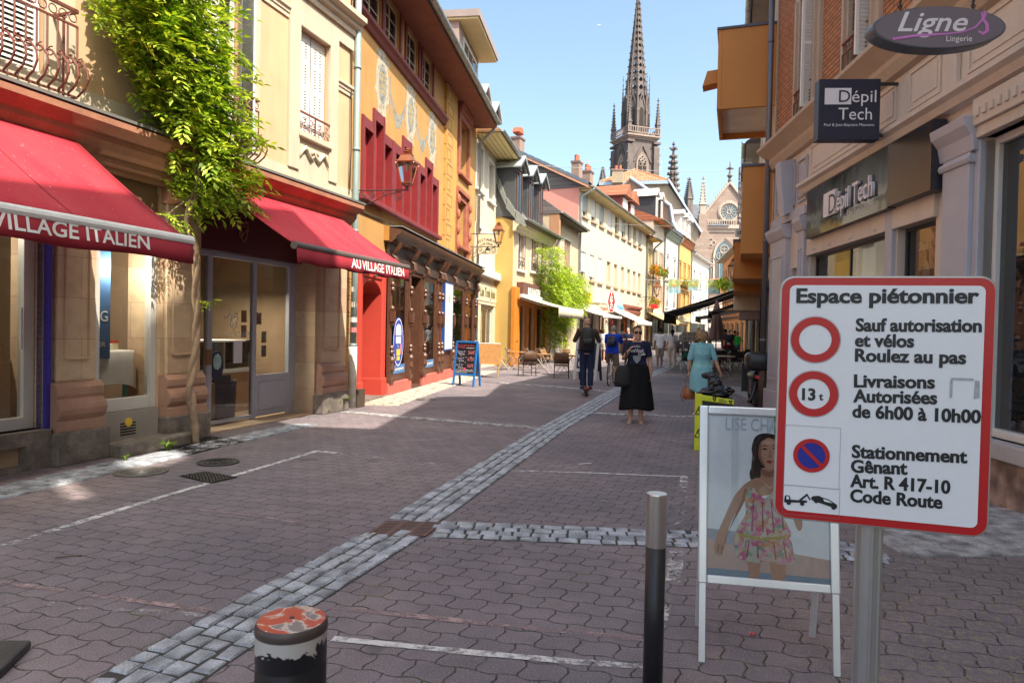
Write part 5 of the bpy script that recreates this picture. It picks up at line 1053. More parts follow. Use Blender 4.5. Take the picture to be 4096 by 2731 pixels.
MPINK=M('render_pink',(.72,.30,.24),.85,.06,.9,.12,stain=.1);m=MB();m.add([(-.006,0,0),(-.006,10.4,0),(-.006,10.4,zF),(-.006,5.2,zF+2.85),(-.006,0,zF)],[(0,4,3,2,1)]);m.build('pink_gable',MPINK,Fh)
m=MB();n=24
for k in range(n):
 y0,y1=-.7+5.9*k/n,-.7+5.9*(k+1)/n;f=lambda y:zF+.06+2.92*max(-.1,(y+.75))/5.95;z=.025*(k%2)
 m.add([(-.32,y0,f(y0)-.02),(-.32,y1,f(y1)-.02),(-.32,y1,f(y1)+.16+z),(-.32,y0,f(y0)+.16+z),(.4,y0,f(y0)),(.4,y1,f(y1)),(.4,y1,f(y1)+.18+z),(.4,y0,f(y0)+.18+z)],[(0,1,2,3),(7,6,5,4),(2,6,7,3),(0,4,5,1)])
m.build('verge_tiles',M('verge_slate',(.13,.16,.20),.6),Fh);m=MB();m.add([(-.3,-.7,zF-.12),(-.3,5.2,zF+2.8),(-.3,5.2,zF+3.0),(-.3,-.7,zF+.08),(-.005,-.7,zF-.12),(-.005,5.2,zF+2.8)],[(0,1,2,3),(0,4,5,1)]);m.build('verge_board',M('verge_salmon',(.62,.32,.20),.7),Fh)
def chimney(parent,F,px,py,w_,h,label=None,pots=1,mat=None,Y=None,hat=False):
 Y=Y or 46;p=atY(px,py,Y);o=parent;x,y,z=F.loc(p) if F else(p.x,p.y,p.z)
 m=MB();m.box(x-w_/2,x+w_/2,y-w_*.35,y+w_*.35,z-h,z);c=m.build('chimney',mat or M('chimney_brown',(.28,.19,.15),.85,.2),o);MB().box(x-w_*.56,x+w_*.56,y-w_*.42,y+w_*.42,z,z+.12).build('chimney_cap',M('cap_brown',(.2,.13,.11),.8),c)
 q=MB()
 for k in range(pots):
  xx=x+(k-(pots-1)/2)*w_*.4;q.lathe([(.13,.1),(.12,.5),(.14,.52),(.1,.55)],(xx,y,z),10)
 if hat:q.box(x-w_*.4,x+w_*.4,y-.2,y+.2,z+.35,z+.42);q.prism([(x-w_*.5,z+.42),(x+w_*.5,z+.42),(x+w_*.3,z+.75),(x-w_*.3,z+.75)],y-.25,y+.25)
 q.build('chimney_pot',M('pot_red',(.45,.12,.06),.7),c)
chimney(Fh,FF,2072,560,.85,1.6,pots=0,Y=45,hat=True);chimney(Fh,FF,2308,655,.75,1.1,pots=2,Y=45.5);chimney(Fh,FF,2352,693,.8,1.0,pots=3,Y=48)
pf=empty('downpipe',FF.w(.1,-.12,0),FF.th,'downpipe at the corner of the pink gable','downpipe');pipe(pf,[(.3,-.75,zF),(0,-.1,zF-.5),(0,0,zF-.8),(0,0,0)],.07,MZINC,'pipe',2.2)
pf=empty('downpipe',FF.w(LF-.1,-.12,0),FF.th,'dark downpipe between the long white house and the yellow-shuttered house','downpipe');pipe(pf,[(-.2,-.75,zF),(0,-.1,zF-.5),(0,0,zF-.8),(0,0,0)],.08,M('pipe_dark',(.16,.16,.15),.5),'pipe',2.2)
MB().box(0,8,-.12,.01,3.55,3.9).build('shop_cornice',MWF,Fh)
m=MB();m.box(5.0,7.5,-.1,.01,2.95,3.5);f=m.build('shop_fascia',M('fascia_beige',(.62,.48,.36),.7),Fh);text(f,'Brasserie 8',5.2,3.1,.26,-.11,M('letter_red',(.5,.06,.03),.6),width=2.0,shear=.1)
m=MB();m.prism([(0,2.95),(-.3,3.0),(-.38,3.25),(-.3,3.4),(-.5,3.55),(-.5,3.7),(0,3.8)],12.2,17.2,'x');m.build('carved_fascia',M('fascia_redbrown',(.25,.09,.06),.6,.25),Fh)
MB().box(10.2,12.0,-.12,.01,2.9,3.6).build('blue_fascia',M('fascia_blue',(.12,.38,.55),.5),Fh)
awn(FF,'white awning over the post office shop, left of the TABAC sign',0.6,5.6,3.05,1.5,2.6,.14,MWAWN)
awn(FF,'large white awning just right of the TABAC sign',7.4,12.6,3.35,2.2,2.35,.28,MWAWN)
awn(FF,'striped red and white awning over the red shop beyond the big white awning',13.6,16.2,3.0,1.2,2.45,.25,MBRICK('awning_stripe',(.75,.7,.62),(.5,.05,.03),(.7,.6,.5),.3,50,.001,0))
yl,w_,h=hang_sign('post_sign','yellow post office sign with a blue bird emblem lettered POSTA','sign',FF,((2323,1172),(2363,1213)),43.2,.12,M('sign_yellow',(.80,.50,.015),.5,.04))
m=MB();[m.prism([(-.2+.05*k,.40-.07*k),(.2-.02*k,.46-.06*k),(.1,.38-.07*k),(-.12,.36-.07*k)],-.068,-.062) for k in range(3)];m.build('bird_emblem',M('emblem_navy',(.02,.04,.2),.5),yl);text(yl,'POSTA',-.22,.08,.09,-.065,M('emblem_navy',None),width=.44,bold=.02)
tb_=atY(2445,1247,45.0);tz_=atY(2445,1163,45.0);tab=empty('tobacco_sign',tb_,R(-8),'tall red diamond sign lettered TABAC in white letters','sign');h=tz_.z-tb_.z
m=MB();m.prism([(-.09,0),(.09,0),(.23,h/2),(.09,h),(-.09,h),(-.23,h/2)],-.06,.06);m.build('sign_body',M('sign_red',(.62,.02,.02),.4,.04),tab,bevel=.01);m=MB();m.prism([(-.12,-.03),(.12,-.03),(.27,h/2),(.12,h+.03),(-.12,h+.03),(-.27,h/2)],-.05,.05);m.build('sign_rim',M('bar_white',None),tab)
text(tab,'TABAC',-.10,h-.25,.185,-.065,M('letter_white',None),width=.2,bold=.03,vertical=True);m=MB();m.box(-.9,-.2,-.02,.02,h*.5,h*.5+.04);m.build('sign_arm',MALU,tab)
# ---- G: five narrow houses closing the left side
def gseg(x,y,deg,px):
 u=math.sin(R(deg)),math.cos(R(deg));k=math.tan(math.atan2(*(ray(px,1330)[:2])));t_=(k*y-x)/(u[0]-k*u[1]);return x+t_*u[0],y+t_*u[1],t_
x,y=3.95+20.6*math.sin(R(22.5)),42.6+20.6*math.cos(R(22.5));GF=[]
for px,eave,soff in((2603,10.0,.8),(2648,12.0,.9),(2704,11.9,.5),(2757,12.2,.8),(2829,11.3,.6)):
 nx,ny,L=gseg(x,y,24,px);GF.append((left_wall(x,y,24),L,eave,soff));print('G',round(x,1),round(y,1),round(L,2));x,y=nx,ny
MYSH=M('shutter_yellow',(.55,.47,.20),.6,.08)
def gwins(L,n,rows,k,w_=1.05):
 o=[]
 for c,d in rows:
  for i in range(n):xm=L*(i+.5)/n;o.append((xm-w_/2,xm+w_/2,c,d,k))
 return o
gs=[('yellow_shuttered_house','narrow cream house with yellow louvred shutters and flower boxes',M('g_cream',(.60,.50,.31),.85,.05),MTILE,M('soffit_yellow',(.62,.44,.10),.8)),('pale_shuttered_house','pale narrow house with pinkish shutters under an orange boarded eave',M('g_pale',(.60,.52,.40),.85,.05),MTILE,M('soffit_orange',(.40,.18,.07),.8)),('ornate_white_house','white ornate narrow house with iron window guards and a green cornice',M('g_white',(.58,.58,.55),.8,.05),MSLATE,M('soffit_green',(.25,.30,.24),.7)),('orange_gabled_house','orange and cream narrow house with a mansard roof and white dormers',M('g_orange',(.56,.34,.12),.85,.08),MTILEG,M('soffit_rust',(.42,.15,.05),.7)),('low_white_house','low white house with dark windows at the far end of the left side',M('g_white2',(.60,.58,.52),.8,.04),MSLATE,M('soffit_white',(.7,.68,.62),.7))]
MG1=M('g_shop_cream',(.68,.60,.46),.6);GH=[]
for i,((F,L,eave,soff),(nm,lab,wm,rm_,sm)) in enumerate(zip(GF,gs)):
 n=(1,2,2,3,3)[i];rows=((4.2,6.2),(7.4,9.4)) if i else((4.2,6.1),(7.2,9.2));wd=(.9,.95,1.0,1.0,1.2)[i];kind=('win',MWHITE,.9)
 H_=house(nm,lab,F,L,eave,wm,gwins(L,n,rows,kind,wd),soff,sm,(1.5,1.6,1.6,0,2.6)[i],(3,3.2,3,3,3)[i],rm_,9,ground=[(.3+L*.05,L-.3-L*.05,.2,2.9,(MORW,MORW,MWHITE,MG1,MG1)[i],1,2)],gut=i!=4);GH.append(H_)
 for(a,b_,c,d,_) in gwins(L,n,rows,kind,wd):
  if i==0:louvre(H_,a-.55,a,c,d,-.05,MYSH,0);louvre(H_,b_,b_+.55,c,d,-.05,MYSH,0)
  elif i==1:louvre(H_,a-.5,a,c,d,-.05,M('shutter_rose',(.55,.40,.32),.6),0);louvre(H_,b_,b_+.5,c,d,-.05,M('shutter_rose',None),0)
  elif i in(2,4):surround(H_,a,b_,c,d,.16,.06,M('trim_white',(.78,.77,.74),.7),sill=M('trim_white',None),lint=.1);gm=MB();[gm.box(a,b_,-.06,-.04,c+.1*k,c+.1*k+.02) for k in range(1,8)];gm.build('window_guard',MBLACKM,H_)
  else:surround(H_,a,b_,c,d,.18,.07,M('trim_orange',(.62,.36,.10),.7),sill=M('trim_cream',(.7,.56,.34),.7),lint=.12)
 if i in(2,3):MB().box(0,L,-.16,.01,3.6,3.85).build('string_course',wm,H_);MB().box(0,L,-.2,.01,6.9,7.05).build('string_course',wm,H_);MB().prism([(0,eave-.7),(-.15,eave-.65),(-.3,eave-.3),(-.45,eave-.2),(-.45,eave-.05),(0,eave-.05)],0,L,'x').build('cornice',sm,H_)
 pg=empty('downpipe',F.w(L-.08,-.12,0),F.th,('dark downpipe left of the pale shuttered house','dark downpipe right of the pale shuttered house','dark downpipe right of the ornate white house','dark downpipe right of the orange house','thin downpipe at the far end of the low white house')[i],'downpipe');pipe(pg,[(0,-soff,eave),(0,-.1,eave-.6),(0,0,eave-1),(0,0,0)],.08,M('pipe_dark',None),'pipe',3)
 # mansard of the orange house, its brown side wall towards us, dormers
F,L,eave,_=GF[3];H_=GH[3];mp_=[(-.6,eave),(.1,eave+.5),(.6,eave+1.4),(.9,eave+3.2),(5.5,eave+6.6),(10.5,eave+3.0),(11,eave)]
MB().prism(mp_,-.02,L,'x').build('mansard_roof',M('mansard_brown',(.26,.12,.08),.7,.2),H_);m=MB();m.add([(-.05,y_,z_) for y_,z_ in mp_],[tuple(range(len(mp_)-1,-1,-1))]);m.build('side_gable',M('side_brown',(.36,.21,.14),.9,.2,.8,stain=.4),H_)
m=MB();m.tube([(-.15,y_,z_+.1) for y_,z_ in mp_[:5]],.2,6);m.build('verge_flashing',M('flash_blue',(.42,.50,.58),.4,metal=.3),H_)
for xm in(1.4,3.9,6.4):
 m=MB();m.box(xm-.75,xm+.75,-.1,2,eave+.5,eave+2.5);d=m.build('dormer',M('dormer_white',(.68,.62,.55),.6),H_);window(d,xm-.5,xm+.5,eave+.7,eave+2.3,-.13,MWHITE,MGL,2,2,.09,name='dormer_window');m=MB();m.prism([(xm-1,eave+2.5),(xm,eave+3.1),(xm+1,eave+2.5)],-.4,2.4);m.build('dormer_roof',M('dormer_cap_white',(.6,.6,.58),.5),d)
F,L,eave,_=GF[1];H_=GH[1]
for xm in(1.2,3.4):
 m=MB();m.box(xm-.5,xm+.5,.0,2,eave+.2,eave+2.5);d=m.build('dormer',M('dormer_black',None),H_);window(d,xm-.4,xm+.4,eave+.4,eave+2.3,-.05,MWHITE,MGL,2,1,.12,name='dormer_window');m=MB();m.prism([(xm-.75,eave+2.4),(xm,eave+3.2),(xm+.75,eave+2.4),(xm+.6,eave+2.4),(xm,eave+3.0),(xm-.6,eave+2.4)],-.2,2.2);m.build('dormer_gable',MWHITE,d)
 # red tiled dormers on the roof of the long house
for x,k in((15.2,1.0),(18.2,.8)):
 m=MB();m.box(x,x+2.2*k,1.0,4.5,zF+.9,zF+2.5);d=m.build('roof_dormer',M('dormer_red',(.24,.05,.04),.7),Fh);m=MB();m.prism([(x-.3,zF+2.4),(x+1.1*k,zF+3.5),(x+2.2*k+.3,zF+2.4)],.6,5);m.build('dormer_tiles',MTILE,d);MB().box(x+.3,x+2.2*k-.3,.95,1.0,zF+1.1,zF+2.3).build('dormer_window',MWHITE,d)
 # flower boxes of the yellow house
MFLW=leafmat('flower_red',(.75,.10,.02),(.85,.22,.02),(.75,.45,.03));MFG=leafmat('flower_leaf',(.08,.18,.02),(.15,.28,.04),(.25,.35,.06))
for k,(F,L,z,x0,x1,lab) in enumerate(((GF[0][0],0,7.15,.2,2.4,'upper flower box with red and orange blooms under the yellow shutters'),(GF[0][0],0,4.15,.2,2.4,'lower flower box with red blooms under the yellow shutters'),(GF[1][0],0,7.2,.4,3.6,'flower box on the upper sill of the pale shuttered house'),(GF[3][0],0,7.0,.6,6.6,'row of small potted flowers on the ledge of the orange house'))):
 fb_=empty('flower_box',F.w((x0+x1)/2,-.45,z),F.th,lab,'flower box','flower boxes on the far houses');h_=(x1-x0)/2;MB().box(-h_,h_,-.12,.12,-.2,.02).build('planter',M('planter_brown',(.2,.1,.06),.7),fb_);rr_=random.Random(k)
 for nm,mt,cnt,s_ in(('leaves',MFG,240,.22),('blooms',MFLW,260 if k<2 else 60,.17)):
  m=MB()
  for _ in range(cnt):
   p=Vector((rr_.uniform(-h_,h_),rr_.gauss(-.12,.16),rr_.gauss(.12,.22)));a=Vector((rr_.uniform(-1,1),rr_.uniform(-1,1),rr_.uniform(-1,1))).normalized()*s_;b_=a.cross(Vector((rr_.random(),rr_.random(),rr_.random()))).normalized()*s_*.7;m.add([p-a*.5,p+b_*.5,p+a*.5,p-b_*.5],[(0,1,2,3)])
  m.build(nm,mt,fb_)
lp3=atY(2627,1165,58);lantern('street_lamp',lp3,GF[0][0].th,'far wall lantern on a scrolled bracket by the lower flower box',max(1.5,GF[0][0].loc(lp3)[1]*-1),1.15)
rsn,w_,h=hang_sign('round_red_sign','small red lozenge sign over the orange shop','sign',FF,((2602,1217),(2630,1234)),57,.1,M('sign_red',None))
awn(GF[1][0],'yellow-edged awning sloping over the ornate white doorway',-2,6.5,3.5,2.2,2.5,.2,M('awning_yellow',(.75,.52,.2),.8))
m=MB();F,L,e_,_=GF[3];m.box(.3,L-.2,-.14,-.02,2.95,3.6);f=m.build('shop_fascia',M('fascia_straw',(.5,.42,.26),.6),GH[3]);text(f,'JEAN caco',.8,3.1,.38,-.15,M('letter_gold',(.3,.22,.05),.5),width=4.6)
# ================================================================== BEHIND: church, tower, roofs
MCH=MBRICK('church_sandstone',(.44,.34,.28),(.35,.26,.22),(.28,.21,.18),1.4,.6,.02,.5,'hz',.2,.85,.3);MCHD=M('church_dark',(.14,.115,.108),.9,.3,.6,.3,stain=.5);MCHL=M('church_trim',(.45,.38,.32),.85,.15,.8,.2,stain=.3)
MCGL=M('church_glass',(.10,.17,.21),.2,.3,2);MCHT=M('tower_trim',(.30,.235,.20),.85,.2,.8,.2,stain=.4);MVOID=M('void_dark',(.03,.025,.022),.9)
def pointed(cx,z0,zs,hw,n=7):
 """Outline of a pointed arch opening: bottom z0, springing zs, half width hw."""
 L=[(cx-hw+2*hw*(1-math.cos(R(60*k/n))),zs+2*hw*math.sin(R(60*k/n))) for k in range(n+1)]
 Rr=[(2*cx-x,z) for x,z in reversed(L[:-1])];return[(cx-hw,z0)]+L+Rr+[(cx+hw,z0)]
def gothic(parent,cx,z0,zs,hw,y,rim,big=True,axis='y',glass=None,trim=None):
 """Pointed window: moulded rim, dark pane, mullions, and a traceried head."""
 MCHL=trim or globals()['MCHL'];o=pointed(cx,z0,zs,hw);i=pointed(cx,z0,zs,hw-rim);m=MB()
 for k in range(len(o)-1):
  a,b_,c,d=o[k],o[k+1],i[k+1],i[k];m.add([(a[0],y-.25,a[1]),(b_[0],y-.25,b_[1]),(c[0],y-.02,c[1]),(d[0],y-.02,d[1]),(a[0],y,a[1]),(b_[0],y,b_[1])],[(0,1,2,3),(0,4,5,1)])
 f=m.build('window_tracery',MCHL,parent);g=MB();g.prism(i,y-.03,y+.05,'y');g.build('window_glass',glass or MCGL,f)
 t=MB();r=hw-rim;RXX=Matrix.Rotation(math.pi/2,3,'X')
 for s in((-1,0,1) if big else(0,)):t.box(cx+s*r*.5-.06,cx+s*r*.5+.06,y-.14,y-.03,z0,zs+(.1 if s==0 else .4))
 t.torus((cx,y-.08,zs+r*.75),r*.48,.09,RXX,20,5)
 for s in(-1,1):t.torus((cx+s*r*.5,y-.08,zs-.05*r),r*.38,.08,RXX,16,5)
 if big:
  for q in range(4):t.torus((cx+r*.22*math.cos(q*1.571+.78),y-.08,zs+r*.75+r*.22*math.sin(q*1.571+.78)),r*.2,.05,RXX,10,4)
 t.build('mullions',MCHL,f);return f
def pinnacle(mb,c,r,h,n=4,crock=7):
 """Slender spirelet with crockets and a finial."""
 x,y,z=c;st=math.pi/4
 mb.lathe([(r,0),(r,h*.25),(r*1.3,h*.27),(r*1.15,h*.3),(r*.85,h*.32)],c,n,start=st);mb.lathe([(r*.85,h*.32),(r*.12,h*.93)],c,n,start=st)
 for k in range(crock):
  u=k/crock;rr=r*.85*(1-u)+r*.12*u;zz=z+h*(.34+.57*u)
  for q in range(n):a=st+2*math.pi*q/n;mb.cbox((x+math.cos(a)*(rr+r*.13),y+math.sin(a)*(rr+r*.13),zz),(r*.3,r*.3,r*.26))
 mb.lathe([(r*.1,h*.9),(r*.32,h*.93),(r*.12,h*.955),(r*.1,h*.97),(r*.24,h*.985),(.01,h*1.02)],c,6);mb.cbox((x,y,z+h*.935),(r*1.1,r*.2,r*.22));mb.cbox((x,y,z+h*.935),(r*.2,r*1.1,r*.22))
def cren(mb,a,b_,z,h,n,w_=.16):
 a,b_=Vector(a),Vector(b_);d=b_-a;ang=math.atan2(d.y,d.x);Mz=Matrix.Rotation(ang,3,'Z');L=d.length
 for zz in(z+.08,z+h-.1):mb.cbox(((a+b_)/2).to_tuple()[:2]+(zz,),(L,.22,.2),Mz)
 for k in range(n+1):p=a+d*k/n;mb.cbox((p.x,p.y,z+h/2),(w_,.2,h),Mz)
 # ---- bell tower with openwork spire
YT=170;tp=atY(2537,700,YT);T=empty('bell_tower',(tp.x,YT,0),R(20),'tall dark gothic bell tower with an openwork spire rising over the roofs','bell tower')
zt=lambda y:EYE+(1326-y)*YT/FPX
hw=3.6;zg=zt(552);m=MB();m.box(-hw,hw,-hw,hw,0,zg-1.2);m.build('tower_stage',MCHD,T)
for rot in(0,-math.pi/2):
 f=empty_=None
 w_=gothic(T,0,zg-14,zg-7.4,1.7,-hw-.05,.55,False,glass=MVOID,trim=MCHT);w_.rotation_euler.z=rot;q=MB();RXX=Matrix.Rotation(math.pi/2,3,'X');[q.torus((.45*math.cos(k*1.571),-hw-.12,zg-6.2+.45*math.sin(k*1.571)),.4,.1,RXX,10,4) for k in range(4)];q.build('quatrefoil',MCHL,w_)
 g_=MB();g_.prism([(-2.6,zg-6.9),(0,zg-2.2),(2.6,zg-6.9),(2.2,zg-6.9),(0,zg-3.0),(-2.2,zg-6.9)],-hw-.3,-hw);gg=g_.build('window_gable',MCHD,T);gg.rotation_euler.z=rot
m=MB()
for sx in(-1,1):
 for sy in(-1,1):
  m.box(sx*hw-.75,sx*hw+.75,sy*hw-.75,sy*hw+.75,0,zg-3);m.cbox((sx*hw,sy*hw,zg-2.2),(1.9,1.9,.5));[m.cbox((sx*(hw+.55+.05*k),sy*(hw+.55),zg-16+2.2*k),(.5,.5,.4)) for k in range(6)]
m.build('corner_buttress',MCHD,T)
m=MB();[m.box(-hw-e,hw+e,-hw-e,hw+e,zg-1.6+k*.35,zg-1.2+k*.35) for k,e in enumerate((.3,.6,.95))];m.build('gallery_cornice',MCHT,T)
m=MB();k=hw+.75;[cren(m,a,b_,zg-.15,1.5,14) for a,b_ in(((-k,-k,0),(k,-k,0)),((-k,-k,0),(-k,k,0)),((k,-k,0),(k,k,0)))];m.build('gallery_balustrade',MCHT,T)
for sx in(-1,1):
 for sy in(-1,1):m=MB();pinnacle(m,(sx*(hw+.3),sy*(hw+.3),zg-.2),.62,9.0);m.build('corner_pinnacle',MCHD,T,rz=None)
zo=zt(402);m=MB();st=math.pi/8
m.lathe([(3.0,zg-.5),(3.0,zo-1)],n=8,start=st);m.build('octagon_stage',MCHD,T)
for q in range(8):
 a=q*math.pi/4;fo=MB();d_=3.0*math.cos(math.pi/8);fo.prism(pointed(0,zg+.6,zo-3.6,.55),-d_-.03,-d_+.1);fo.v=[tuple(Matrix.Rotation(a,3,'Z')@Vector(v)) for v in fo.v];fo.build('belfry_opening',MVOID,T)
 fr=MB();fr.prism([(-1.1,zo-2.6),(0,zo+1.2),(1.1,zo-2.6),(.8,zo-2.6),(0,zo+.3),(-.8,zo-2.6)],-d_-.2,-d_);fr.box(-.95,-.75,-d_-.15,-d_,zg,zo-2.6).box(.75,.95,-d_-.15,-d_,zg,zo-2.6);fr.v=[tuple(Matrix.Rotation(a,3,'Z')@Vector(v)) for v in fr.v];fr.build('belfry_gable',MCHD,T)
 m=MB();pinnacle(m,(3.2*math.cos(st+a),3.2*math.sin(st+a),zg+2),.34,zo+3.5-zg);m.build('octagon_pinnacle',MCHD,T)
m=MB();z0,z1,r0,r1=zo-1.2,zt(-30),2.7,.16;nt=17
rad=lambda z:r0+(r1-r0)*(z-z0)/(z1-z0)
cr=MB()
for q in range(8):
 a0,a1=st+q*math.pi/4,st+(q+1)*math.pi/4;E0=lambda z,a:Vector((rad(z)*math.cos(a),rad(z)*math.sin(a),z))
 for k in range(nt):
  u0,u1=(k/nt)**.85,((k+1)/nt)**.85;za,zb=z0+(z1-z0)*u0,z0+(z1-z0)*u1;c=[E0(za,a0),E0(za,a1),E0(zb,a1),E0(zb,a0)];ctr=sum(c,Vector())/4
  if k>nt-3:m.add(c,[(0,1,2,3)])
  else:
   ex=(c[1]+c[2]-c[0]-c[3])/4;ez=(c[2]+c[3]-c[0]-c[1])/4;hole=[ctr+ex*.66*math.cos(R(45*j+22))+ez*.62*math.sin(R(45*j+22)) for j in range(8)];outer=[c[2],(c[2]+c[3])/2,c[3],(c[3]+c[0])/2,c[0],(c[0]+c[1])/2,c[1],(c[1]+c[2])/2]
   for j in range(8):m.add([outer[j],outer[(j+1)%8],hole[(j+1)%8],hole[j]],[(0,1,2,3)])
  p=E0((za+zb)/2,a0);rr=max(.12,rad(za)*.10);d=Vector((math.cos(a0),math.sin(a0),.2));cr.cbox(p+d*rr*1.2,(rr*1.5,rr*1.5,rr*1.1),Matrix.Rotation(a0,3,'Z'))
 cr.tube([E0(z0,a0),E0(z1,a0)],[.16,.06],5)
sp=m.build('openwork_spire',MCHD,T);md=sp.modifiers.new('solid','SOLIDIFY');md.thickness=.22;cr.build('crockets',MCHD,T)
m=MB();m.lathe([(.2,0),(.5,.4),(.2,.8),(.15,1.6),(.6,2.0),(.2,2.4),(.05,4)],(0,0,z1-.6),8);m.build('finial',MCHD,T)
# ---- church with rose window
YC=130;cp=atY(2914,900,YC);CH=empty('gothic_church',(cp.x,YC,0),R(-8),'pink sandstone gothic church front with a rose window, gable and tall traceried windows','church')
zc=lambda y:EYE+(1333-y)*YC/FPX;SCX=YC/FPX;ox=lambda px:(px-2914)*SCX
ap,ft=zc(735),zc(862);hwc=4.6;m=MB();m.add([(x,y,z) for y in(0,1.2) for x,z in((-hwc,0),(hwc,0),(hwc,ft),(0,ap),(-hwc,ft))],[(0,1,2,3,4),(9,8,7,6,5),(0,4,9,5),(4,3,8,9),(3,2,7,8),(2,1,6,7)]);m.build('gable_front',MCH,CH)
m=MB();m.box(-6.3,6.3,-.3,2,0,zc(905));m.build('lower_front',MCH,CH)
m=MB()
for s in(-1,1):
 for k in range(12):u=k/12;x,z=s*hwc*(1-u),ft+(ap-ft)*u;m.cbox((x+s*.1,-.1,z+.35),(.34,.4,.4))
 m.tube([(s*(hwc+.2),-.15,ft-.1),(0,-.15,ap+.15)],.22,6)
m.build('gable_coping',MCHL,CH);m=MB();m.lathe([(.25,0),(.35,.5),(.2,1),(.55,1.4),(.18,1.9),(.15,2.6),(.4,2.9),(.12,3.2),(.05,4.2)],(0,0,ap),8);m.cbox((0,0,ap+2.75),(1.3,.25,.25));m.build('gable_finial',MCHD,CH)
RXX=Matrix.Rotation(math.pi/2,3,'X');rz_=zc(848);rr=1.72;m=MB();m.torus((0,-.1,rz_),rr,.2,RXX,32,6);m.torus((0,-.05,rz_),rr+.28,.12,RXX,32,5);rw=m.build('rose_window',MCHL,CH);m=MB();m.prism([(rr*math.cos(R(k*12)),rz_+rr*math.sin(R(k*12))) for k in range(30)],-.06,.02);m.build('rose_glass',MCGL,rw)
m=MB();m.torus((0,-.1,rz_),.32,.08,RXX,16,5);[m.tube([(.35*math.cos(k*math.pi/6),-.1,rz_+.35*math.sin(k*math.pi/6)),(rr*.8*math.cos(k*math.pi/6),-.1,rz_+rr*.8*math.sin(k*math.pi/6))],.06,5) for k in range(12)];[m.torus((rr*.84*math.cos(R(15+30*k)),-.1,rz_+rr*.84*math.sin(R(15+30*k))),.22,.06,RXX,10,4) for k in range(12)];m.build('rose_tracery',MCHL,rw)
m=MB();cren(m,(-6.3,-.5,0),(6.3,-.5,0),zc(905),1.15,30,.13);m.box(-6.5,6.5,-.75,0,zc(905)-.5,zc(905));m.build('balustrade',MCHL,CH)
m=MB();m.box(-6.5,6.5,-.45,-.28,zc(930),zc(912));m.build('leaf_frieze',MCHL,CH)
gothic(CH,ox(2898),zc(1250),zc(1022),1.95,-.32,.38,True);gothic(CH,ox(2850),zc(1250),zc(1062),1.05,-.32,.3,False);gothic(CH,ox(2958),zc(1250),zc(1022),1.5,-.32,.3,False)
m=MB();x,z=ox(2846),zc(972);[m.torus((x+.42*math.cos(k*1.571),-.34,z+.42*math.sin(k*1.571)),.42,.09,RXX,14,5) for k in range(4)];qf=m.build('quatrefoil',MCHL,CH);m=MB();m.prism([(x+.75*math.cos(R(k*30)),z+.75*math.sin(R(k*30))) for k in range(12)],-.33,-.29);m.build('quatrefoil_glass',MCHD,qf)
m=MB();x=ox(2812);m.box(x-.8,x+.8,-1.2,.6,0,zc(860));m.box(x-1.1,x+1.1,-1.7,.6,0,zc(930));m.build('stair_buttress',MCH,CH);m=MB();pinnacle(m,(x,-.3,zc(862)),.75,7.4,4,7);m.build('buttress_pinnacle',MCHL,CH)
m=MB();m.prism([(-1,zc(905)),(7,zc(790)),(15,zc(905))],-26,.0,'x');m.build('slate_roof',MSLATE,CH);m=MB();m.box(-26,-4,.6,14,0,zc(905));m.build('nave_wall',MCH,CH)
m=MB();cren(m,(-26,-.2,0),(-6.5,-.2,0),zc(1010),1.3,40,.15);m.box(-26,-6.3,-.5,.6,0,zc(1010));m.build('aisle_balustrade',MCHL,CH)
for px,yt,yb,r,Y in((2688,574,860,1.5,135),(2755,711,805,.8,128),(2410,668,740,.8,150)):
 b_=atY(px,yb,Y);h=(yb-yt)*Y/FPX;q=empty('church_pinnacle',(b_.x,Y,0),R(20),{2688:'large crocketed pinnacle between the tower and the rose gable',2755:'small dark crocketed pinnacle on the slate roof left of the rose gable',2410:'small dark stone finial poking up left of the bell tower'}[px],'pinnacle')
 m=MB();pinnacle(m,(0,0,b_.z-h*.25),r,h*1.25,8 if px==2688 else 4,9);m.build('spirelet',MCHD,q);m=MB();m.lathe([(r,0),(r,b_.z-h*.2)],n=8);m.build('shaft',MCHD,q)
 # ---- beige house with a hipped red tile roof behind the row
YB=100;bp_=atY(2535,720,YB);BH=empty('hipped_roof_house',(bp_.x,YB,0),R(-12),'tall beige house with a half-hipped orange tile roof in front of the bell tower','house');sb_=YB/FPX;zb=lambda y:EYE+(1327-y)*sb_;xb=lambda px:(px-2535)*sb_
P=[(xb(2340),0),(xb(2790),0),(xb(2790),zb(925)),(xb(2664),zb(735)),(xb(2405),zb(735)),(xb(2340),zb(830))];MB().prism(P,0,18,'y').build('gable_wall',M('beige_stained',(.40,.31,.22),.9,.15,.7,.1,stain=.5),BH)
pk=zb(655);m=MB();e0,e1,ze=xb(2398),xb(2670),zb(728);m.add([(e0,-.4,ze),(e1,-.4,ze),(0,4.0,pk),(0,16,pk),(xb(2330),-.3,zb(840)),(xb(2330),16,zb(840)),(xb(2800),-.3,zb(935)),(xb(2800),16,zb(935)),(e0,16,ze),(e1,16,ze)],[(0,1,2),(1,9,3,2),(0,2,3,8),(0,8,5,4),(1,6,7,9)]);rf=m.build('tile_roof',MBRICK('tile_orange',(.60,.27,.14),(.44,.17,.08),(.2,.08,.05),.34,.30,.03,0.0,'xz',.9),BH)
m=MB();m.box(e0,e1,-.5,-.3,ze-.55,ze-.05);m.tube([(e1,-.45,ze),(xb(2800),-.4,zb(935))],.16,6);m.build('verge_flashing',M('flash_blue',None),BH)
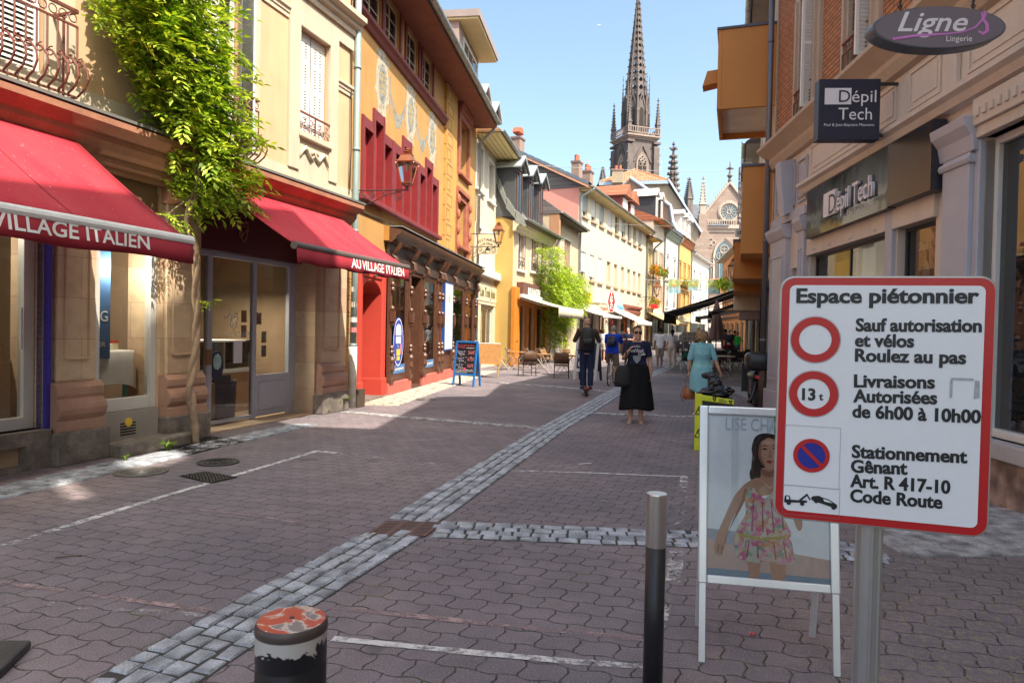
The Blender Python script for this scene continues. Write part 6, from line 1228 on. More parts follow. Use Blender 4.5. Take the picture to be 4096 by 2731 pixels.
m=MB();m.tube([(e0,-.4,ze),(0,4,pk)],.14,6);m.tube([(e1,-.4,ze),(0,4,pk)],.14,6);m.build('ridge_tiles',M('ridge_orange',(.5,.22,.11),.8,.2),BH)
chimney(BH,None,0,0,1.4,.1) if False else None
m=MB();x0_,x1_=xb(2452),xb(2494);m.box(x0_,x1_,-1.6,-.6,zb(740),zb(690));c=m.build('chimney',M('chimney_beige',(.40,.32,.22),.9,.15,stain=.3),BH);m=MB();[m.lathe([(.22,0),(.2,.7)],(x0_+.5+.6*k,-1.1,zb(690)),8) for k in range(2)];m.box(x0_-.1,x1_+.1,-1.7,-.5,zb(692),zb(688));m.build('chimney_pot',M('pot_red',None),c)
# aerials and wires
def aerial(px,py,Y,L,h,label,group='television aerials on the roofs'):
 p=atY(px,py,Y);e=empty('roof_aerial',p,0,label,'aerial',group);m=MB();m.tube([(0,0,-h),(0,0,.05)],.025,5);m.build('mast',MALU,e);m=MB();m.tube([(-L*.4,0,-.1),(L*.6,.3,.08)],.015,4);[m.tube([(-L*.4+L*k/9,.3*k/9-.25,-.1+.18*k/9),(-L*.4+L*k/9,.3*k/9+.25,-.1+.18*k/9)],.008,4) for k in range(10)];m.build('aerial_arm',MALU,e)
aerial(2356,645,50,1.9,1.0,'thin television aerial on the roof right of the pink gable');aerial(2640,590,108,1.8,5.5,'upper television aerial in front of the bell tower');aerial(2645,643,108,1.6,2,'lower television aerial beside the bell tower')
def wire(a,b_,sag,label,r=.012):
 a,b_=Vector(a),Vector(b_);o=MB().tube([a.lerp(b_,k/16)-Vector((0,0,4*sag*(k/16)*(1-k/16))) for k in range(17)],r,4).build('overhead_wire',M('wire_grey',(.35,.35,.34),.5));tag(o,label,'wire')
wire(atY(1990,652,30),atY(2990,683,40),.15,'long thin wire crossing the sky in front of the bell tower');wire(atY(2160,872,36),atY(2720,905,60),.1,'thin wire running in front of the white house roller blinds',.01)
bd=MB().add([(0,0,0),(.35,0,.08),(.1,.05,.02),(-.35,0,.06),(0,0,-.08)],[(0,1,2),(0,2,3),(0,4,1),(0,3,4)]).build('bird',M('bird_white',(.7,.7,.7),.7));bd.location=atY(2397,100,110);tag(bd,'tiny pale bird far off in the blue sky','bird')
# ---- orange corner house closing the street on the right
FN=right_wall(22.8,75,11);
MORH=M('render_orange',(.58,.27,.12),.85,.08);nw=[(1.0+2.0*k,2.0+2.0*k,c,d,('win',M('win_grey',(.4,.38,.36),.6),.8)) for k in range(13) for c,d in((3.9,5.9),(6.6,8.3))]
NH=house('orange_corner_house','orange house with rows of narrow windows at the far right end of the street',FN,27,9.3,MORH,nw,.6,M('soffit_grey',(.3,.28,.26),.8),3,4,MTILEG,10,ground=[(1+3.6*k,3.4+3.6*k,.2,2.7,MG1,1,2) for k in range(7)])
MB().box(0,27,-.15,.01,3.1,3.35).build('string_course',M('string_rust',(.42,.18,.08),.8),NH)
for k in range(13):
 for c,d in((3.9,5.9),(6.6,8.3)):surround(NH,1+2*k,2+2*k,c,d,.14,.03,M('trim_stone',(.52,.36,.24),.8))
 # row of distant houses closing the square behind
for k,(px0,px1,Y,yt,col_,lab) in enumerate(((2820,2900,112,1170,(.62,.50,.42),'far pale house at the end of the street under the hanging banners'),(2730,2830,118,1180,(.66,.60,.52),'far white house at the end of the street left of the banners'))):
 a,b_=atY(px0,1330,Y),atY(px1,1330,Y);F=Frame(a.x,Y,0);L=b_.x-a.x;h=EYE+(1331-yt)*Y/FPX
 house(('far_house','far_house')[k],lab,F,L,h,M('far_wall_%d'%k,col_,.85),gwins(L,3,((3.2,5),),('win',MWHITE,.9),.9),.4,None,2.5,3,MTILE,7,ground=[(.4,L-.4,.1,2.6,MG1,1,3)])
 # ================================================================== RIGHT SIDE
FK=right_wall(4.87,6.86,4.5)
K=empty('shop_house',FK.o,FK.th,'tall brick-banded house with pale panelled shop fronts and dark signs on the right','house')
MPAN=M('panel_beige',(.62,.54,.46),.6,.08,2,.08,stain=.2);MPANG=M('panel_grey',(.44,.44,.49),.5,.08,2,.06);MBK=MBRICK('orange_brick',(.58,.25,.10),(.44,.17,.07),(.14,.085,.06),.23,.075,.012,.5,'xz',.5)
MTRIM=M('trim_tan',(.46,.36,.27),.7,.1,2,.1,stain=.2);MGRAN2=granite('speckled_granite',(.30,.20,.16),.5)
SK=lambda s:-s
KH=10.0
# ground floor with shop openings
op=[(-6.5,-5.95,0,2.9,.5),(-5.48,-2.5,.62,3.04,.25),(-2.22,-1.28,.62,3.04,.25),(-.36,5.6,.62,3.72,.35),(6.4,12,.6,3.7,.35)]
mb=wall_holes(MB(),-7.72,2.58,0,5.2,[(*h[:1],min(h[1],2.3),*h[2:]) for h in op if h[0]<2]);shell(mb,-7.72,2.58,0,10,0,5.2);mb.build('shop_wall',MPAN,K)
upw=[(-6.2+2.3*k,-5.4+2.3*k,5.65,7.9,.3) for k in range(4)]
mb=wall_holes(MB(),-7.72,2.58,5.2,KH,upw);shell(mb,-7.72,2.58,0,10,5.2,KH);mb.build('brick_wall',MBK,K)
for a,b_,c,d,_ in upw:
 m=MB();m.box(a-.26,a,-.07,.01,c,d).box(b_,b_+.26,-.07,.01,c,d).box(a-.26,b_+.26,-.07,.01,d,d+.3).box(a-.14,a-.06,-.12,-.06,c,d).box(b_+.06,b_+.14,-.12,-.06,c,d);m.build('window_surround',MTRIM,K,bevel=.01)
 window(K,a,b_,c,d,.2,MWHITE,MGL,2,3);louvre(K,b_-.02,b_+.3,c,d,.02,MSHUT,R(-80),'a')
 if c<6:railing(K,a-.02,b_+.02,c-.02,c+.5,.13,M('iron_rust',(.22,.09,.045),.6,.2),.018,4,True,False)
m=MB();m.prism([(0,5.05),(-.08,5.08),(-.14,5.2),(-.14,5.28),(-.28,5.40),(-.36,5.46),(-.36,5.52),(.02,5.6)],-7.85,2.58,'x');m.build('sill_cornice',MTRIM,K)
m=MB();m.prism([(0,4.16),(-.10,4.18),(-.14,4.26),(-.2,4.30),(-.2,4.36),(0,4.42)],-5.75,2.58,'x');m.build('lip_moulding',MPAN,K)
def panel(parent,a,b_,c,d,y,mat,w_=.035):
 m=MB();m.box(a,b_,y-.02,y,c,c+w_).box(a,b_,y-.02,y,d-w_,d).box(a,a+w_,y-.02,y,c+w_,d-w_).box(b_-w_,b_,y-.02,y,c+w_,d-w_);m.box(a+.09,b_-.09,y-.012,y,c+.09,d-.09);return m.build('raised_panel',mat,parent)
for a,b_ in((-5.55,-3.2),(-2.9,-2.35),(-2.0,-1.25),(-.7,2.3)):panel(K,a,b_,4.50,5.0,0,MPAN)
m=MB();m.box(-3.1,-2.98,-.05,0,4.42,5.06).box(-1.1,-.85,-.06,0,4.42,5.06);m.build('frieze_pilaster',MPAN,K,bevel=.01)
# door bay at the far end
for a,b_ in((-7.6,-6.6),(-5.9,-5.56)):m=MB();m.box(a,b_,-.10,.01,.5,3.6).box(a-.03,b_+.03,-.16,.01,0,.5);m.prism([(0,3.5),(-.12,3.52),(-.2,3.68),(-.2,3.76),(0,3.8)],a-.05,b_+.05,'x');p=m.build('pilaster',MPANG,K,bevel=.012);panel(p,a+.1,b_-.1,.7,3.2,-.1,MPANG)
for a,b_ in((-7.5,-7.0),(-6.9,-6.35),(-6.2,-5.7)):panel(K,a,b_,4.1,4.9,-.02,MPANG)
m=MB();m.prism([(0,4.0),(-.2,3.9),(-.24,4.3),(-.3,4.95),(0,5.0)],-6.72,-6.42,'x');m.build('keystone',MPANG,K,bevel=.02);m=MB();m.box(-7.7,-5.6,-.08,.01,3.82,3.98);m.build('door_cornice',MPANG,K,bevel=.01);MB().box(-6.5,-5.95,.42,.47,.05,2.4).build('door_leaf',MPANG,K);MB().box(-6.52,-5.93,-.06,.45,2.42,2.62).build('transom',MPANG,K,bevel=.012)
# Depil Tech windows
for a,b_,nm in((-5.48,-2.5,2),(-2.22,-1.28,1)):
 window(K,a,b_,.62,3.04,.1,M('win_black',(.03,.03,.035),.4),MSHOP,nm,1,.05,room_backing=M('shop_dark',(.16,.145,.14),.8))
 m=MB();m.box(a-.05,b_+.05,-.06,.02,3.04,3.34);m.build('lintel_board',MPAN,K,bevel=.008)
m=MB();m.box(-2.46,-2.26,-.06,.01,0,3.34);m.build('mullion_post',MPANG,K,bevel=.012);MB().box(-5.6,-1.2,-.08,.01,0,.6).build('stall_riser',MGRAN2,K)
yp=MB().box(-4.75,-4.15,.16,.165,.8,2.85).build('yellow_poster',M('poster_yellow',(.72,.55,.10),.6,.1),K);text(yp,'427 €',-4.6,2.2,.16,.158,M('letter_white',None),bold=.02)
wp=MB().box(-2.0,-1.3,.13,.14,.7,3.0);ps=wp.build('wall_poster',M('poster_skin',(.56,.33,.25),.6,.2,1.2),K);m=MB();m.prism(arc(-1.72,2.35,.1,0,360,16,.24)[:-1],.122,.127);m.prism(arc(-1.52,1.8,.17,0,360,16,.3)[:-1],.124,.128);m.build('poster_shape',M('poster_pale',(.72,.6,.52),.6),ps);text(ps,'Dépil Tech',-1.93,2.72,.10,.125,M('letter_white',None),width=.5,bold=.01)
m=MB();[m.lathe([(.03,0),(.03,.02)],(x,-.07,3.1),10) for x in(-5.1,-4.4,-3.6,-2.75)];m.v=[(x,y,z) for x,y,z in m.v];m.build('board_stud',M('stud_pale',(.65,.6,.55),.4),K)
# long sign board and second sign board
def glossdark(name,c=(.10,.10,.115),r=.16):
 m,t,b=newmat(name);b.inputs['Base Color'].default_value=(*c,1);b.inputs['Metallic'].default_value=.85;n=noise(t,objco(t),1.4,2);b.inputs['Roughness'].default_value=r;bump(t,b,n,.12,.05);return m
MGD=glossdark('sign_gloss',(.085,.088,.10),.07);MGD2=glossdark('sign_satin',(.095,.085,.08),.26);MGB=M('sign_side_black',(.025,.026,.035),.4)
def slab(x0,x1,y0,y1,z0,z1,name,face,label,cat,fr=FK):
 c=fr.w((x0+x1)/2,y1,z0);e=empty(name,c,fr.th,label,cat);h=(x1-x0)/2;m=MB();m.box(-h,h,y0-y1,0,0,z1-z0);b_=m.build('sign_body',MGB,e);MB().quad((-h+.004,y0-y1-.004,.004),(h-.004,y0-y1-.004,.004),(h-.004,y0-y1-.004,z1-z0-.004),(-h+.004,y0-y1-.004,z1-z0-.004)).build('sign_face',face,e);return e,h
sg,h=slab(-5.22,-2.16,-.165,-.03,3.30,4.12,'shop_sign',MGD,'long glossy dark sign lettered Dépil Tech in raised white letters','sign');W=M('letter_relief_white',(.74,.72,.74),.5,.03)
m=MB();m.box(-.62,-.14,-.185,-.14,.22,.60);m.build('white_block',W,sg);text(sg,'D',-.38,.24,.30,-.19,MGB,bold=.0);text(sg,'épil Tech',-.10,.24,.30,-.16,W,width=1.25,bold=.004,ext=.02);text(sg,'Paul & Jean-Baptiste Mauvenu',.05,.12,.055,-.142,W,width=1.1,bold=.0)
sg2,h2=slab(-2.12,-1.04,-.19,-.03,3.31,4.12,'shop_sign',MGD2,'blank satin dark sign board beside the grey column','sign')
# grey column between the two shops
m=MB();m.box(-.98,-.46,-.10,.01,.55,3.60).box(-1.02,-.42,-.15,.01,0,.55);m.prism([(.01,3.48),(-.12,3.48),(-.14,3.53),(-.12,3.57),(.01,3.57)],-1.02,-.42,'x');m.prism([(.01,3.60),(-.10,3.60),(-.13,3.76),(-.20,3.86),(-.22,3.96),(.01,3.98)],-1.06,-.38,'x');m.build('column',MPANG,K,bevel=.012)
m=MB();m.box(-.46,-.36,-.05,.34,.55,3.7);m.build('window_jamb',MPANG,K,bevel=.01)
# big lingerie window: frame with dentils
m=MB();m.box(-.40,2.58,-.08,.3,3.72,3.84).box(-.40,2.58,-.12,.3,3.84,4.12);[m.box(-.32+.12*k,-.26+.12*k,-.145,-.11,3.92,4.02) for k in range(24)];fr=m.build('window_head',MPAN,K,bevel=.01)
m=MB();m.box(-.36,-.30,.1,.2,.62,3.72).box(-.30,2.3,.1,.2,3.64,3.72).box(-.30,2.3,.06,.2,.62,.70).box(2.2,2.3,.1,.2,.7,3.64);f=m.build('window_frame',MWHITE,K,bevel=.006);MB().quad((-.32,.15,.66),(2.25,.15,.66),(2.25,.15,3.68),(-.32,.15,3.68)).build('pane',MG('lingerie_glass',(.85,.88,.88),.6,.01,2.5),f)
MB().box(-.74,2.58,-.16,.3,.46,.62).build('window_sill',M('sill_grey',(.45,.42,.42),.5),K,bevel=.01);MB().box(-.8,2.58,-.10,.01,0,.46).build('stall_riser',MGRAN2,K)
m=MB();m.quad((-.5,2.6,0),(2.5,2.6,0),(2.5,2.6,3.8),(-.5,2.6,3.8));m.quad((-.5,.2,.64),(2.5,.2,.64),(2.5,2.6,.64),(-.5,2.6,.64));m.build('shop_interior',M('shop_dark',None),K)
# things in that window
for k,z in enumerate((3.05,2.6,2.05)):
 s=empty('spotlight',FK.w(-.14,.38,z),FK.th,('upper','middle','lower')[k]+' black spotlight on the pole inside the right-hand window','spotlight','window spotlights');m=MB();Mr=Matrix.Rotation(R(35),3,'X')@Matrix.Rotation(R(25),3,'Y');m.lathe([(.055,-.10),(.06,-.08),(.075,.10),(.07,.10),(.055,.02)],n=14,cap1=False);m.v=[tuple(Mr@Vector((v[0],v[1],-v[2]))) for v in m.v];m.build('lamp_body',MBLACKM,s,smooth=True)
 m=MB();m.lathe([(.066,.085),(.066,.09)],n=14);m.v=[tuple(Mr@Vector((v[0],v[1],-v[2]))) for v in m.v];m.build('lamp_lens',M('lens_white',(.8,.8,.78),.3),s)
pl=MB().tube([(0,0,0),(0,0,3)],.02,6).build('light_pole',MBLACKM);pl.location=FK.w(-.2,.42,.66);tag(pl,'thin black pole carrying the spotlights in the right-hand window','pole')
bn=MB().box(0,1.9,0,.01,0,.62);b1=bn.build('shop_banner',M('banner_white',(.62,.62,.58),.6));b1.matrix_world=Matrix.Translation(FK.w(-.22,.24,.78))@Matrix.Rotation(FK.th,4,'Z');tag(b1,'printed banner lettered PROJET low in the right-hand shop window','banner')
NV,OR_=M('banner_navy',(.02,.05,.14),.6),M('banner_gold',(.65,.45,.05),.6);m=MB();m.box(0,1.9,-.003,0,.46,.62);m.box(0,1.9,-.003,0,0,.12);m.build('banner_band',NV,b1);text(b1,'PROJET PRO',.02,.51,.075,-.006,OR_,bold=.02);text(b1,'LUM',.30,.32,.09,-.003,NV,bold=.02);text(b1,'Eclairage Technique',.12,.24,.035,-.003,NV,bold=.0);text(b1,'Concepteur Lumière',.02,.19,.035,-.003,NV,bold=.0);text(b1,'06 60 10',.02,.03,.07,-.006,OR_,bold=.02);m=MB();m.torus((.10,-.004,.36),.07,.012,RX,20,4);m.build('banner_ring',OR_,b1)
ez=empty('small_easel',FK.w(.10,.2,.64),FK.th,'tiny wooden easel with a black chalk card in the right-hand window','easel');m=MB();m.tube([(-.06,0,0),(0,.02,.26)],.006,5);m.tube([(.06,0,0),(0,.02,.26)],.006,5);m.tube([(0,.1,0),(0,.02,.26)],.006,5);m.build('easel_legs',MWOODC,ez);m=MB();m.box(-.06,.06,-.012,-.004,.06,.2);cd=m.build('chalk_card',MBLACKM,ez);m=MB();[m.box(-.045,random.uniform(-.01,.045),-.014,-.012,.175-.02*k,.18-.02*k) for k in range(5)];m.build('chalk_lines',M('letter_white',None),cd)
# downpipe at the far corner
kp=empty('downpipe',FK.w(-7.78,-.14,0),FK.th,'dark twisted downpipe at the far corner of the brick-banded house','downpipe');pipe(kp,[(0,0,12),(0,0,1.1)],.06,M('pipe_slate',(.15,.15,.17),.4,metal=.3),'upper_pipe',2.1);pipe(kp,[(0,0,1.15),(0,0,0)],.085,M('pipe_rust',(.09,.05,.035),.7),'lower_pipe',3)
# upper storeys and roof of K, and its taller neighbour nearer to us (both above the frame; heights stepped to shape the shade on the street)
m=MB();m.box(-2.6,2.58,.0,6,KH,12.0);m.build('attic_shade_block',MBK,K);m=MB();m.prism([(-.5,KH),(-.5,KH+.12),(3.5,KH+2.0),(10,KH+2.0),(10,KH)],-7.8,-2.62,'x');m.prism([(-.5,12.0),(-.5,12.12),(3.5,14.4),(6,14.4),(6,12.0)],-2.7,2.58,'x');m.build('roof',MTILEG,K)  # unseen block added on the near half to set the shadow edge
# ---- Ligne S oval sign
og=atY(3757,110,6.1);OV=empty('oval_sign',og,R(-3),'purple-grey oval hanging sign lettered Ligne S Lingerie','sign');a_,b_=.575,.185
m=MB();n=48;rg_=lambda k,y:[(a_*k*math.cos(2*math.pi*i/n),y,b_*k*math.sin(2*math.pi*i/n) if k else 0) for i in range(n)]
m.rings([rg_(.985,0),rg_(1.0,.012),rg_(1.0,.15),rg_(.985,.16)]);m.build('sign_case',M('oval_edge',(.13,.16,.19),.35,metal=.4),OV)
m=MB();m.rings([rg_(.955,-.004),rg_(.955,.003)]);m.build('sign_face',M('oval_face',(.19,.16,.185),.45,.05),OV)
WL,PK=M('oval_white',(.80,.77,.78),.5,.02),M('oval_pink',(.62,.22,.58),.5,.03)
text(OV,'Ligne',-.36,-.035,.165,-.007,WL,width=.60,bold=.012,shear=.32);text(OV,'Lingerie',.06,-.125,.048,-.007,WL,bold=.004)
m=MB();sw=[(-.40,-.105),(-.2,-.075),(.05,-.062),(.2,-.045),(.30,-.005),(.36,.06),(.385,.11),(.375,.135),(.355,.12),(.365,.07),(.40,.02),(.405,-.035),(.37,-.06),(.33,-.04)]
m.tube([(x,-.009,z) for x,z in sw],[.012,.013,.009,.007,.009,.012,.014,.012,.010,.013,.017,.018,.016,.01],6);m.v=[(x,-.008+(y+.009)*.15,z) for x,y,z in m.v];m.build('ribbon_letter',PK,OV)
m=MB();[m.tube([(x,.08,b_*.8),(x,.08,.42)],.008,5) for x in(-.3,.33)];[m.torus((x,.08,.22+.04*k),.018,.005,Matrix.Rotation(math.pi/2,3,'XY'[k%2]),8,4) for x in(-.3,.33) for k in range(5)];m.tube([(-.4,.08,.42),(1.0,.08,.42)],.018,6);m.build('hanger',MBLACKM,OV)
# ---- Depil Tech hanging square
dq=atY(3397,440,9.15);DQ=empty('square_sign',dq,R(-4),'dark blue square hanging sign lettered Dépil Tech Paul & Jean-Baptiste Mauvenu','sign');s_=.395;m=MB();m.box(-s_,s_,0,.17,-s_,s_*1.03);m.build('sign_box',M('navy_sign',(.022,.026,.05),.4,.05),DQ,bevel=.006)
m=MB();m.box(-.32,.02,-.006,-.001,.07,.285);m.build('white_block',WL,DQ);text(DQ,'D',-.14,.10,.155,-.012,M('navy_sign',None),bold=.0);text(DQ,'épil',.03,.10,.155,-.006,WL,width=.31,bold=.0);text(DQ,'Tech',-.14,-.13,.155,-.006,WL,width=.43,bold=.0);text(DQ,'Paul & Jean-Baptiste Mauvenu',-.32,-.215,.035,-.006,WL,width=.64,bold=.0)
m=MB();m.box(s_,s_+.32,.07,.10,.345,.385).box(s_,s_+.36,.07,.10,-.33,-.29).box(s_+.3,s_+.36,.03,.14,.28,.45).box(s_+.34,s_+.4,.03,.14,-.4,-.22);m.build('sign_arm',MBLACKM,DQ)
# ================================================================== L: houses further along the right
FL=right_wall(5.52,14.75,18);lx=lambda s:-s
MLC=M('render_cream_shade',(.62,.52,.38),.85,.06)
def rhouse(name,label,s0,s1,eave,mat,nwin,y=0):
 L=s1-s0;F=right_wall(*(FL.w(-s1,y).xy),18);F2=Frame(F.o.x,F.o.y,F.th)
 return F2,house(name,label,F2,L,eave,mat,gwins(L,nwin,((4,5.8),(6.8,8.4)),('win',MWHITE,.8),.95),.5,M('soffit_grey',None),2.6,4,MTILEG,9,ground=[(.5+k*(L-.5)/2,(k+1)*(L-.5)/2,.3,2.9,MBLACKM,1,2) for k in range(2)],soft=.05)
FL1,L1=rhouse('balcony_house','cream house with rust-brown balcony boxes beyond the brick-banded house',0,11,9.6,MLC,3)
FL2,L2=rhouse('cafe_house','shaded house behind the black cafe awnings on the right',11,26,8.6,M('render_shade_beige',(.55,.46,.36),.85),5)
FL3,L3=rhouse('far_cafe_house','shaded house further along the right behind the closed parasol',26,40,8.0,M('render_shade_grey',(.50,.46,.42),.85),5)
MRB=M('rust_brown_panel',(.50,.20,.035),.6,.06,1.2,.06);MCAP=M('cap_slate',(.06,.065,.09),.4)
def boxbalcony(s0,s1,d,z0,z1,label,spout=False,tray=True):
 e=empty('balcony_box',FL.w(-s0,0,z0),FL.th,label,'balcony','rust-brown balcony boxes');L=s1-s0;H=z1-z0;m=MB()
 if tray:m.box(-L,0,-d,-d+.09,0,H).box(-L,-L+.09,-d+.09,0,0,H).box(-.09,0,-d+.09,0,0,H)
 else:m.box(-L,0,-d,0,0,H)
 m.build('parapet',MRB,e,bevel=.006)
 if tray:MB().box(-L+.09,-.09,-d+.09,0,.14,.22).build('balcony_soffit',M('soffit_pale',(.80,.74,.62),.8),e)
 MB().box(-L-.03,.03,-d-.03,0,H,H+.05).build('parapet_cap',MCAP,e)
 if spout:m=MB();m.prism([(-d,.72),(-d,1.12-.1),(-d-.24,1.0),(-d-.34,.66)],-.75,-.35,'x');m.build('spout',MRB,e,bevel=.006)
 return e
boxbalcony(.35,2.95,1.22,6.62,8.38,'upper rust-brown balcony box jutting over the street with a pale soffit',True)
boxbalcony(.55,2.1,.63,3.42,5.36,'tall rust-brown box hanging over the shops below the upper balcony',tray=False)
boxbalcony(2.12,4.2,.78,2.98,3.9,'middle rust-brown box under the tall rust-brown box',tray=False);boxbalcony(4.22,6.6,.78,2.78,3.2,'lowest rust-brown strip over the black awning',tray=False)
cb=empty('cream_box',FL.w(-6.65,0,2.35),FL.th,'cream rectangular box under the rust-brown boxes at the awning end','box');MB().box(-1.6,0,-.78,0,0,.62).build('box_body',M('box_cream',(.62,.52,.36),.7),cb,bevel=.01);MB().box(-1.5,-.1,-.6,0,-.28,-.004).build('box_foot',M('box_mauve',(.30,.24,.24),.7),cb)
# black awnings, their frames, and pale ones farther off
MBAW=M('awning_black',(.022,.020,.018),.75,.2)
def pawn(label,s0,s1,ztop,proj,zbar,val,mat,group,vm=None):
 F=Frame(FL.o.x,FL.o.y,FL.th);return awn(F,label,-s1,-s0,ztop,proj,zbar,val,mat,group,vm)
pawn('big black cafe awning reaching far over the terrace on the right',12.2,18.2,3.62,3.4,2.42,.42,MBAW,'black cafe awnings');pawn('small black awning near the rust-brown boxes',6.9,10.2,2.92,1.5,2.30,.18,MBAW,'black cafe awnings')
pawn('white awning behind the closed parasol',27,34,3.2,3.0,2.6,.3,MWAWN,'pale awnings on the shaded side');pawn('long pale awning at the far end on the right',35,42,3.0,2.6,2.6,.16,MWAWN,'pale awnings on the shaded side')
# hanging signs on the right
MSW=M('sign_white',(.70,.69,.67),.5)
ch,w_,h=hang_sign('hanging_sign','small white hanging sign lettered cha','sign',FL,((2942,916),(3012,947)),22,.12,MSW);text(ch,'chat',-w_/2+.03,.065,.13,-.065,MTXT,bold=.02)
au,w_,h=hang_sign('hanging_sign','black hanging sign lettered AU SALON with a white square','sign',FL,((2938,1068),(2999,1123)),27,.12,MGB);text(au,'AU SALON',-w_/2+.07,h-.17,.085,-.065,WL,bold=.02);m=MB();m.box(-.12,.16,-.068,-.062,.06,.30);m.build('white_square',WL,au);m=MB();m.box(-.07,.10,-.072,-.068,.1,.25);m.build('black_figure',MGB,au)
vs=empty('letter_sign',atY(2962,899,24),R(-10),'tall vertical sign of stacked white outlined letters beside the tall rust-brown box','sign');k=24/FPX;m=MB()
for i,(y0,y1) in enumerate(((670,722),(730,780),(788,840),(850,893))):
 z0,z1=(899-y1)*k,(899-y0)*k;x0,x1=-.1,.16;m.box(x0,x0+.05,0,.1,z0,z1)
 for z in((z0,(z0+z1)/2,z1) if i else((z0+z1)/2,)):m.box(x0,x1,.0,.1,z-.03,z+.03)
m.build('sign_letters',MSW,vs);m=MB();m.tube([(.02,.05,-.1),(.02,.05,2.3)],.015,5);m.tube([(-.03,.05,2.15),(.35,.05,2.15)],.02,5);[m.tube([(-.0+.06*q,.05,2.15),(-.0+.06*q,.05,2.32)],.004,3) for q in range(6)];m.build('sign_mast',MSW,vs)
lq=atY(2933,1090,31);lantern('street_lamp',lq,FL.th,'wall lantern on the shaded right side by the black hanging sign',max(.7,-FL.loc(lq)[1]),.95)
# tall neighbour at the viewer's right shoulder: added, its attic slots shaped to drop sun on the far pavement
TN=empty('tall_shade_house',FK.w(2.6,0),FK.th,'tall pale house just outside the frame on the near right, added to shade the street','house')
def shade_hit(p,y=0.15):
 """Where the sun ray through a ground point meets the plane of the added attic wall (local x, z)."""
 q=Vector(p)-FK.o;n=FK.y;t_=(y-q.dot(n))/SUNV.dot(n);h=Vector(p)+SUNV*t_;return(h-FK.o).dot(FK.x)-2.6,h.z
NBR_H,ATT=15.2,19.0;slots=[]
for quad_ in(((160,1935),(430,1990),(330,1920)),((420,1850),(720,1800),(660,1880)),((930,1750),(1120,1715),(1000,1745)),((1230,1680),(1450,1690),(1300,1665))):
 hs=[shade_hit(ground(*q)) for q in quad_];xs_,zs_=[h[0] for h in hs],[h[1] for h in hs];slots.append((min(xs_),max(xs_),max(NBR_H+.2,min(zs_)),min(ATT-.2,max(zs_))))
print('slots',slots)
mb=MB();mb.box(0,1.5,.0,10,0,11.6).box(1.5,20,.0,10,0,NBR_H);mb.build('wall',MLC,TN);mb=wall_holes(MB(),1.5,20,NBR_H,ATT,[s_ for s_ in slots if s_[0]>1.55 and s_[3]>s_[2]],.3);mb.quad((20,.3,NBR_H),(0,.3,NBR_H),(0,.3,ATT),(20,.3,ATT)) if False else None;mb.build('attic_light_mask',MLC,TN)
# ================================================================== FOREGROUND
# ---- traffic sign on a ribbed post
SX0,SY0,SX1,SY1=.874,2.264,1.462,2.078
th=math.atan2(SY1-SY0,SX1-SX0);FS=Frame(SX0,SY0,th);SW=math.hypot(SX1-SX0,SY1-SY0)
TS=empty('traffic_sign',FS.w(SW/2,0,0),th,'white pedestrian-zone road sign with a red border on a ribbed aluminium post','road sign')
def sp_(px,py):x,z=FS.hit(px,py);return x-SW/2,z
A0,A1,A2,A3=sp_(3137,1103),sp_(3992,1105),sp_(3973,2155),sp_(3093,2070);print('sign corners',A0,A1,A2,A3)
x0,x1,z0,z1=(A0[0]+A3[0])/2,(A1[0]+A2[0])/2,(A2[1]+A3[1])/2,(A0[1]+A1[1])/2
TILT=math.atan2(((A1[1]-A0[1])+(A2[1]-A3[1]))/2,x1-x0);print('tilt',math.degrees(TILT),x0,x1,z0,z1)
PL=empty('sign_plate',(0,0,(z0+z1)/2));PL.parent=TS;PL.rotation_euler=(0,-TILT,0)
zc_=(z0+z1)/2;Mi=Matrix.Rotation(TILT,3,'Y')
def sq(px,py):
 x,z=sp_(px,py);v=Mi@Vector((x,0,z-zc_));return v.x,v.z
hx,hz=(x1-x0)/2,(z1-z0)/2
MSR,MSWH,MSK,MSBL=M('sign_red_film',(.50,.012,.015),.3,.05,2,0,stain=.15),M('sign_white_film',(.80,.81,.83),.28,.03,1.5,0,stain=.06),M('sign_black_film',(.012,.012,.014),.4),M('sign_blue_film',(.012,.02,.28),.35,.05)
def sheet(poly,y,mat,name,parent=PL,t=.0012):return MB().prism(poly,y,y+t,'y').build(name,mat,parent)
MB().prism(rrect(-hx,hx,-hz,hz,.045,6),-.0,.028).build('plate_back',M('plate_alu',(.42,.43,.40),.4,.1,metal=.5),PL,bevel=.004)
sheet(rrect(-hx+.006,hx-.006,-hz+.006,hz-.006,.04,6),-.0025,MSR,'red_border');sheet(rrect(-hx+.03,hx-.032,-hz+.03,hz-.03,.018,5),-.0045,MSWH,'white_field')
def stext(s,pl,pr,mat=MSK,bold=.028):
 """Text from photo pixels: left baseline, right baseline, cap height taken at the left end."""
 (ax,az),(bx,bz)=sq(*pl[:2]),sq(*pr);cap=pl[2]*SY0/FPX;return text(PL,s,ax,az,cap,-.0062,mat,width=bx-ax,bold=bold,fat=.016,rot=math.atan2(bz-az,bx-ax))
D=lambda x,y:(x*4096/2352,y*4096/2352)
for s,(lx_,ly),(rx_,ry),cap in(('Espace piétonnier',(1829,695),(2247,696),31),('Sauf autorisation',(1965,760),(2253,762),27),('et vélos',(1963,795),(2098,797),27),('Roulez au pas',(1963,829),(2217,835),27),('Livraisons',(1961,888),(2146,891),27),('Autorisées',(1959,922),(2151,927),27),('de 6h00 à 10h00',(1957,957),(2251,971),27),('Stationnement',(1956,1049),(2220,1062),27),('Gênant',(1954,1083),(2083,1088),27),('Art. R 417-10',(1952,1116),(2181,1132),27),('Code Route',(1952,1150),(2163,1166),27)):
 stext(s,(*D(lx_,ly),cap*1.7415),D(rx_,ry))
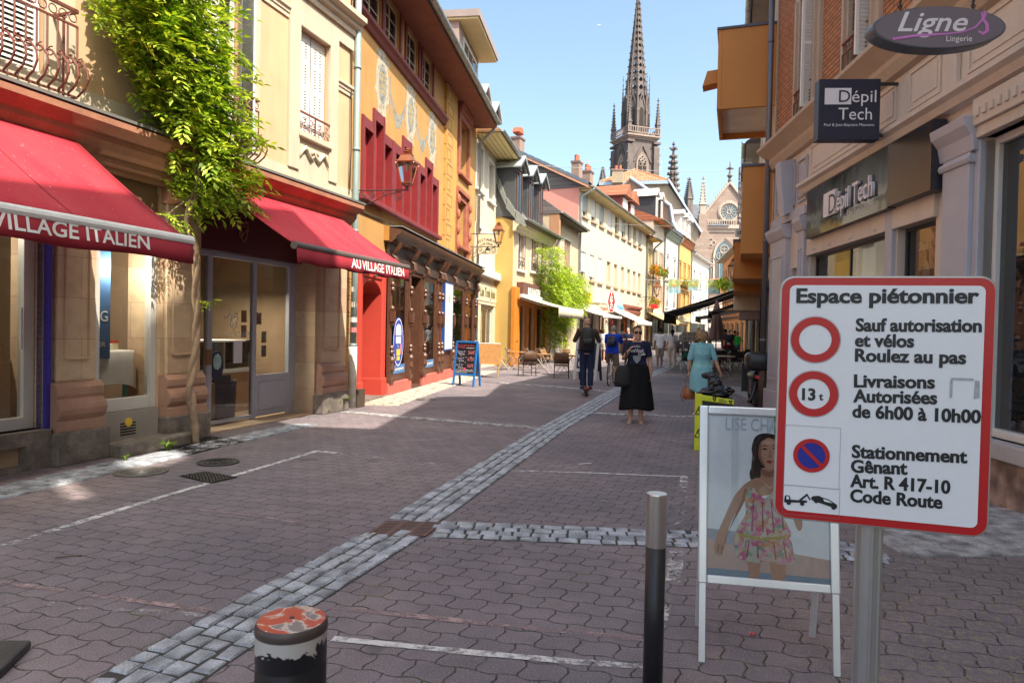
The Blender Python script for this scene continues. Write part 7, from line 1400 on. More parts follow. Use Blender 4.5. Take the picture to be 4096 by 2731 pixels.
def ring(cx,cz,r0,r1,y,mat,name,n=40):
 m=MB();a=arc(cx,cz,r1,0,360,n);b_=arc(cx,cz,r0,0,360,n)
 for k in range(n):m.add([(b_[k][0],y,b_[k][1]),(a[k][0],y,a[k][1]),(a[k+1][0],y,a[k+1][1]),(b_[k+1][0],y,b_[k+1][1])],[(0,1,2,3)])
 return m.build(name,mat,PL)
def rad_(px0,px1,py):return(sq(px1,py)[0]-sq(px0,py)[0])/2
for(cx,cy,wd),inner in(((1872,780,113),.66),((1868,904,113),.66)):
 c=sq(*D(cx,cy));r=rad_(D(cx-wd/2,0)[0],D(cx+wd/2,0)[0],D(0,cy)[1]);ring(c[0],c[1],r*inner,r,-.0062,MSR,'red_ring');ring(c[0],c[1],r*1.02,r*1.035,-.0058,M('thin_line',(.2,.2,.22),.5),'ring_outline')
stext('13',(*D(1842,917),25*1.7415),D(1872,918));stext('t',(*D(1881,918),16*1.7415),D(1890,918))
c=sq(*D(1863,1045));r=rad_(D(1821,0)[0],D(1905,0)[0],D(0,1045)[1]);sheet(arc(c[0],c[1],r*.99,0,360,36)[:-1],-.0058,MSBL,'no_parking_disc');ring(c[0],c[1],r*.76,r,-.0075,MSR,'no_parking_ring')
b_=MB().box(-r*.8,r*.8,-.0076,-.0070,-r*.10,r*.10).build('no_parking_bar',MSR,PL);b_.location=(c[0],0,c[1]);b_.rotation_euler.y=R(45)
def frame_(x0,y0,x1,y1):
 a,b_=sq(*D(x0,y1)),sq(*D(x1,y0));m=MB();w_=.0008;m.box(a[0],b_[0],-.0062,-.0055,a[1],a[1]+w_).box(a[0],b_[0],-.0062,-.0055,b_[1]-w_,b_[1]).box(a[0],a[0]+w_,-.0062,-.0055,a[1],b_[1]).box(b_[0]-w_,b_[0],-.0062,-.0055,a[1],b_[1]);m.build('thin_frame',M('thin_line',None),PL)
frame_(1798,982,1931,1112);frame_(1796,1122,1929,1178)
def tow():
 def P(*pts):return[sq(*D(x,y)) for x,y in pts]
 sheet(P((1801,1144),(1803,1136),(1813,1136),(1816,1146),(1853,1148),(1853,1153),(1801,1152)),-.0062,MSK,'tow_truck');sheet(P((1806,1138),(1811,1138),(1812,1145),(1806,1145)),-.0070,MSWH,'truck_cab_window')
 sheet(P((1835,1146),(1853,1132),(1856,1135),(1840,1148)),-.0062,MSK,'tow_arm');sheet(P((1853,1132),(1862,1146),(1859,1147),(1852,1136)),-.0062,MSK,'tow_hook')
 sheet(P((1862,1143),(1866,1138),(1880,1137),(1888,1141),(1904,1146),(1913,1152),(1922,1158),(1922,1166),(1910,1163),(1866,1148)),-.0062,MSK,'towed_car');sheet(P((1890,1144),(1903,1148),(1911,1154),(1893,1150)),-.0070,MSWH,'car_window')
 for x,y in((1811,1153),(1842,1155),(1874,1149),(1914,1164)):c=sq(*D(x,y));sheet(arc(c[0],c[1],.0068,0,360,14)[:-1],-.0068,MSK,'wheel')
tow()
gh=sq(*D(2208,888));m=MB();m.box(gh[0]-.03,gh[0]+.03,-.0062,-.0056,gh[1]+.02,gh[1]+.027).box(gh[0]-.032,gh[0]-.025,-.0062,-.0056,gh[1]-.035,gh[1]+.02);m.prism([(gh[0]+.032,gh[1]-.035),(gh[0]+.048,gh[1]-.03),(gh[0]+.046,gh[1]+.02),(gh[0]+.034,gh[1]+.022)],-.0062,-.0056);m.build('glue_residue',M('glue_grey',(.40,.41,.43),.6,.2,60),PL)
m=MB();pr_=.038;rs=[]
for z in(-.02,(z0+z1)/2+.3):rs.append([((pr_+(.004 if(i%6) in(0,1) else 0))*math.cos(2*math.pi*i/48),.072+(pr_+(.004 if(i%6) in(0,1) else 0))*math.sin(2*math.pi*i/48),z) for i in range(48)])
m.rings(rs);px_post=sp_(3487,2400)[0];po=m.build('post',M('alu_post',(.50,.51,.50),.32,.08,1,.05,metal=.75),TS);po.location.x=px_post
m=MB();[m.box(px_post-.06,px_post+.06,.028,.055,z-.015,z+.015) for z in(z0+.15,z1-.15)];m.build('clamp',M('plate_alu',None),TS)
# ---- lingerie display board
g0,g1_=ground(2800,2640),ground(3345,2698);th=math.atan2(g1_.y-g0.y,g1_.x-g0.x);BW=(g1_-g0).length+.035
AB=empty('display_board',(g0.x-.015,g0.y,0),th,'silver-framed A-board with a poster of a dark-haired woman in a floral dress','A-board')
LEAN=R(9.5);BRD=empty('front_panel',(0,0,0));BRD.parent=AB;BRD.rotation_euler.x=-LEAN
MSIL=M('silver_frame',(.78,.80,.83),.3,.04,1,.03,metal=.55)
FA_=Frame(g0.x-.015,g0.y,th);zB0,zB1=.375,1.26
fw2=.042;m=MB();m.box(0,fw2,-.022,.0,zB0,zB1).box(BW-fw2,BW,-.022,0,zB0,zB1).box(fw2,BW-fw2,-.022,0,zB0,zB0+fw2).box(fw2,BW-fw2,-.022,0,zB1-fw2,zB1);m.build('poster_frame',MSIL,BRD,bevel=.006)
for x_ in(.006,BW-.036):MB().box(x_,x_+.03,-.018,0,.0,zB0).build('leg',MSIL,BRD)
m=MB();m.box(0.0,BW,.0,.012,zB0,zB1);m.build('back_panel',M('plate_alu',None),BRD)
bl=MB()
for x in(.02,BW-.05):bl.box(x,x+.03,-.01,.01,0,1.22)
bo=bl.build('rear_leg',MSIL,AB);bo.location.y=.02;bo.rotation_euler.x=0
bo.matrix_basis=Matrix.Translation((0,.42,0))@Matrix.Rotation(R(9.5),4,'X');
px0_,px1_,pz0,pz1=fw2,BW-fw2,zB0+fw2,zB1-fw2;PWd,PH=px1_-px0_,pz1-pz0
def pp(u,v):return(px0_+u*PWd,pz0+v*PH)
WSH,WSV=0.0,1.0
def psheet(pts,lay,mat,name):return MB().prism([pp(min(1,u+WSH),v*WSV) for u,v in pts],-.002-.0008*lay,-.0014-.0008*lay).build(name,mat,BRD)
def smooth(pts,n=4,closed=True):
 o=[];L=len(pts)
 for i in range(L):
  p0,p1,p2,p3=pts[(i-1)%L],pts[i],pts[(i+1)%L],pts[(i+2)%L]
  for k in range(n):
   t=k/n;o.append(tuple(.5*(2*p1[j]+(p2[j]-p0[j])*t+(2*p0[j]-5*p1[j]+4*p2[j]-p3[j])*t*t+(3*p1[j]-p0[j]-3*p2[j]+p3[j])*t**3) for j in(0,1)))
 return o
psheet([(0,0),(1,0),(1,1),(0,1)],0,M('poster_sky',(.84,.86,.90),.25,.06,3,0),'poster');psheet([(0,.0),(1,.0),(1,.14),(0,.22)],1,M('poster_floor',(.55,.38,.33),.25,.15,4,0),'poster_floor');psheet([(0,.22),(.34,.17),(.34,.27),(0,.28)],1.2,M('poster_shadow',(.36,.38,.44),.25),'poster_step')
psheet([(.55,.78),(1,.7),(1,1),(.55,1)],1,M('poster_tree',(.10,.15,.07),.25,.6,18,0),'poster_foliage');psheet([(.50,.2),(.56,.2),(.56,1),(.50,1)],1.1,M('poster_column',(.68,.74,.76),.25),'poster_column');psheet([(.20,.25),(.26,.25),(.26,1),(.20,1)],1.1,M('poster_column',None),'poster_column');psheet([(.0,.0),(1,.0),(1,.03),(0,.04)],2,M('poster_edge',(.2,.28,.36),.3),'poster_edge')
WSH,WSV=-.215,.935;PSK=M('poster_skin_tan',(.46,.23,.15),.25,.08,6,0);PHA=M('poster_hair',(.022,.014,.012),.25,.3,10,0)
psheet(smooth([(.62,.93),(.72,.955),(.84,.92),(.86,.80),(.84,.68),(.76,.66),(.60,.63),(.57,.69),(.61,.76),(.585,.84)]),2,PHA,'poster_hair')
psheet(smooth([(.52,.60),(.60,.645),(.66,.66),(.67,.72),(.80,.72),(.80,.655),(.92,.62),(.97,.50),(1.0,.36),(.96,.33),(.90,.46),(.86,.56),(.60,.52),(.52,.50),(.46,.42),(.40,.32),(.36,.22),(.34,.13),(.28,.15),(.29,.24),(.36,.38),(.44,.52)],3),3,PSK,'poster_body')
psheet(smooth([(.635,.83),(.65,.90),(.73,.925),(.81,.89),(.815,.81),(.79,.745),(.735,.715),(.67,.75)]),4,M('poster_face',(.52,.27,.18),.25,.06,8,0),'poster_face')
psheet(smooth([(.61,.86),(.64,.92),(.74,.945),(.70,.915),(.655,.885),(.64,.80),(.655,.72),(.62,.66),(.58,.68),(.60,.78)]),5,PHA,'poster_hair');
for(a,b_) in((.665,.848),(.755,.856)):psheet([(a,b_),(a+.03,b_+.008),(a+.055,b_),(a+.03,b_-.006)],5,PHA,'poster_eye');psheet([(a-.005,b_+.018),(a+.03,b_+.028),(a+.06,b_+.02),(a+.03,b_+.020)],5,PHA,'poster_brow')
psheet([(.70,.765),(.73,.775),(.765,.768),(.735,.752)],5,M('poster_lips',(.30,.03,.05),.25),'poster_lips');psheet([(.715,.79),(.735,.84),(.745,.84),(.755,.792)],5,M('poster_nose',(.42,.20,.13),.25),'poster_nose')
def floral():
 m,t,b=newmat('floral_print');co=objco(t);vo=N(t,'ShaderNodeTexVoronoi');vo.inputs['Scale'].default_value=42;t.links.new(co,vo.inputs['Vector']);sp=N(t,'ShaderNodeSeparateColor');t.links.new(vo.outputs['Color'],sp.inputs[0])
 c=ramp(t,sp.outputs[0],[(0,(.55,.04,.16)),(.2,(.62,.10,.30)),(.38,(.60,.55,.45)),(.55,(.08,.26,.20)),(.7,(.62,.16,.05)),(.85,(.60,.5,.35)),(1,(.5,.05,.2))]);t.node_tree if False else None
 c=mixc(t,ramp(t,noise(t,co,60,2),[(.45,0.0),(.6,.5)]),c,(.55,.5,.42));t.links.new(c,b.inputs['Base Color']);b.inputs['Roughness'].default_value=.25;return m
MFLO=floral()
psheet(smooth([(.57,.60),(.64,.55),(.70,.52),(.77,.58),(.84,.60),(.86,.50),(.84,.42),(.90,.32),(.88,.27),(.64,.25),(.46,.27),(.50,.36),(.54,.42),(.53,.50)],3),6,MFLO,'poster_dress');psheet(smooth([(.46,.275),(.66,.255),(.88,.275),(.92,.20),(.93,.12),(.80,.10),(.72,.15),(.66,.10),(.52,.11),(.45,.15)],3),6.5,MFLO,'poster_shorts');psheet([(.47,.285),(.66,.262),(.88,.285),(.88,.27),(.66,.245),(.47,.268)],7,M('poster_sash',(.45,.35,.05),.3),'poster_sash')
for a,b_ in((.55,.66),(.73,.87)):psheet([(a,.11),(b_,.10),(b_-.02,.0),(a+.02,.0)],5,PSK,'poster_leg')
PSD=M('poster_skin_shadow',(.27,.12,.075),.25,.1,8,0);PSLt=M('poster_skin_glow',(.62,.36,.26),.25,.06,8,0)
psheet(smooth([(.635,.83),(.65,.89),(.67,.88),(.665,.80),(.70,.735),(.67,.75)]),4.5,PSD,'poster_cheek_shadow');psheet(smooth([(.67,.715),(.735,.70),(.80,.73),(.80,.69),(.73,.66),(.67,.68)]),4.5,PSD,'poster_neck_shadow');psheet(smooth([(.76,.80),(.785,.83),(.79,.79),(.775,.77)]),4.6,PSLt,'poster_cheek');psheet(smooth([(.70,.90),(.76,.905),(.77,.885),(.71,.88)]),4.6,PSLt,'poster_forehead')
psheet(smooth([(.53,.58),(.50,.50),(.44,.38),(.38,.26),(.35,.16),(.37,.24),(.44,.36),(.50,.45),(.55,.54)]),4,PSD,'poster_arm_shadow');psheet(smooth([(.66,.645),(.74,.60),(.80,.645),(.78,.63),(.74,.585),(.70,.61)]),4,PSLt,'poster_chest')
for k_,(u_,v_,w_,h_) in enumerate(((.30,.145,.012,.055),(.315,.135,.010,.06),(.332,.135,.010,.055),(.29,.17,.010,.035))):psheet([(u_,v_),(u_+w_,v_+.002),(u_+w_*1.6,v_+h_),(u_+w_*.6,v_+h_)],4,PSK if k_%2 else PSD,'poster_finger')
PDF=M('poster_fold',(.30,.04,.10),.3,.4,20,0)
for u_,v0_,v1_,du in((.60,.53,.30,-.02),(.67,.50,.30,.0),(.74,.52,.30,.02),(.81,.56,.32,.03),(.56,.24,.13,-.02),(.63,.24,.13,.0),(.76,.24,.13,.015),(.84,.25,.14,.02)):psheet([(u_,v0_),(u_+.008,v0_),(u_+du+.014,v1_),(u_+du,v1_)],7,PDF,'poster_fold_line')
PHL=M('poster_hair_sheen',(.075,.045,.035),.25,.3,10,0)
for u_,v0_,v1_,du in((.60,.90,.70,-.02),(.615,.86,.68,-.03),(.66,.935,.90,-.03),(.825,.88,.70,.01)):psheet([(u_,v0_),(u_+.007,v0_),(u_+du+.009,v1_),(u_+du,v1_)],6,PHL,'poster_hair_strand')
WSH,WSV=0.0,1.0;PWT=M('poster_letter',(.50,.55,.60),.3);tx=pp(.15,.905);text(BRD,'LISE CHARMEL',tx[0],tx[1],.062,-.0085,PWT,width=PWd*.70,bold=.0)
# crumpled clear film over the poster: a wavy glossy sheet
fm,ft_,fb_=newmat('clear_film');out=ft_.nodes['Material Output'];gl=N(ft_,'ShaderNodeBsdfGlossy');gl.inputs['Roughness'].default_value=.04;trn=N(ft_,'ShaderNodeBsdfTransparent');lw=N(ft_,'ShaderNodeFresnel');lw.inputs['IOR'].default_value=1.32
nn=noise(ft_,objco(ft_,(1,1,.6)),7,3,.45,.6);bp=N(ft_,'ShaderNodeBump');bp.inputs['Strength'].default_value=.6;bp.inputs['Distance'].default_value=.02;ft_.links.new(nn,bp.inputs['Height']);ft_.links.new(bp.outputs[0],gl.inputs['Normal']);ft_.links.new(bp.outputs[0],lw.inputs['Normal']);mx=N(ft_,'ShaderNodeMixShader');ft_.links.new(lw.outputs[0],mx.inputs[0]);ft_.links.new(trn.outputs[0],mx.inputs[1]);ft_.links.new(gl.outputs[0],mx.inputs[2]);ft_.links.new(mx.outputs[0],out.inputs[0])
MB().quad((px0_,-.012,pz0),(px1_,-.012,pz0),(px1_,-.012,pz1),(px0_,-.012,pz1)).build('poster_film',fm,BRD)
# ---- bollards
def brushed():
 m,t,b=newmat('brushed_steel');b.inputs['Base Color'].default_value=(.62,.60,.57,1);b.inputs['Metallic'].default_value=1;b.inputs['Roughness'].default_value=.28;n=noise(t,objco(t,(60,60,.6)),4,3);bump(t,b,n,.08,.01);return m
def scratched(name,base,chips,thr,sc=(9,9,3)):
 m,t,b=newmat(name);n=noise(t,objco(t,sc),1.6,7,.72,.4);f=ramp(t,n,[(thr,0.0),(thr+.015,1.0)]);c=mixc(t,f,base,chips);t.links.new(c,b.inputs['Base Color']);b.inputs['Roughness'].default_value=.45;bump(t,b,f,-.25,.004);return m
s_=empty('slim_bollard',(.659,3.05,0),0,'slim black bollard with a brushed steel top','bollard');m=MB();m.lathe([(.044,-.02),(.044,.667)],n=40);m.build('bollard_post',scratched('bollard_black',(.012,.012,.015),(.40,.40,.42),.70,(14,14,3)),s_,smooth=True);s_.children[0].data.shade_smooth();m=MB();m.lathe([(.0435,.667),(.0455,.669),(.0455,.900),(.0445,.905)],n=40);m.build('steel_cap',brushed(),s_,bevel=.001)
fb=empty('stout_bollard',(-.613,1.95,0),0,'stout black bollard with flaking white and red paint on its domed top','bollard')
def flaked():
 m,t,b=newmat('flaked_paint');tc=N(t,'ShaderNodeTexCoord');sp=N(t,'ShaderNodeSeparateXYZ');t.links.new(tc.outputs['Object'],sp.inputs[0]);z=sp.outputs[2];n=noise(t,tc.outputs['Object'],11,6,.6,.5);n2=noise(t,tc.outputs['Object'],30,4,.7)
 band=mathn(t,'ADD',z,mathn(t,'MULTIPLY',mathn(t,'SUBTRACT',n,.5),.22));wh=ramp(t,band,[(.715,0.0),(.718,1.0)])
 c=mixc(t,wh,(.012,.012,.015),(.58,.56,.53));chips=ramp(t,mathn(t,'ADD',mathn(t,'MULTIPLY',n2,.6),mathn(t,'MULTIPLY',noise(t,objco(t,(3,3,1)),6,5,.7),.5)),[(.70,0.0),(.71,1.0)]);c=mixc(t,chips,c,(.30,.29,.27));rim=ramp(t,z,[(.750,0.0),(.752,1.0)]);c=mixc(t,rim,c,(.07,.05,.045));t.links.new(c,b.inputs['Base Color']);b.inputs['Roughness'].default_value=.4;bump(t,b,mathn(t,'ADD',wh,chips),.4,.004);return m
m=MB();m.lathe([(.0985,-.02),(.0985,.655),(.0965,.66),(.0965,.668),(.0985,.673),(.0985,.748),(.1005,.752),(.1005,.768),(.0985,.776),(.094,.781)],n=56,cap1=False);m.build('bollard_body',flaked(),fb,smooth=True)
def topm():
 m,t,b=newmat('flaked_top');co=objco(t);n=noise(t,co,9,4,.5,1.0);n2=noise(t,co,12,5,.6,.4);c=ramp(t,n,[(.40,(.24,.20,.19)),(.43,(.62,.56,.48)),(.47,(.52,.09,.045)),(.62,(.46,.07,.04)),(.65,(.62,.56,.48)),(.70,(.30,.25,.22))]);c=mixc(t,ramp(t,n2,[(.62,0.0),(.66,.7)]),c,(.24,.15,.12));t.links.new(c,b.inputs['Base Color']);b.inputs['Roughness'].default_value=.5;bump(t,b,n,.3,.004);return m
m=MB();m.lathe([(.094,.781),(.092,.7815),(.04,.784),(.008,.785)],n=56,cap0=False);m.build('bollard_top',topm(),fb,smooth=True);m=MB();m.lathe([(.007,.785),(.007,.788),(.003,.789)],n=12);m.build('top_screw',MRUST,fb)
# plates at the picture's lower edge
c=[ground(-260,2700),ground(0,2720),ground(128,2592),ground(-200,2590)];m=MB();m.rings([[(p.x,p.y,.004) for p in c],[(p.x,p.y,.045) for p in c]]);o=m.build('metal_plate',M('plate_dark',(.06,.065,.075),.4,.5,3,.3,metal=.5),bevel=.012);tag(o,'dark worn metal plate standing proud of the paving at the lower left edge','plate')
pk_=MB().add([(-.02,0,.004),(.02,.01,.006),(.03,.03,.012),(-.01,.03,.015),(0,.015,.02)],[(0,1,4),(1,2,4),(2,3,4),(3,0,4)]).build('wrapper',M('wrapper_red',(.6,.12,.14),.5,.6,40));pk_.location=ground(3010,2545);tag(pk_,'crumpled red and white scrap on the paving behind the display board','litter')
# ---- box with yellow tape and a black rubbish bag
bx_=atY(2857,1560,9.6);BXo=empty('rubbish_box',(bx_.x,9.6,0),R(-15),'black plastic crate wrapped in yellow warning tape','crate');m=MB();m.box(-.23,.23,-.18,.18,0,.66);m.build('crate_body',M('crate_black',(.014,.012,.012),.35,.3,5,.2),BXo,bevel=.01)
MTAPE=M('tape_yellow',(.62,.66,.02),.35,.12,9,.15);m=MB();m.box(-.24,-.15,-.188,-.17,.0,.70).prism([(-.24,.625),(.245,.585),(.245,.645),(-.24,.70)],-.19,-.17).box(-.242,-.225,-.17,.19,.60,.70);tp_=m.build('warning_tape',MTAPE,BXo,bevel=.012);m=MB()
for x,z,s in((-.185,.50,.05),(-.185,.22,.05),(.0,.645,.022),(.2,.615,.02)):
 sg_=1 if x<0 else-1;T_=[(x-s,z-s*sg_),(x+s,z-s*sg_),(x,z+s*sg_)]
 for k in range(3):a,b_=Vector(T_[k]),Vector(T_[(k+1)%3]);m.tube([(a.x,-.192,a.y),(b_.x,-.192,b_.y)],.006,4)
 m.tube([(x,-.193,z+.02*sg_),(x-.01,-.193,z),(x+.008,-.193,z-.02)],.005,4)
m.build('tape_symbol',MSK,tp_);text(tp_,'STOP',.06,.635,.016,-.193,MSK,bold=.03);text(tp_,'DANGER',.06,.612,.016,-.193,MSK,bold=.03)
MBAG=M('bag_black',(.012,.012,.014),.22,.2,8,.9);bg_=MB();rng=random.Random(4)
def lump(c,r,n=16,mm=10,am=.25,sd=1):
 rr=random.Random(sd);m=MB();m.ball(c,r,n,mm);m.v=[tuple(Vector(c)+(Vector(v)-Vector(c))*(1+am*(rr.random()-.5))) for v in m.v];return m
for k,(c,r) in enumerate((((.02,0,.72),(.21,.16,.09)),((.0,.03,.84),(.10,.07,.12)),((-.07,.04,.95),(.11,.05,.05)),((.1,-.02,.74),(.16,.15,.08)))):
 l_=lump(c,r,am=.3,sd=k);bg_.add(l_.v,l_.f)
BXo.scale=(1.06,1,1.12);bo=bg_.build('rubbish_bag',MBAG,None);bo.location=BXo.location+Vector((0,0,.08));bo.rotation_euler.z=BXo.rotation_euler.z;tag(bo,'crumpled black rubbish bag stuffed into the top of the taped crate','rubbish bag')
# ================================================================== PEOPLE
def cloth(name,c,var=.1,sc=6):
 if name in MATS:return MATS[name]
 m,t,b=newmat(name);co=objco(t,(1,1,.55));n=noise(t,co,sc,4,.6,.5);n2=noise(t,co,2.2,2);c_=ramp(t,n,[(.3,dk(c,1-var)),(.7,dk(c,1+var))]);t.links.new(c_,b.inputs['Base Color']);b.inputs['Roughness'].default_value=.9;b.inputs['Specular IOR Level'].default_value=.15
 bump(t,b,mathn(t,'ADD',n,mathn(t,'MULTIPLY',n2,2)),.5,.03);MATS[name]=m;return m
def skin(name,c):
 if name in MATS:return MATS[name]
 m,t,b=newmat(name);n=noise(t,objco(t),14,4);t.links.new(ramp(t,n,[(.3,dk(c,.88)),(.7,dk(c,1.1))]),b.inputs['Base Color']);b.inputs['Roughness'].default_value=.5;b.inputs['Subsurface Weight'].default_value=.08;b.inputs['Subsurface Radius'].default_value=(.01,.004,.002);MATS[name]=m;return m
SKT,SKL,SKD=skin('skin_tan',(.56,.31,.21)),skin('skin_light',(.58,.36,.27)),skin('skin_dark',(.22,.11,.07))
def remesh(mb,name,mat,parent,vox,smooth=4):
 me=bpy.data.meshes.new(name);me.from_pydata(mb.v,[],mb.f);bm=bmesh.new();bm.from_mesh(me);bmesh.ops.recalc_face_normals(bm,faces=bm.faces);bm.to_mesh(me);bm.free()
 o=bpy.data.objects.new(name,me);COL.objects.link(o);md=o.modifiers.new('r','REMESH');md.mode='VOXEL';md.voxel_size=vox;sm=o.modifiers.new('s','SMOOTH');sm.iterations=smooth;sm.factor=.5
 bpy.context.view_layer.update();m2=bpy.data.meshes.new_from_object(o.evaluated_get(bpy.context.evaluated_depsgraph_get()));bpy.data.objects.remove(o);bpy.data.meshes.remove(me)
 m2.name=name;m2.materials.clear();m2.materials.append(mat);m2.shade_smooth();o=bpy.data.objects.new(name,m2);COL.objects.link(o);o.parent=parent;return o
def nrm(v):return Vector(v).normalized()
def eloft(mb,secs,n=14):
 """secs: (centre, side vector*rx, front vector*ry)"""
 mb.rings([[c+a*math.cos(2*math.pi*k/n)+b_*math.sin(2*math.pi*k/n) for k in range(n)] for c,a,b_ in secs])
class Body:
 def __init__(s,H=1.7,lean=(0,0,1),arms=None,legs=None,pelvis_z=None,girth=1.0,fem=False,twist=0.0,head=(0,0),shoulder=1.0):
  k=H/1.7;s.k=k;s.girth=girth;s.fem=fem;s.t=nrm(lean);s.side=Matrix.Rotation(twist,3,'Z')@Vector((1,0,0));s.front=s.side.cross(s.t)*-1;s.front=-(s.t.cross(s.side)) if False else s.side.cross(s.t)
  s.fr=nrm(s.side.cross(s.t));s.fr=s.fr if s.fr.y<0 else-s.fr
  legs=legs or[((0,0,-1),(0,0,-1))]*2;arms=arms or[((.12,0,-1),(.05,-.1,-1))]*2
  s.pel=Vector((0,0,pelvis_z if pelvis_z else .93*k));P=lambda d:s.pel+s.t*d*k;s.P=P
  s.hip=[s.pel+Vector((.09*k*sg,0,-.02*k)) for sg in(1,-1)];s.sho=[P(.475)+s.side*(.18*k*sg*(.92 if fem else 1)*shoulder) for sg in(1,-1)]
  s.el,s.wr,s.hd=[],[],[]
  for i,sg in enumerate((1,-1)):
   u,f=nrm((arms[i][0][0]*sg,*arms[i][0][1:])),nrm((arms[i][1][0]*sg,*arms[i][1][1:]));e=s.sho[i]+u*.285*k;w=e+f*.245*k;s.el.append(e);s.wr.append(w);s.hd.append(nrm((arms[i][2][0]*sg,*arms[i][2][1:])) if len(arms[i])>2 else f)
  s.kn,s.an,s.ft=[],[],[]
  for i,sg in enumerate((1,-1)):
   u,f=nrm((legs[i][0][0]*sg,*legs[i][0][1:])),nrm((legs[i][1][0]*sg,*legs[i][1][1:]));q=s.hip[i]+u*.43*k;a=q+f*.42*k;s.kn.append(q);s.an.append(a);s.ft.append(nrm(legs[i][2]) if len(legs[i])>2 else Vector((.12*sg,-1,-.12)).normalized())
  s.hc=P(.665)+s.fr*(.02*k);s.hrot=Matrix.Rotation(head[0],3,'Z')@Matrix.Rotation(head[1],3,'X')
 def hp(s,x,y,z):return s.hc+s.hrot@(Vector((x,y,z))*s.k)
 def torso(s,mb,g=1.0,lo=-.10,hi=.60):
  k,G=s.k,s.girth*g;S=[(-.10,.15,.105),(-.02,.168,.118),(.06,.16,.115),(.18,.135 if s.fem else .148,.105),(.30,.148,.115+(.015 if s.fem else 0)),(.40,.165,.112),(.46,.165,.098),(.50,.135,.085),(.535,.075,.068),(.57,.055,.058),(.62,.052,.056)]
  eloft(mb,[(s.P(d),s.side*rx*k*(G if d<.5 else 1),s.fr*ry*k*(G if d<.5 else 1)) for d,rx,ry in S if lo-1e-6<=d<=hi])
 def limb(s,mb,pts,rs,n=10):mb.tube(pts,[r*s.k for r in rs],n)
 def arm(s,mb,i,add=0.0,frac=2.0,n=10):
  a,e,w=s.sho[i],s.el[i],s.wr[i];inn=a-s.side*(.07*s.k)*(1,-1)[i]
  pts,rs=[inn,a,a.lerp(e,.5)],[.052+add,.056+add,.047+add]
  if frac<=1.0:pts.append(a.lerp(e,frac));rs.append(.043+add*1.25)
  else:pts+=[e,e.lerp(w,.4*min(1,frac-1)),e.lerp(w,min(1,frac-1))];rs+=[.04+add,.041+add,.028+add]
  if pts[-1]==pts[-2]:pts.pop();rs.pop()
  s.limb(mb,pts,rs,n)
 def hand(s,mb,i,curl=.4):
  k=s.k;w,d=s.wr[i],s.hd[i];sg=(1,-1)[i];pn=d.cross(s.fr if abs(d.dot(s.fr))<.8 else Vector((0,0,1)));pn=nrm(pn)*(1 if pn.dot(s.side*sg)<0 else-1);wide=nrm(d.cross(pn));wide=wide if wide.dot(s.fr)>0 else-wide
  eloft(mb,[(w-d*.01*k,wide*.024*k,pn*.018*k),(w+d*.04*k,wide*.036*k,pn*.017*k),(w+d*.085*k,wide*.038*k,pn*.014*k)],10)
  for q,(off,L) in enumerate(((.029,.068),(.010,.078),(-.010,.072),(-.028,.056))):
   b0=w+d*.078*k+wide*off*k;c1=nrm(d+pn*curl*.6);c2=nrm(d+pn*curl*1.8);b1=b0+c1*L*.5*k;mb.tube([b0,b1,b1+c2*L*.5*k],[.0088*k,.0082*k,.0068*k],6)
  t0=w+d*.025*k+wide*.028*k;td=nrm(d*.7+wide*.8+pn*.4);mb.tube([t0,t0+td*.032*k,t0+td*.045*k+d*.022*k],[.0115*k,.010*k,.0078*k],6)
 def leg(s,mb,i,add=0.0,frac=2.0,n=12,flare=0.0):
  h,q,a=s.hip[i],s.kn[i],s.an[i];top=h+Vector((0,0,.06*s.k));pts,rs=[top,h,h.lerp(q,.5)],[.082+add,.088+add,.072+add+flare*.5]
  if frac<=1:pts.append(h.lerp(q,frac));rs.append(.062+add+flare)
  else:f=min(1,frac-1);pts+=[q,q.lerp(a,.3*f),q.lerp(a,f)];rs+=[.052+add+flare*.6,.054+add+flare*.6,.036+add+flare]
  g=s.girth;s.limb(mb,pts,[r*(.5+.5*g) for r in rs],n)
 def foot(s,mb,i,add=0.0,L=.20):
  a,d,k=s.an[i],s.ft[i],s.k;sd=nrm(d.cross(Vector((0,0,1))));up=nrm(sd.cross(d));B=a-up*.045*k
  eloft(mb,[(B-d*.055*k,sd*(.028+add)*k,up*(.025+add)*k),(B,sd*(.034+add)*k,up*(.036+add)*k),(B+d*.08*k-up*.005*k,sd*(.04+add)*k,up*(.028+add)*k),(B+d*(L-.07)*k-up*.012*k,sd*(.042+add)*k,up*(.02+add)*k),(B+d*(L-.03)*k-up*.014*k,sd*(.028+add)*k,up*(.014+add)*k)],10)
  mb.tube([a+Vector((0,0,.02*k)),B],[.032*k,.034*k],8)
 def headm(s,mb):
  k=s.k;secs=[]
  for z,rx,ry,dy in((-.118,.028,.03,-.045),(-.10,.048,.055,-.028),(-.06,.062,.078,-.012),(-.01,.072,.090,.0),(.04,.076,.096,.004),(.08,.070,.088,.008),(.11,.045,.058,.008),(.122,.015,.02,.008)):
   secs.append((s.hp(0,dy,z),s.hrot@Vector((rx*k,0,0)),s.hrot@Vector((0,ry*k,0))))
  eloft(mb,secs,16);mb.tube([s.hp(0,-.088,.022),s.hp(0,-.108,-.018),s.hp(0,-.104,-.034)],[.009*k,.014*k,.012*k],7);[mb.ball(s.hp(sx*.076,.01,-.005),(.01*k,.018*k,.03*k),8,6) for sx in(-1,1)];mb.ball(s.hp(0,-.085,-.062),(.026*k,.012*k,.012*k),8,5);mb.ball(s.hp(0,-.075,-.10),(.025*k,.018*k,.018*k),8,5)
  mb.tube([s.P(.52),s.P(.60),s.hp(0,.015,-.07)],[.058*k,.053*k,.052*k],10)
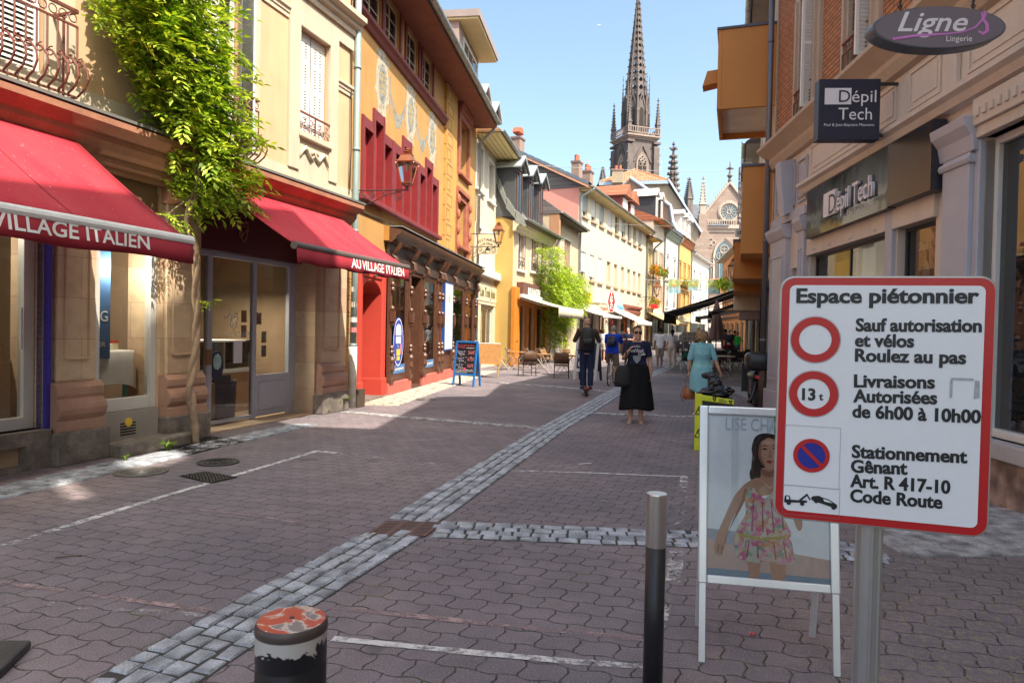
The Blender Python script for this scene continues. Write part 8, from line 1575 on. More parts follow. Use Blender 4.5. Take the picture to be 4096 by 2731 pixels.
def person(label,pos,rz,B,sk,top,bottom,shoes,hair,vox=.014,group=None,hands=True,face=False):
 """top: (material, sleeve fraction, hem) ; bottom: ('trousers'|'shorts'|'skirt', material, length)"""
 e=empty('person',pos,R(rz),label,'person',group);k=B.k;mb=MB();B.torso(mb);B.headm(mb)
 for i in(0,1):B.arm(mb,i);B.hand(mb,i,.5);B.leg(mb,i);B.foot(mb,i)
 remesh(mb,'body',sk,e,vox,3)
 if face:
  for sx in(-1,1):MB().ball(B.hp(sx*.03,-.086,.015),(.013*k,.008*k,.008*k),8,6).build('eye',M('eye_dark',(.03,.02,.015),.3),e)
  MB().ball(B.hp(0,-.093,-.064),(.024*k,.008*k,.007*k),8,5).build('mouth',M('lips',(.36,.12,.10),.5),e)
 mt,sl,hem=top;m=MB();B.torso(m,1.10,hem,.535);[B.arm(m,i,.017,sl) for i in(0,1)];remesh(m,'shirt' if bottom else 'dress',mt,e,vox,5)
 if bottom:
  kind,bm_,L=bottom;m=MB()
  if kind in('trousers','shorts'):
   eloft(m,[(B.P(.08),B.side*.162*k*B.girth,B.fr*.118*k*B.girth),(B.P(0),B.side*.178*k*B.girth,B.fr*.126*k*B.girth),(B.P(-.08),B.side*.165*k*B.girth,B.fr*.115*k*B.girth)]);[B.leg(m,i,.016,L,flare=.018 if kind=='shorts' else .012) for i in(0,1)];remesh(m,kind,bm_,e,vox,4)
  else:
   rings_=[];n=56;z0=B.pel.z+.12*k;z1=L;kx=.265
   for j in range(15):
    u=j/14;z=z0+(z1-z0)*u;rx=(.150+(kx-.150)*u**.55)*k*B.girth;ry=(.115+(kx*.78-.115)*u**.8)*k*B.girth
    rings_.append([(rx*math.cos(2*math.pi*i/n)*(1+.07*u*math.sin(i*7*2*math.pi/n+1.3*u)+.03*u*math.sin(i*13*2*math.pi/n)),ry*math.sin(2*math.pi*i/n)*(1+.07*u*math.sin(i*7*2*math.pi/n+1.3*u))+.02*u,z+.02*u*math.sin(i*3*2*math.pi/n)) for i in range(n)])
   m.rings(rings_,True,False);s_=m.build('skirt',bm_,e,smooth=True);md=s_.modifiers.new('solid','SOLIDIFY');md.thickness=.006
 if shoes:
  for i in(0,1):m=MB();B.foot(m,i,.009,.215);m.build('shoe',shoes,e,smooth=True)
 hs,hm=hair
 if hs:
  m=MB();hp=B.hp
  if hs=='short':eloft(m,[(hp(0,.012,z),Vector((rx*k,0,0)),Vector((0,ry*k,0))) for z,rx,ry in((-.04,.06,.07),)]+[(hp(0,.018+.012*(z<.03),z),B.hrot@Vector((rx*k,0,0)),B.hrot@Vector((0,ry*k,0))) for z,rx,ry in((-.02,.078,.085),(.03,.083,.092),(.08,.080,.096),(.115,.058,.07),(.135,.02,.03))],16)
  if hs=='fringe':m.torus(hp(0,.02,-.0),.078*k,.016*k,None,18,6,R(-20),R(200));
  if hs=='crop':eloft(m,[(hp(0,.016+.006*(z<.05),z),B.hrot@Vector((rx*k,0,0)),B.hrot@Vector((0,ry*k,0))) for z,rx,ry in((-.03,.070,.082),(.03,.079,.094),(.08,.075,.092),(.112,.052,.066),(.127,.018,.026))],16)
  if hs in('bun','tied'):
   eloft(m,[(hp(0,.022,z),B.hrot@Vector((rx*k,0,0)),B.hrot@Vector((0,ry*k,0))) for z,rx,ry in((-.06,.06,.06),(-.01,.081,.084),(.04,.084,.092),(.085,.078,.094),(.118,.052,.066),(.135,.018,.026))],16)
   if hs=='bun':m.ball(hp(0,.10,.06 if hs=='bun' else 0),.045*k,10,8);m.tube([hp(0,.10,0),hp(0,.11,-.1),hp(0,.10,-.2)],[.04*k,.035*k,.012*k],8)
   else:m.tube([hp(0,.09,.0),hp(0,.10,-.06)],[.03*k,.02*k],8)
  if hs=='long':eloft(m,[(hp(0,.035,z),B.hrot@Vector((rx*k,0,0)),B.hrot@Vector((0,ry*k,0))) for z,rx,ry in((-.30,.05,.03),(-.24,.085,.045),(-.12,.090,.065),(-.02,.088,.085),(.05,.086,.092),(.09,.078,.092),(.12,.05,.06),(.135,.02,.02))],16)
  if hs=='curly':
   rr=random.Random(2)
   for _ in range(150):
    d=nrm((rr.gauss(0,1),rr.gauss(.35,1),rr.gauss(.25,.9)));
    if d.y<-.45 and d.z<.5:continue
    m.ball(hp(d.x*.105,.02+d.y*.115,.0+d.z*.125),rr.uniform(.018,.034)*k,7,5)
  remesh(m,'hair',hm,e,.007 if vox<.01 else .011,2 if hs=='curly' else 3)
 return e
HBR,HBK,HGR,HBL=cloth('hair_brown',(.07,.035,.02),.4,30),cloth('hair_black',(.012,.010,.010),.3,30),cloth('hair_grey',(.30,.27,.25),.3,30),cloth('hair_blond',(.30,.20,.11),.5,40)
MNAVY,MBLK,MTRQ=cloth('cloth_navy',(.022,.026,.055)),cloth('cloth_black',(.012,.012,.014),.15),cloth('cloth_turquoise',(.24,.50,.56),.08)
# 1 woman in a navy T-shirt and long black skirt
wp1=Vector((2.24,12.3,0));B1=Body(1.70,(0,.02,1),arms=[((.22,.08,-1),(.10,-.12,-1)),((.25,.02,-1),(-.35,-.75,.62),(-.5,-.4,.8))],legs=[((.0,-.03,-1),(0,.02,-1)),((.0,-.16,-1),(.0,.10,-1),(-.05,-1,.25))],girth=1.12,fem=True,head=(R(8),0));B1.pel.z
P1=person('woman in a navy T-shirt and long black skirt walking towards us in sunglasses',wp1,-10,B1,SKT,(MNAVY,.80,.04),('skirt',MBLK,.24),None,('tied',HBR),.0075)
text(P1,'Hard Rock',-.155,B1.P(.335).z,.055,-.158,M('print_white',(.68,.66,.64),.8),width=.27,bold=.012,shear=.3);text(P1,'Cafe',.02,B1.P(.28).z,.05,-.160,M('print_white',None),width=.125,bold=.012,shear=.3);m=MB();m.box(-.15,.13,-.1545,-.152,B1.P(.325).z,B1.P(.395).z);m.build('shirt_print_band',M('print_purple',(.05,.035,.09),.8),P1)
m=MB();z=B1.P(.2).z;m.prism([(-.07,z+.07),(.07,z+.07),(.06,z),(0,z-.07),(-.06,z)],-.158,-.154);m.build('shirt_print_badge',M('print_grey',(.25,.26,.28),.8,.6,50),P1);m=MB();z=B1.P(.43).z;m.prism([(-.06,z-.015),(.06,z-.015),(.05,z+.015),(0,z+.028),(-.05,z+.015)],-.140,-.136);m.build('shirt_print_badge',M('print_grey',None),P1)
m=MB();[m.ball(B1.hp(sx*.034,-.088,.018),(.036,.014,.027),12,8) for sx in(-1,1)];m.tube([B1.hp(-.01,-.1,.02),B1.hp(.01,-.1,.02)],.004,5);[m.tube([B1.hp(sx*.062,-.08,.02),B1.hp(sx*.08,.02,.015)],.004,5) for sx in(-1,1)];sgl=m.build('sunglasses',M('lens_black',(.01,.008,.008),.08),None);sgl.matrix_world=Matrix.Translation(wp1)@Matrix.Rotation(R(-10),4,'Z');tag(sgl,'dark sunglasses on the face of the woman in the navy T-shirt','sunglasses')
for i in(0,1):m=MB();a,d=B1.an[i],B1.ft[i];sd=nrm(d.cross(Vector((0,0,1))));up=nrm(sd.cross(d));Bc=a-up*.088;eloft(m,[(Bc-d*.075,sd*.03,up*.008),(Bc,sd*.038,up*.008),(Bc+d*.10,sd*.045,up*.008),(Bc+d*.16,sd*.03,up*.007)],10);m.tube([Bc+d*.07+sd*.04,Bc+d*.07+up*.06,Bc+d*.07-sd*.04],.010,6);m.build('sandal',M('sandal_white',(.68,.64,.58),.6),P1)
def bagmesh(pts_strap,c,size,mat,name,label,cat,loc,rz,strapr=.01,taper=1.0,rot=None):
 e=empty(name,loc,R(rz),label,cat);m=MB();m.tube(pts_strap,strapr,6);m.build('strap',mat,e);x,y,z=size;m=MB();st=[(-1,.82*taper),(-.6,1),(.2,.95),(.8,.75),(1,.5)];secs=[(Vector(c)+Vector((0,0,v*z)),Vector((x*w,0,0)),Vector((0,y*(1.2-.4*abs(v)),0))) for v,w in st];eloft(m,secs,16);b_=m.build('bag_body',mat,e,smooth=True);
 if rot:b_.rotation_euler=rot
 return e
bagmesh([(-.165,-.08,1.42),(-.19,-.16,1.25),(-.205,-.17,1.05),(-.2,-.13,.98)],(-.235,-.13,.83),(.155,.07,.19),M('tote_black',(.012,.012,.013),.7,.2,5,.4),'tote_bag','black cloth tote bag hanging from the shoulder of the woman in the navy T-shirt','bag',wp1,-10,.012,1.15)
# 2 woman in a turquoise dress seen from behind
wp2=Vector((3.76,13.6,0));B2=Body(1.66,(0,-.02,1),arms=[((.26,.04,-1),(.06,-.06,-1)),((.34,.18,-1),(.38,.10,-1))],legs=[((0,-.08,-1),(0,.06,-1)),((0,.12,-1),(0,.3,-1))],girth=1.12,fem=True)
P2=person('woman with curly blond hair in a turquoise shirt dress walking away',wp2,176,B2,SKT,(MTRQ,1.08,-.02),None,M('sandal_white',None),('curly',HBL),.0075)
m=MB();n=48;rr_=[]
for j in range(12):
 u=j/11;z=B2.pel.z+.10-u*.56;rx=(.158+.06*math.sin(min(1,u*1.6)*1.57)-.015*u)*1.1;ry=(.125+.05*math.sin(min(1,u*1.5)*1.57))*1.08;rr_.append([(rx*math.cos(2*math.pi*i/n)*(1+.03*u*math.sin(i*.9)),ry*math.sin(2*math.pi*i/n)*(1+.03*u*math.sin(i*.9))+.01,z-.05*u*u*(1+math.cos(2*(2*math.pi*i/n)))*-.5) for i in range(n)])
m.rings(rr_,True,False);o=m.build('dress_skirt',MTRQ,P2,smooth=True);md=o.modifiers.new('solid','SOLIDIFY');md.thickness=.006
m=MB();n=30;m.rings([[(.178*math.cos(2*math.pi*i/n),.142*math.sin(2*math.pi*i/n)+.01,B2.pel.z+.10+dz) for i in range(n)] for dz in(-.018,.018)],False,False);m.tube([(-.165,.08,B2.pel.z+.1),(-.175,.11,B2.pel.z-.1),(-.17,.12,B2.pel.z-.28)],.012,6);m.tube([(.16,.08,B2.pel.z+.1),(.165,.11,B2.pel.z-.03)],.010,6);m.build('belt',M('belt_mint',(.30,.62,.40),.7),P2)
m=MB();eloft(m,[(B2.P(.50),B2.side*.1,B2.fr*.085),(B2.P(.55),B2.side*.072,B2.fr*.075)],14);m.build('collar',MTRQ,P2);m=MB();m.torus(B2.wr[0]+Vector((0,0,.02)),.034,.008,None,14,6);m.build('watch',M('watch_dark',(.08,.05,.04),.3,metal=.5),P2)
HBr=M('handbag_tan',(.33,.10,.025),.4,.15,6,.2);hb_loc=wp2;w0=B2.wr[0]+B2.hd[0]*.09
e=empty('handbag',wp2,R(176),'tan leather handbag held by the woman in the turquoise dress','handbag');m=MB();m.torus(w0+Vector((0,0,-.13)),.11,.011,Matrix.Rotation(math.pi/2,3,'X')@Matrix.Diagonal((.55,1.15,1)),24,6);m.tube([w0+Vector((.06,0,-.2)),w0+Vector((.15,0,-.38)),w0+Vector((.10,0,-.52)),w0+Vector((.02,0,-.45))],.010,6);m.build('handle',HBr,e);m=MB();c=w0+Vector((-.02,0,-.33));eloft(m,[(c+Vector((0,0,dz)),Vector((rx,0,0)),Vector((0,ry,0))) for dz,rx,ry in((-.13,.11,.06),(-.10,.125,.075),(0,.115,.065),(.08,.09,.04),(.1,.07,.025))],14);m.build('bag_body',HBr,e,smooth=True);m=MB();m.torus(c+Vector((.0,-.06,.06)),.02,.005,Matrix.Rotation(math.pi/2,3,'X'),10,5);m.build('buckle',M('foil',None),e)
# 3 man riding an electric scooter away
sp3=Vector((1.90,17.4,0));B3=Body(1.76,(0,-.06,1),arms=[((.45,-.35,-1),(-.05,-1,.05)),((.45,-.35,-1),(-.05,-1,.05))],legs=[((.0,-.06,-1),(0,.06,-1)),((.02,.02,-1),(0,.10,-1))],pelvis_z=.93*1.76/1.7+.17,shoulder=1.05)
P3=person('bald man in a brown shirt with a black backpack riding an electric scooter',sp3,176,B3,SKT,(cloth('cloth_brown',(.085,.055,.045),.3,18),1.92,-.06),('trousers',cloth('cloth_denim',(.025,.035,.075)),2.0),M('shoe_black',(.02,.02,.022),.6),('fringe',HGR),.012)
def backpack(label,P,rz,B,mat,w=.17,h=.25):
 e=empty('backpack',P,R(rz),label,'backpack');m=MB();c=B.P(.27)-B.fr*(.18*B.k);eloft(m,[(c+B.t*dz,B.side*rx,B.fr*ry) for dz,rx,ry in((-h,w*.6,.05),(-h*.9,w*.9,.08),(-h*.2,w,.105),(h*.5,w*.9,.09),(h*.9,w*.6,.06),(h,w*.3,.03))],16);m.build('pack_body',mat,e,smooth=True);m=MB()
 for sx in(-1,1):m.tube([B.P(.46)+B.side*.1*sx-B.fr*.10,B.P(.515)+B.side*.11*sx,B.P(.42)+B.side*.12*sx+B.fr*.13,B.P(.18)+B.side*.16*sx+B.fr*.06,B.P(.12)+B.side*.13*sx-B.fr*.14],.02,6)
 m.build('strap',mat,e);m=MB();eloft(m,[(c-B.fr*.10+B.t*dz-B.t*.08,B.side*rx,B.fr*ry) for dz,rx,ry in((-.1,w*.5,.03),(0,w*.7,.045),(.08,w*.6,.03))],12);m.build('front_pocket',mat,e,smooth=True);return e
backpack('large black backpack on the man riding the scooter',sp3,176,B3,M('pack_black',(.012,.012,.014),.6,.2,6,.4),.2,.29)
es=empty('kick_scooter',sp3,R(176),'black electric kick scooter with a red rear light under the bald man','scooter');MTY=M('tyre_black',(.014,.014,.015),.7,.2)
for y in(.42,-.52):w_=MB();w_.torus((0,y,.105),.085,.022,Matrix.Rotation(math.pi/2,3,'Y'),20,8);w_.lathe([(.05,-.02),(.05,.02)],n=12);wv=w_.v[-24:];w_.v=w_.v[:-24]+[(z,y+yy,.105+x) for x,yy,z in wv];w_.build('wheel',MTY,es,smooth=True)
m=MB();m.box(-.085,.085,-.40,.34,.13,.175);m.box(-.05,.05,.30,.50,.2,.215);m.build('deck',M('scooter_black',(.02,.02,.022),.45),es,bevel=.01);m=MB();m.tube([(0,-.42,.16),(0,-.52,.4),(0,-.46,1.12)],.024,8);m.tube([(-.24,-.44,1.12),(.24,-.44,1.12)],.018,8);m.build('handlebar',M('scooter_black',None),es);MB().box(-.035,.035,.49,.51,.19,.24).build('tail_light',M('red_light',(.6,.02,.01),.3),es)
# 4 cyclist in blue
cp4=Vector((3.05,20.9,0));h4=163
B4=Body(1.76,(0,-.32,1),arms=[((.22,-.62,-1),(-.05,-.5,-.9)),((.22,-.62,-1),(-.05,-.5,-.9))],legs=[((.10,-.72,-.8),(.0,.15,-1)),((.06,-.25,-1),(.0,.18,-1))],pelvis_z=1.02,girth=1.08)
P4=person('grey-haired cyclist in a bright blue shirt and khaki shorts riding away',cp4,h4,B4,SKT,(cloth('cloth_cobalt',(.012,.055,.50)),.85,-.1),('shorts',cloth('cloth_khaki',(.20,.16,.12)),.95),M('shoe_brown',(.22,.07,.03),.6),('crop',HGR),.012)
backpack('small navy rucksack on the back of the cyclist in blue',cp4,h4,B4,M('pack_navy',(.015,.018,.045),.6),.15,.16)
def bicycle(label,pos,rz,col,name='bicycle',group='bicycles'):
 e=empty(name,pos,R(rz),label,'bicycle',group);RY=Matrix.Rotation(math.pi/2,3,'Y');r=.34
 for y in(.52,-.55):
  m=MB();m.torus((0,y,r),r-.018,.017,RY,36,6);w_=m.build('wheel',MTY,e);m=MB();m.torus((0,y,r),r-.04,.008,RY,36,4);m.tube([(-.05,y,r),(.05,y,r)],.022,8);[m.tube([(0.02*(k%2*2-1),y,r),(0,y+(r-.04)*math.cos(k*.349),r+(r-.04)*math.sin(k*.349))],.0022,3) for k in range(18)];m.build('rim',MALU,w_)
 fm_=M(*col);m=MB();bb,st,hd,hd2=(0,.08,.29),(0,.26,.80),(0,-.40,.84),(0,-.43,.70)
 for a,b_,q in((bb,st,.017),(st,hd,.016),(bb,hd2,.019),(hd,hd2,.02)):m.tube([a,b_],q,8)
 for sx in(-.06,.06):m.tube([bb,(sx,.52,r)],.009,6);m.tube([st,(sx,.52,r)],.009,6);m.tube([hd2,(sx,-.47,.62),(sx,-.55,r)],.012,6)
 m.build('frame',fm_,e);m=MB();m.tube([st,(0,.29,.93)],.013,6);eloft(m,[(Vector((0,y,.96)),Vector((x,0,0)),Vector((0,0,.025))) for y,x in((.14,.012),(.25,.03),(.36,.075),(.40,.05))],10);m.build('saddle',MBLACKM,e);m=MB();m.tube([hd,(0,-.40,.97)],.014,6);m.tube([(-.29,-.30,1.0),(-.22,-.40,1.0),(0,-.44,.98),(.22,-.40,1.0),(.29,-.30,1.0)],.012,6);m.build('handlebar',MBLACKM,e);m=MB();m.torus(bb,.09,.006,RY,20,4);m.tube([(-.09,.08,.29),(-.09,.0,.14)],.01,5);m.tube([(.09,.08,.29),(.09,.16,.44)],.01,5);m.box(-.14,-.06,-.05,.05,.12,.14);m.box(.06,.14,.11,.21,.43,.45);m.build('crankset',MALU,e);return e
bicycle('slim silver bicycle ridden by the man in blue',cp4+Vector((0,0,0)),h4,('bike_silver',(.55,.55,.54),.35,.05,1,0,.6))
bicycle('white bicycle parked by the orange shop on the left',Vector((8.05,38.5,0)),60,('bike_white',(.7,.7,.68),.4,.05))
# 5-8 people in the middle of the street
W_=cloth('cloth_white',(.62,.62,.68),.05);ST1=[((0,-.22,-1),(0,.06,-1)),((0,.14,-1),(0,.32,-1))];ST2=[((0,.10,-1),(0,.25,-1)),((0,-.2,-1),(0,.05,-1))]
g6=Vector((6.82,31.7,0));person('young man in a white T-shirt and beige shorts walking away',g6,172,Body(1.80,(0,0,1),legs=ST2),SKD,(W_,.8,-.1),('shorts',cloth('cloth_stone',(.30,.24,.18)),.98),M('shoe_grey',(.3,.3,.32),.6),('short',HBK),.014)
g7=Vector((7.34,31.5,0));B7=Body(1.74,(0,0,1),arms=[((.18,.05,-1),(.1,-.1,-1)),((.22,.05,-1),(.1,-.2,-1))],legs=ST1,fem=True);person('woman in a white top and long cream trousers walking away with a dark bag',g7,172,B7,SKT,(W_,.85,.02),('trousers',cloth('cloth_cream',(.58,.50,.42),.08),2.0),M('shoe_tan',(.5,.38,.28),.6),('bun',HBK),.014);bagmesh([B7.P(.5)+Vector((-.15,0,0)),Vector((-.24,.08,1.2)),Vector((-.25,.06,1.0))],(-.25,.05,.86),(.05,.12,.16),M('bag_dark',(.03,.03,.04),.7),'shoulder_bag','dark shoulder bag on the woman in white','bag',g7,172)
g5=Vector((6.15,36.5,0));B5=Body(1.80,(0,0,1),arms=[((.2,-.1,-1),(-.45,-.9,.1)),((.2,-.1,-1),(-.45,-.9,.1))],girth=1.12);person('bearded man in a navy polo shirt and black trousers standing facing us',g5,-20,B5,SKT,(MNAVY,.8,-.08),('trousers',MBLK,2.0),M('shoe_black',None),('crop',HGR),.014,face=True)
g8=Vector((4.95,37.5,0));person('woman with long brown hair in a white sleeveless top standing by the shelf',g8,140,Body(1.74,(0,0,1),arms=[((.3,-.3,-1),(0,-1,.3)),((.15,0,-1),(0,-.1,-1))],fem=True),SKL,(W_,.12,0),('shorts',cloth('cloth_cream',None),.7),M('shoe_tan',None),('long',HBR),.016)
g9=Vector((9.25,34.2,0));person('waiter with reddish beard in black standing behind the menu board',g9,-25,Body(1.90,(0,-.08,1),arms=[((.2,-.1,-1),(-.3,-.9,-.2))]*2,head=(0,R(-20))),SKL,(MBLK,1.1,-.08),('trousers',MBLK,2.0),M('shoe_black',None),('short',cloth('hair_auburn',(.2,.08,.03),.3)),.016,face=True)
# seated and standing guests on the terrace
def seated(label,pos,rz,H,sk,c,hair,fem=False,bot=MBLK):return person(label,pos,rz,Body(H,(0,.05,1),arms=[((.2,-.5,-1),(-.2,-.9,.2))]*2,legs=[((.12,-1,-.05),(.05,.05,-1))]*2,pelvis_z=.55,fem=fem),sk,(c,.8,-.06),('trousers',bot,1.9),M('shoe_black',None),hair,.018,'guests seated on the terrace')
seated('child in a bright red top seated with back to us on the terrace',(8.2,30.6,0),170,1.55,SKT,cloth('cloth_red',(.55,.02,.02)),('short',HBR));seated('woman with a hair bun in a patterned top seated on the terrace',(8.55,31.8,0),185,1.72,SKT,cloth('cloth_pattern',(.38,.26,.24),.5,40),('bun',HBK),True);seated('grey-haired guest in white seated beside the woman with the bun',(9.1,31.6,0),110,1.72,SKL,W_,('crop',HGR))
seated('guest in a dark red top seated below the closed parasol',(11.4,36.2,0),180,1.70,SKT,cloth('cloth_maroon',(.12,.01,.02)),('short',HBK))
def stand(label,x,y,rz,H,sk,c,hair,fem=False,bot=None,g=1.05,legs=None,arms=None):return person(label,Vector((x,y,0)),rz,Body(H,(0,0,1),fem=fem,girth=g,legs=legs,arms=arms),sk,(c,.8,-.06),('trousers',bot or MBLK,2.0),M('shoe_black',None),hair,.018)
stand('broad man in a charcoal T-shirt standing with his back to us on the terrace',11.75,37.3,175,1.86,SKT,cloth('cloth_charcoal',(.035,.03,.035)),('fringe',HBK),g=1.2);stand('person in a red and white shirt standing beyond the closed parasol',13.15,42.4,190,1.88,SKD,cloth('cloth_redwhite',(.5,.04,.05),.6,12),('short',HBK));stand('blond woman in a bright green cardigan and jeans on the right',13.75,42.0,120,1.72,SKL,cloth('cloth_green',(.02,.36,.05)),('short',HBL),True,cloth('cloth_jeans',(.04,.09,.15)),arms=[((.2,-.2,-1),(-.2,-.9,.1))]*2);stand('person in a dark red top far down the terrace',15.2,47.0,180,1.82,SKT,cloth('cloth_maroon',None),('short',HBK))
stand('person in a blue shirt in the doorway of the shop behind the bearded man',8.0,47.5,100,1.75,SKL,cloth('cloth_slate',(.06,.09,.14)),('short',HBR));stand('person in a red top inside the shop under the TABAC sign',5.95,46.0,90,1.70,SKL,cloth('cloth_rose',(.4,.08,.1)),('short',HBR),True)
# ================================================================== STREET FURNITURE
# ---- blue chalkboard
bl_,br_=ground(1809,1541),ground(1896,1547);th=math.atan2(br_.y-bl_.y,br_.x-bl_.x);w_=(br_-bl_).length
CB=empty('chalkboard',bl_,th,'blue-framed A-board with holiday prices chalked on black','chalkboard');BLUE=M('frame_blue',(.02,.16,.46),.5,.08);ln=R(8)
pn=empty('front_panel',(0,0,0));pn.parent=CB;pn.rotation_euler.x=-ln;m=MB();f_=.055;zt_,zb_=1.28,.30;m.box(0,f_,-.02,.02,0,zt_).box(w_-f_,w_,-.02,.02,0,zt_).box(f_,w_-f_,-.02,.02,zt_-f_,zt_).box(f_,w_-f_,-.02,.02,zb_,zb_+f_);m.build('frame',BLUE,pn,bevel=.004);MB().box(f_,w_-f_,-.005,.008,zb_+f_,zt_-f_).build('slate',M('slate_black',(.010,.010,.013),.6,.3,5),pn)
rp_=empty('rear_panel',(0,.36,0));rp_.parent=CB;rp_.rotation_euler.x=ln;m=MB();m.box(0,f_,-.02,.02,0,zt_).box(w_-f_,w_,-.02,.02,0,zt_).box(f_,w_-f_,-.02,.02,zb_,zb_+f_);m.build('frame',BLUE,rp_,bevel=.004);MB().box(f_,w_-f_,-.01,.01,zb_+f_,zt_-.02).build('rear_board',M('board_rust',(.4,.16,.06),.6),rp_)
CR,CW,CV,CPk=M('chalk_red',(.55,.06,.09),.8),M('chalk_white',(.75,.72,.72),.8),M('chalk_violet',(.45,.38,.62),.8),M('chalk_pink',(.7,.2,.22),.8)
u=w_-2*f_;X=lambda k:f_+u*k;Y_=-.008
text(pn,'Ici, vos vacances d\'été à',X(.05),1.14,.045,Y_,CR,width=u*.85,bold=.01);text(pn,'PETITS PRIX',X(.05),1.08,.04,Y_,CR,width=u*.38,bold=.015);text(pn,'en été enfaaant!',X(.5),1.07,.035,Y_,CW,width=u*.42,bold=.01)
for k,(a,p) in enumerate((('Egypte 4*','566€'),('Tunisie 3*','675€'),('Kos 4*','767€'))):z=.94-.19*k;text(pn,a,X(.04),z,.065,Y_,CV,width=u*(.42,.38,.36)[k],bold=.0);text(pn,p,X(.62),z-.03,.095,Y_,CPk,width=u*.34,bold=.0);text(pn,'dep. 24 août',X(.14),z-.05,.025,Y_,CW,width=u*.28,bold=.02)
for k in range(3):text(pn,('Plus sous réserve de disponibilités, à confirmer','à la réservation. Tarifs susceptibles de faire','sa semaine. Réservez vite!')[k],X(.02),.45-.038*k,.024,Y_,CW,width=u*(.95,.95,.6)[k],bold=.015)
m=MB();[m.prism(arc(X(a),b_,.014,0,360,5)[:-1],Y_-.001,Y_+.002) for a,b_ in((.25,.85),(.52,.82),(.8,.83),(.2,.64),(.5,.67),(.3,.46),(.85,.47))];m.build('chalk_flower',M('chalk_peach',(.65,.4,.3),.8),pn);m=MB();m.prism(smooth([(X(.42),.50),(X(.5),.52),(X(.55),.5),(X(.58),.46),(X(.5),.44),(X(.46),.47)]),Y_-.001,Y_+.002);m.build('chalk_bird',M('chalk_hotpink',(.7,.06,.2),.8),pn)
# ---- wooden screen box
ws=atY(1957,1455,23);e=empty('wooden_screen',(ws.x,23,0),R(4),'slatted tan wooden box screen standing beside the blue chalkboard','screen');m=MB();[m.box(-.36,.36,-.16,.16,.45+.068*k,.512+.068*k) for k in range(10)];m.box(-.35,.35,-.15,.15,.45,1.13);m.build('slatted_box',M('slat_wood',(.48,.24,.08),.55,.25,7),e);m=MB();[m.box(x-.02,x+.02,y-.02,y+.02,0,.45) for x in(-.3,.3) for y in(-.12,.12)];m.build('box_legs',M('brass_leg',(.35,.25,.1),.5),e);MB().box(-.37,.37,-.17,.17,1.13,1.15).build('box_rim',MWHITE,e)
# ---- chairs and tables
def rattan(pos,rz,label,seatc):
 e=empty('rattan_chair',pos,R(rz),label,'chair','brown rattan armchairs on the sunny terrace');fr=MB();mt=M('chair_tube_dark',(.035,.025,.022),.4,metal=.4)
 for sx in(-1,1):
  fr.tube([(sx*.25,-.22,0),(sx*.25,-.22,.62),(sx*.26,-.05,.66),(sx*.26,.22,.68)],.014,6);fr.tube([(sx*.24,.24,0),(sx*.23,.22,.45),(sx*.22,.28,.84)],.014,6);fr.tube([(sx*.25,-.22,.28),(sx*.24,.23,.28)],.010,5)
 fr.tube([(-.25,-.22,.2),(.25,-.22,.2)],.010,5);fr.tube([(-.22,.28,.84),(-.1,.31,.88),(.1,.31,.88),(.22,.28,.84)],.014,6);fr.build('chair_frame',mt,e);wv=MBRICK('rattan_weave',seatc,dk(seatc,.7),dk(seatc,.3),.03,.02,.004,.5,'xz',.6,.5);m=MB();m.box(-.25,.25,-.22,.22,.42,.46);m.build('seat',wv,e,bevel=.015);m=MB();n=10;m.rings([[(-.24+.48*i/n,.24+.05*math.sin(math.pi*i/n)+.06*j,.50+.36*j) for i in range(n+1)] for j in(0,.5,1)],False,False,close=False);o=m.build('backrest',wv,e,smooth=True);md=o.modifiers.new('solid','SOLIDIFY');md.thickness=.02;return e
RC=(.20,.085,.035)
rattan(ground(2108,1503),200,'brown rattan armchair left of the other, its back turned to us',RC);rattan(ground(2245,1512),175,'brown rattan armchair right of the other, beside the white menu board',RC)
MCTP=M('chair_tube_pale',(.45,.42,.38),.4,metal=.5);MTEAK=M('teak',(.42,.22,.09),.55,.25,8)
def foldchair(pos,rz,label,group='wooden folding chairs on the sunny terrace',mt=None,sm=None,nm='folding_chair'):
 mt=mt or MCTP;sm=sm or MTEAK;e=empty(nm,pos,R(rz),label,'chair',group);m=MB()
 for sx in(-1,1):m.tube([(sx*.2,-.24,0),(sx*.2,.22,.86)],.012,6);m.tube([(sx*.17,.26,0),(sx*.17,-.16,.46)],.012,6)
 m.tube([(-.17,.2,.08),(.17,.2,.08)],.009,5);m.build('chair_frame',mt,e);m=MB();[m.box(-.19,.19,-.2+.075*k,-.14+.075*k,.445,.462) for k in range(5)];m.build('seat',sm,e);m=MB()
 for z in(.66,.76):d=.22*(z/.86)-.24*(1-z/.86);m.box(-.2,.2,d-.012,d+.012,z-.03,z+.045)
 m.build('backrest',sm,e);return e
def table(pos,rz,label,mat=MTEAK,w=.7,group='cafe tables on the sunny terrace',leg=None,h=.73):
 e=empty('cafe_table',pos,R(rz),label,'table',group);m=MB();n=6;[m.box(-w/2+w*k/n+.006,-w/2+w*(k+1)/n-.006,-w/2,w/2,h-.02,h) for k in range(n)];m.box(-w/2+.03,w/2-.03,-w/2+.03,w/2-.03,h-.04,h-.02);m.build('tabletop',mat,e);m=MB()
 for sy in(-1,1):m.tube([(-.28,sy*.26,0),(.24,sy*.26,h-.04)],.014,6);m.tube([(.28,sy*.26,0),(-.24,sy*.26,h-.04)],.014,6)
 m.tube([(-.2,-.26,.09),(-.2,.26,.09)],.01,5);m.build('table_legs',leg or MCTP,e);return e
table(ground(2070,1478),8,'folding wooden table at the left end of the sunny terrace');table(ground(2165,1492),-6,'folding wooden table behind the left rattan chair');table(ground(2255,1500),10,'wooden table behind the right rattan chair by the menu board',w=.8)
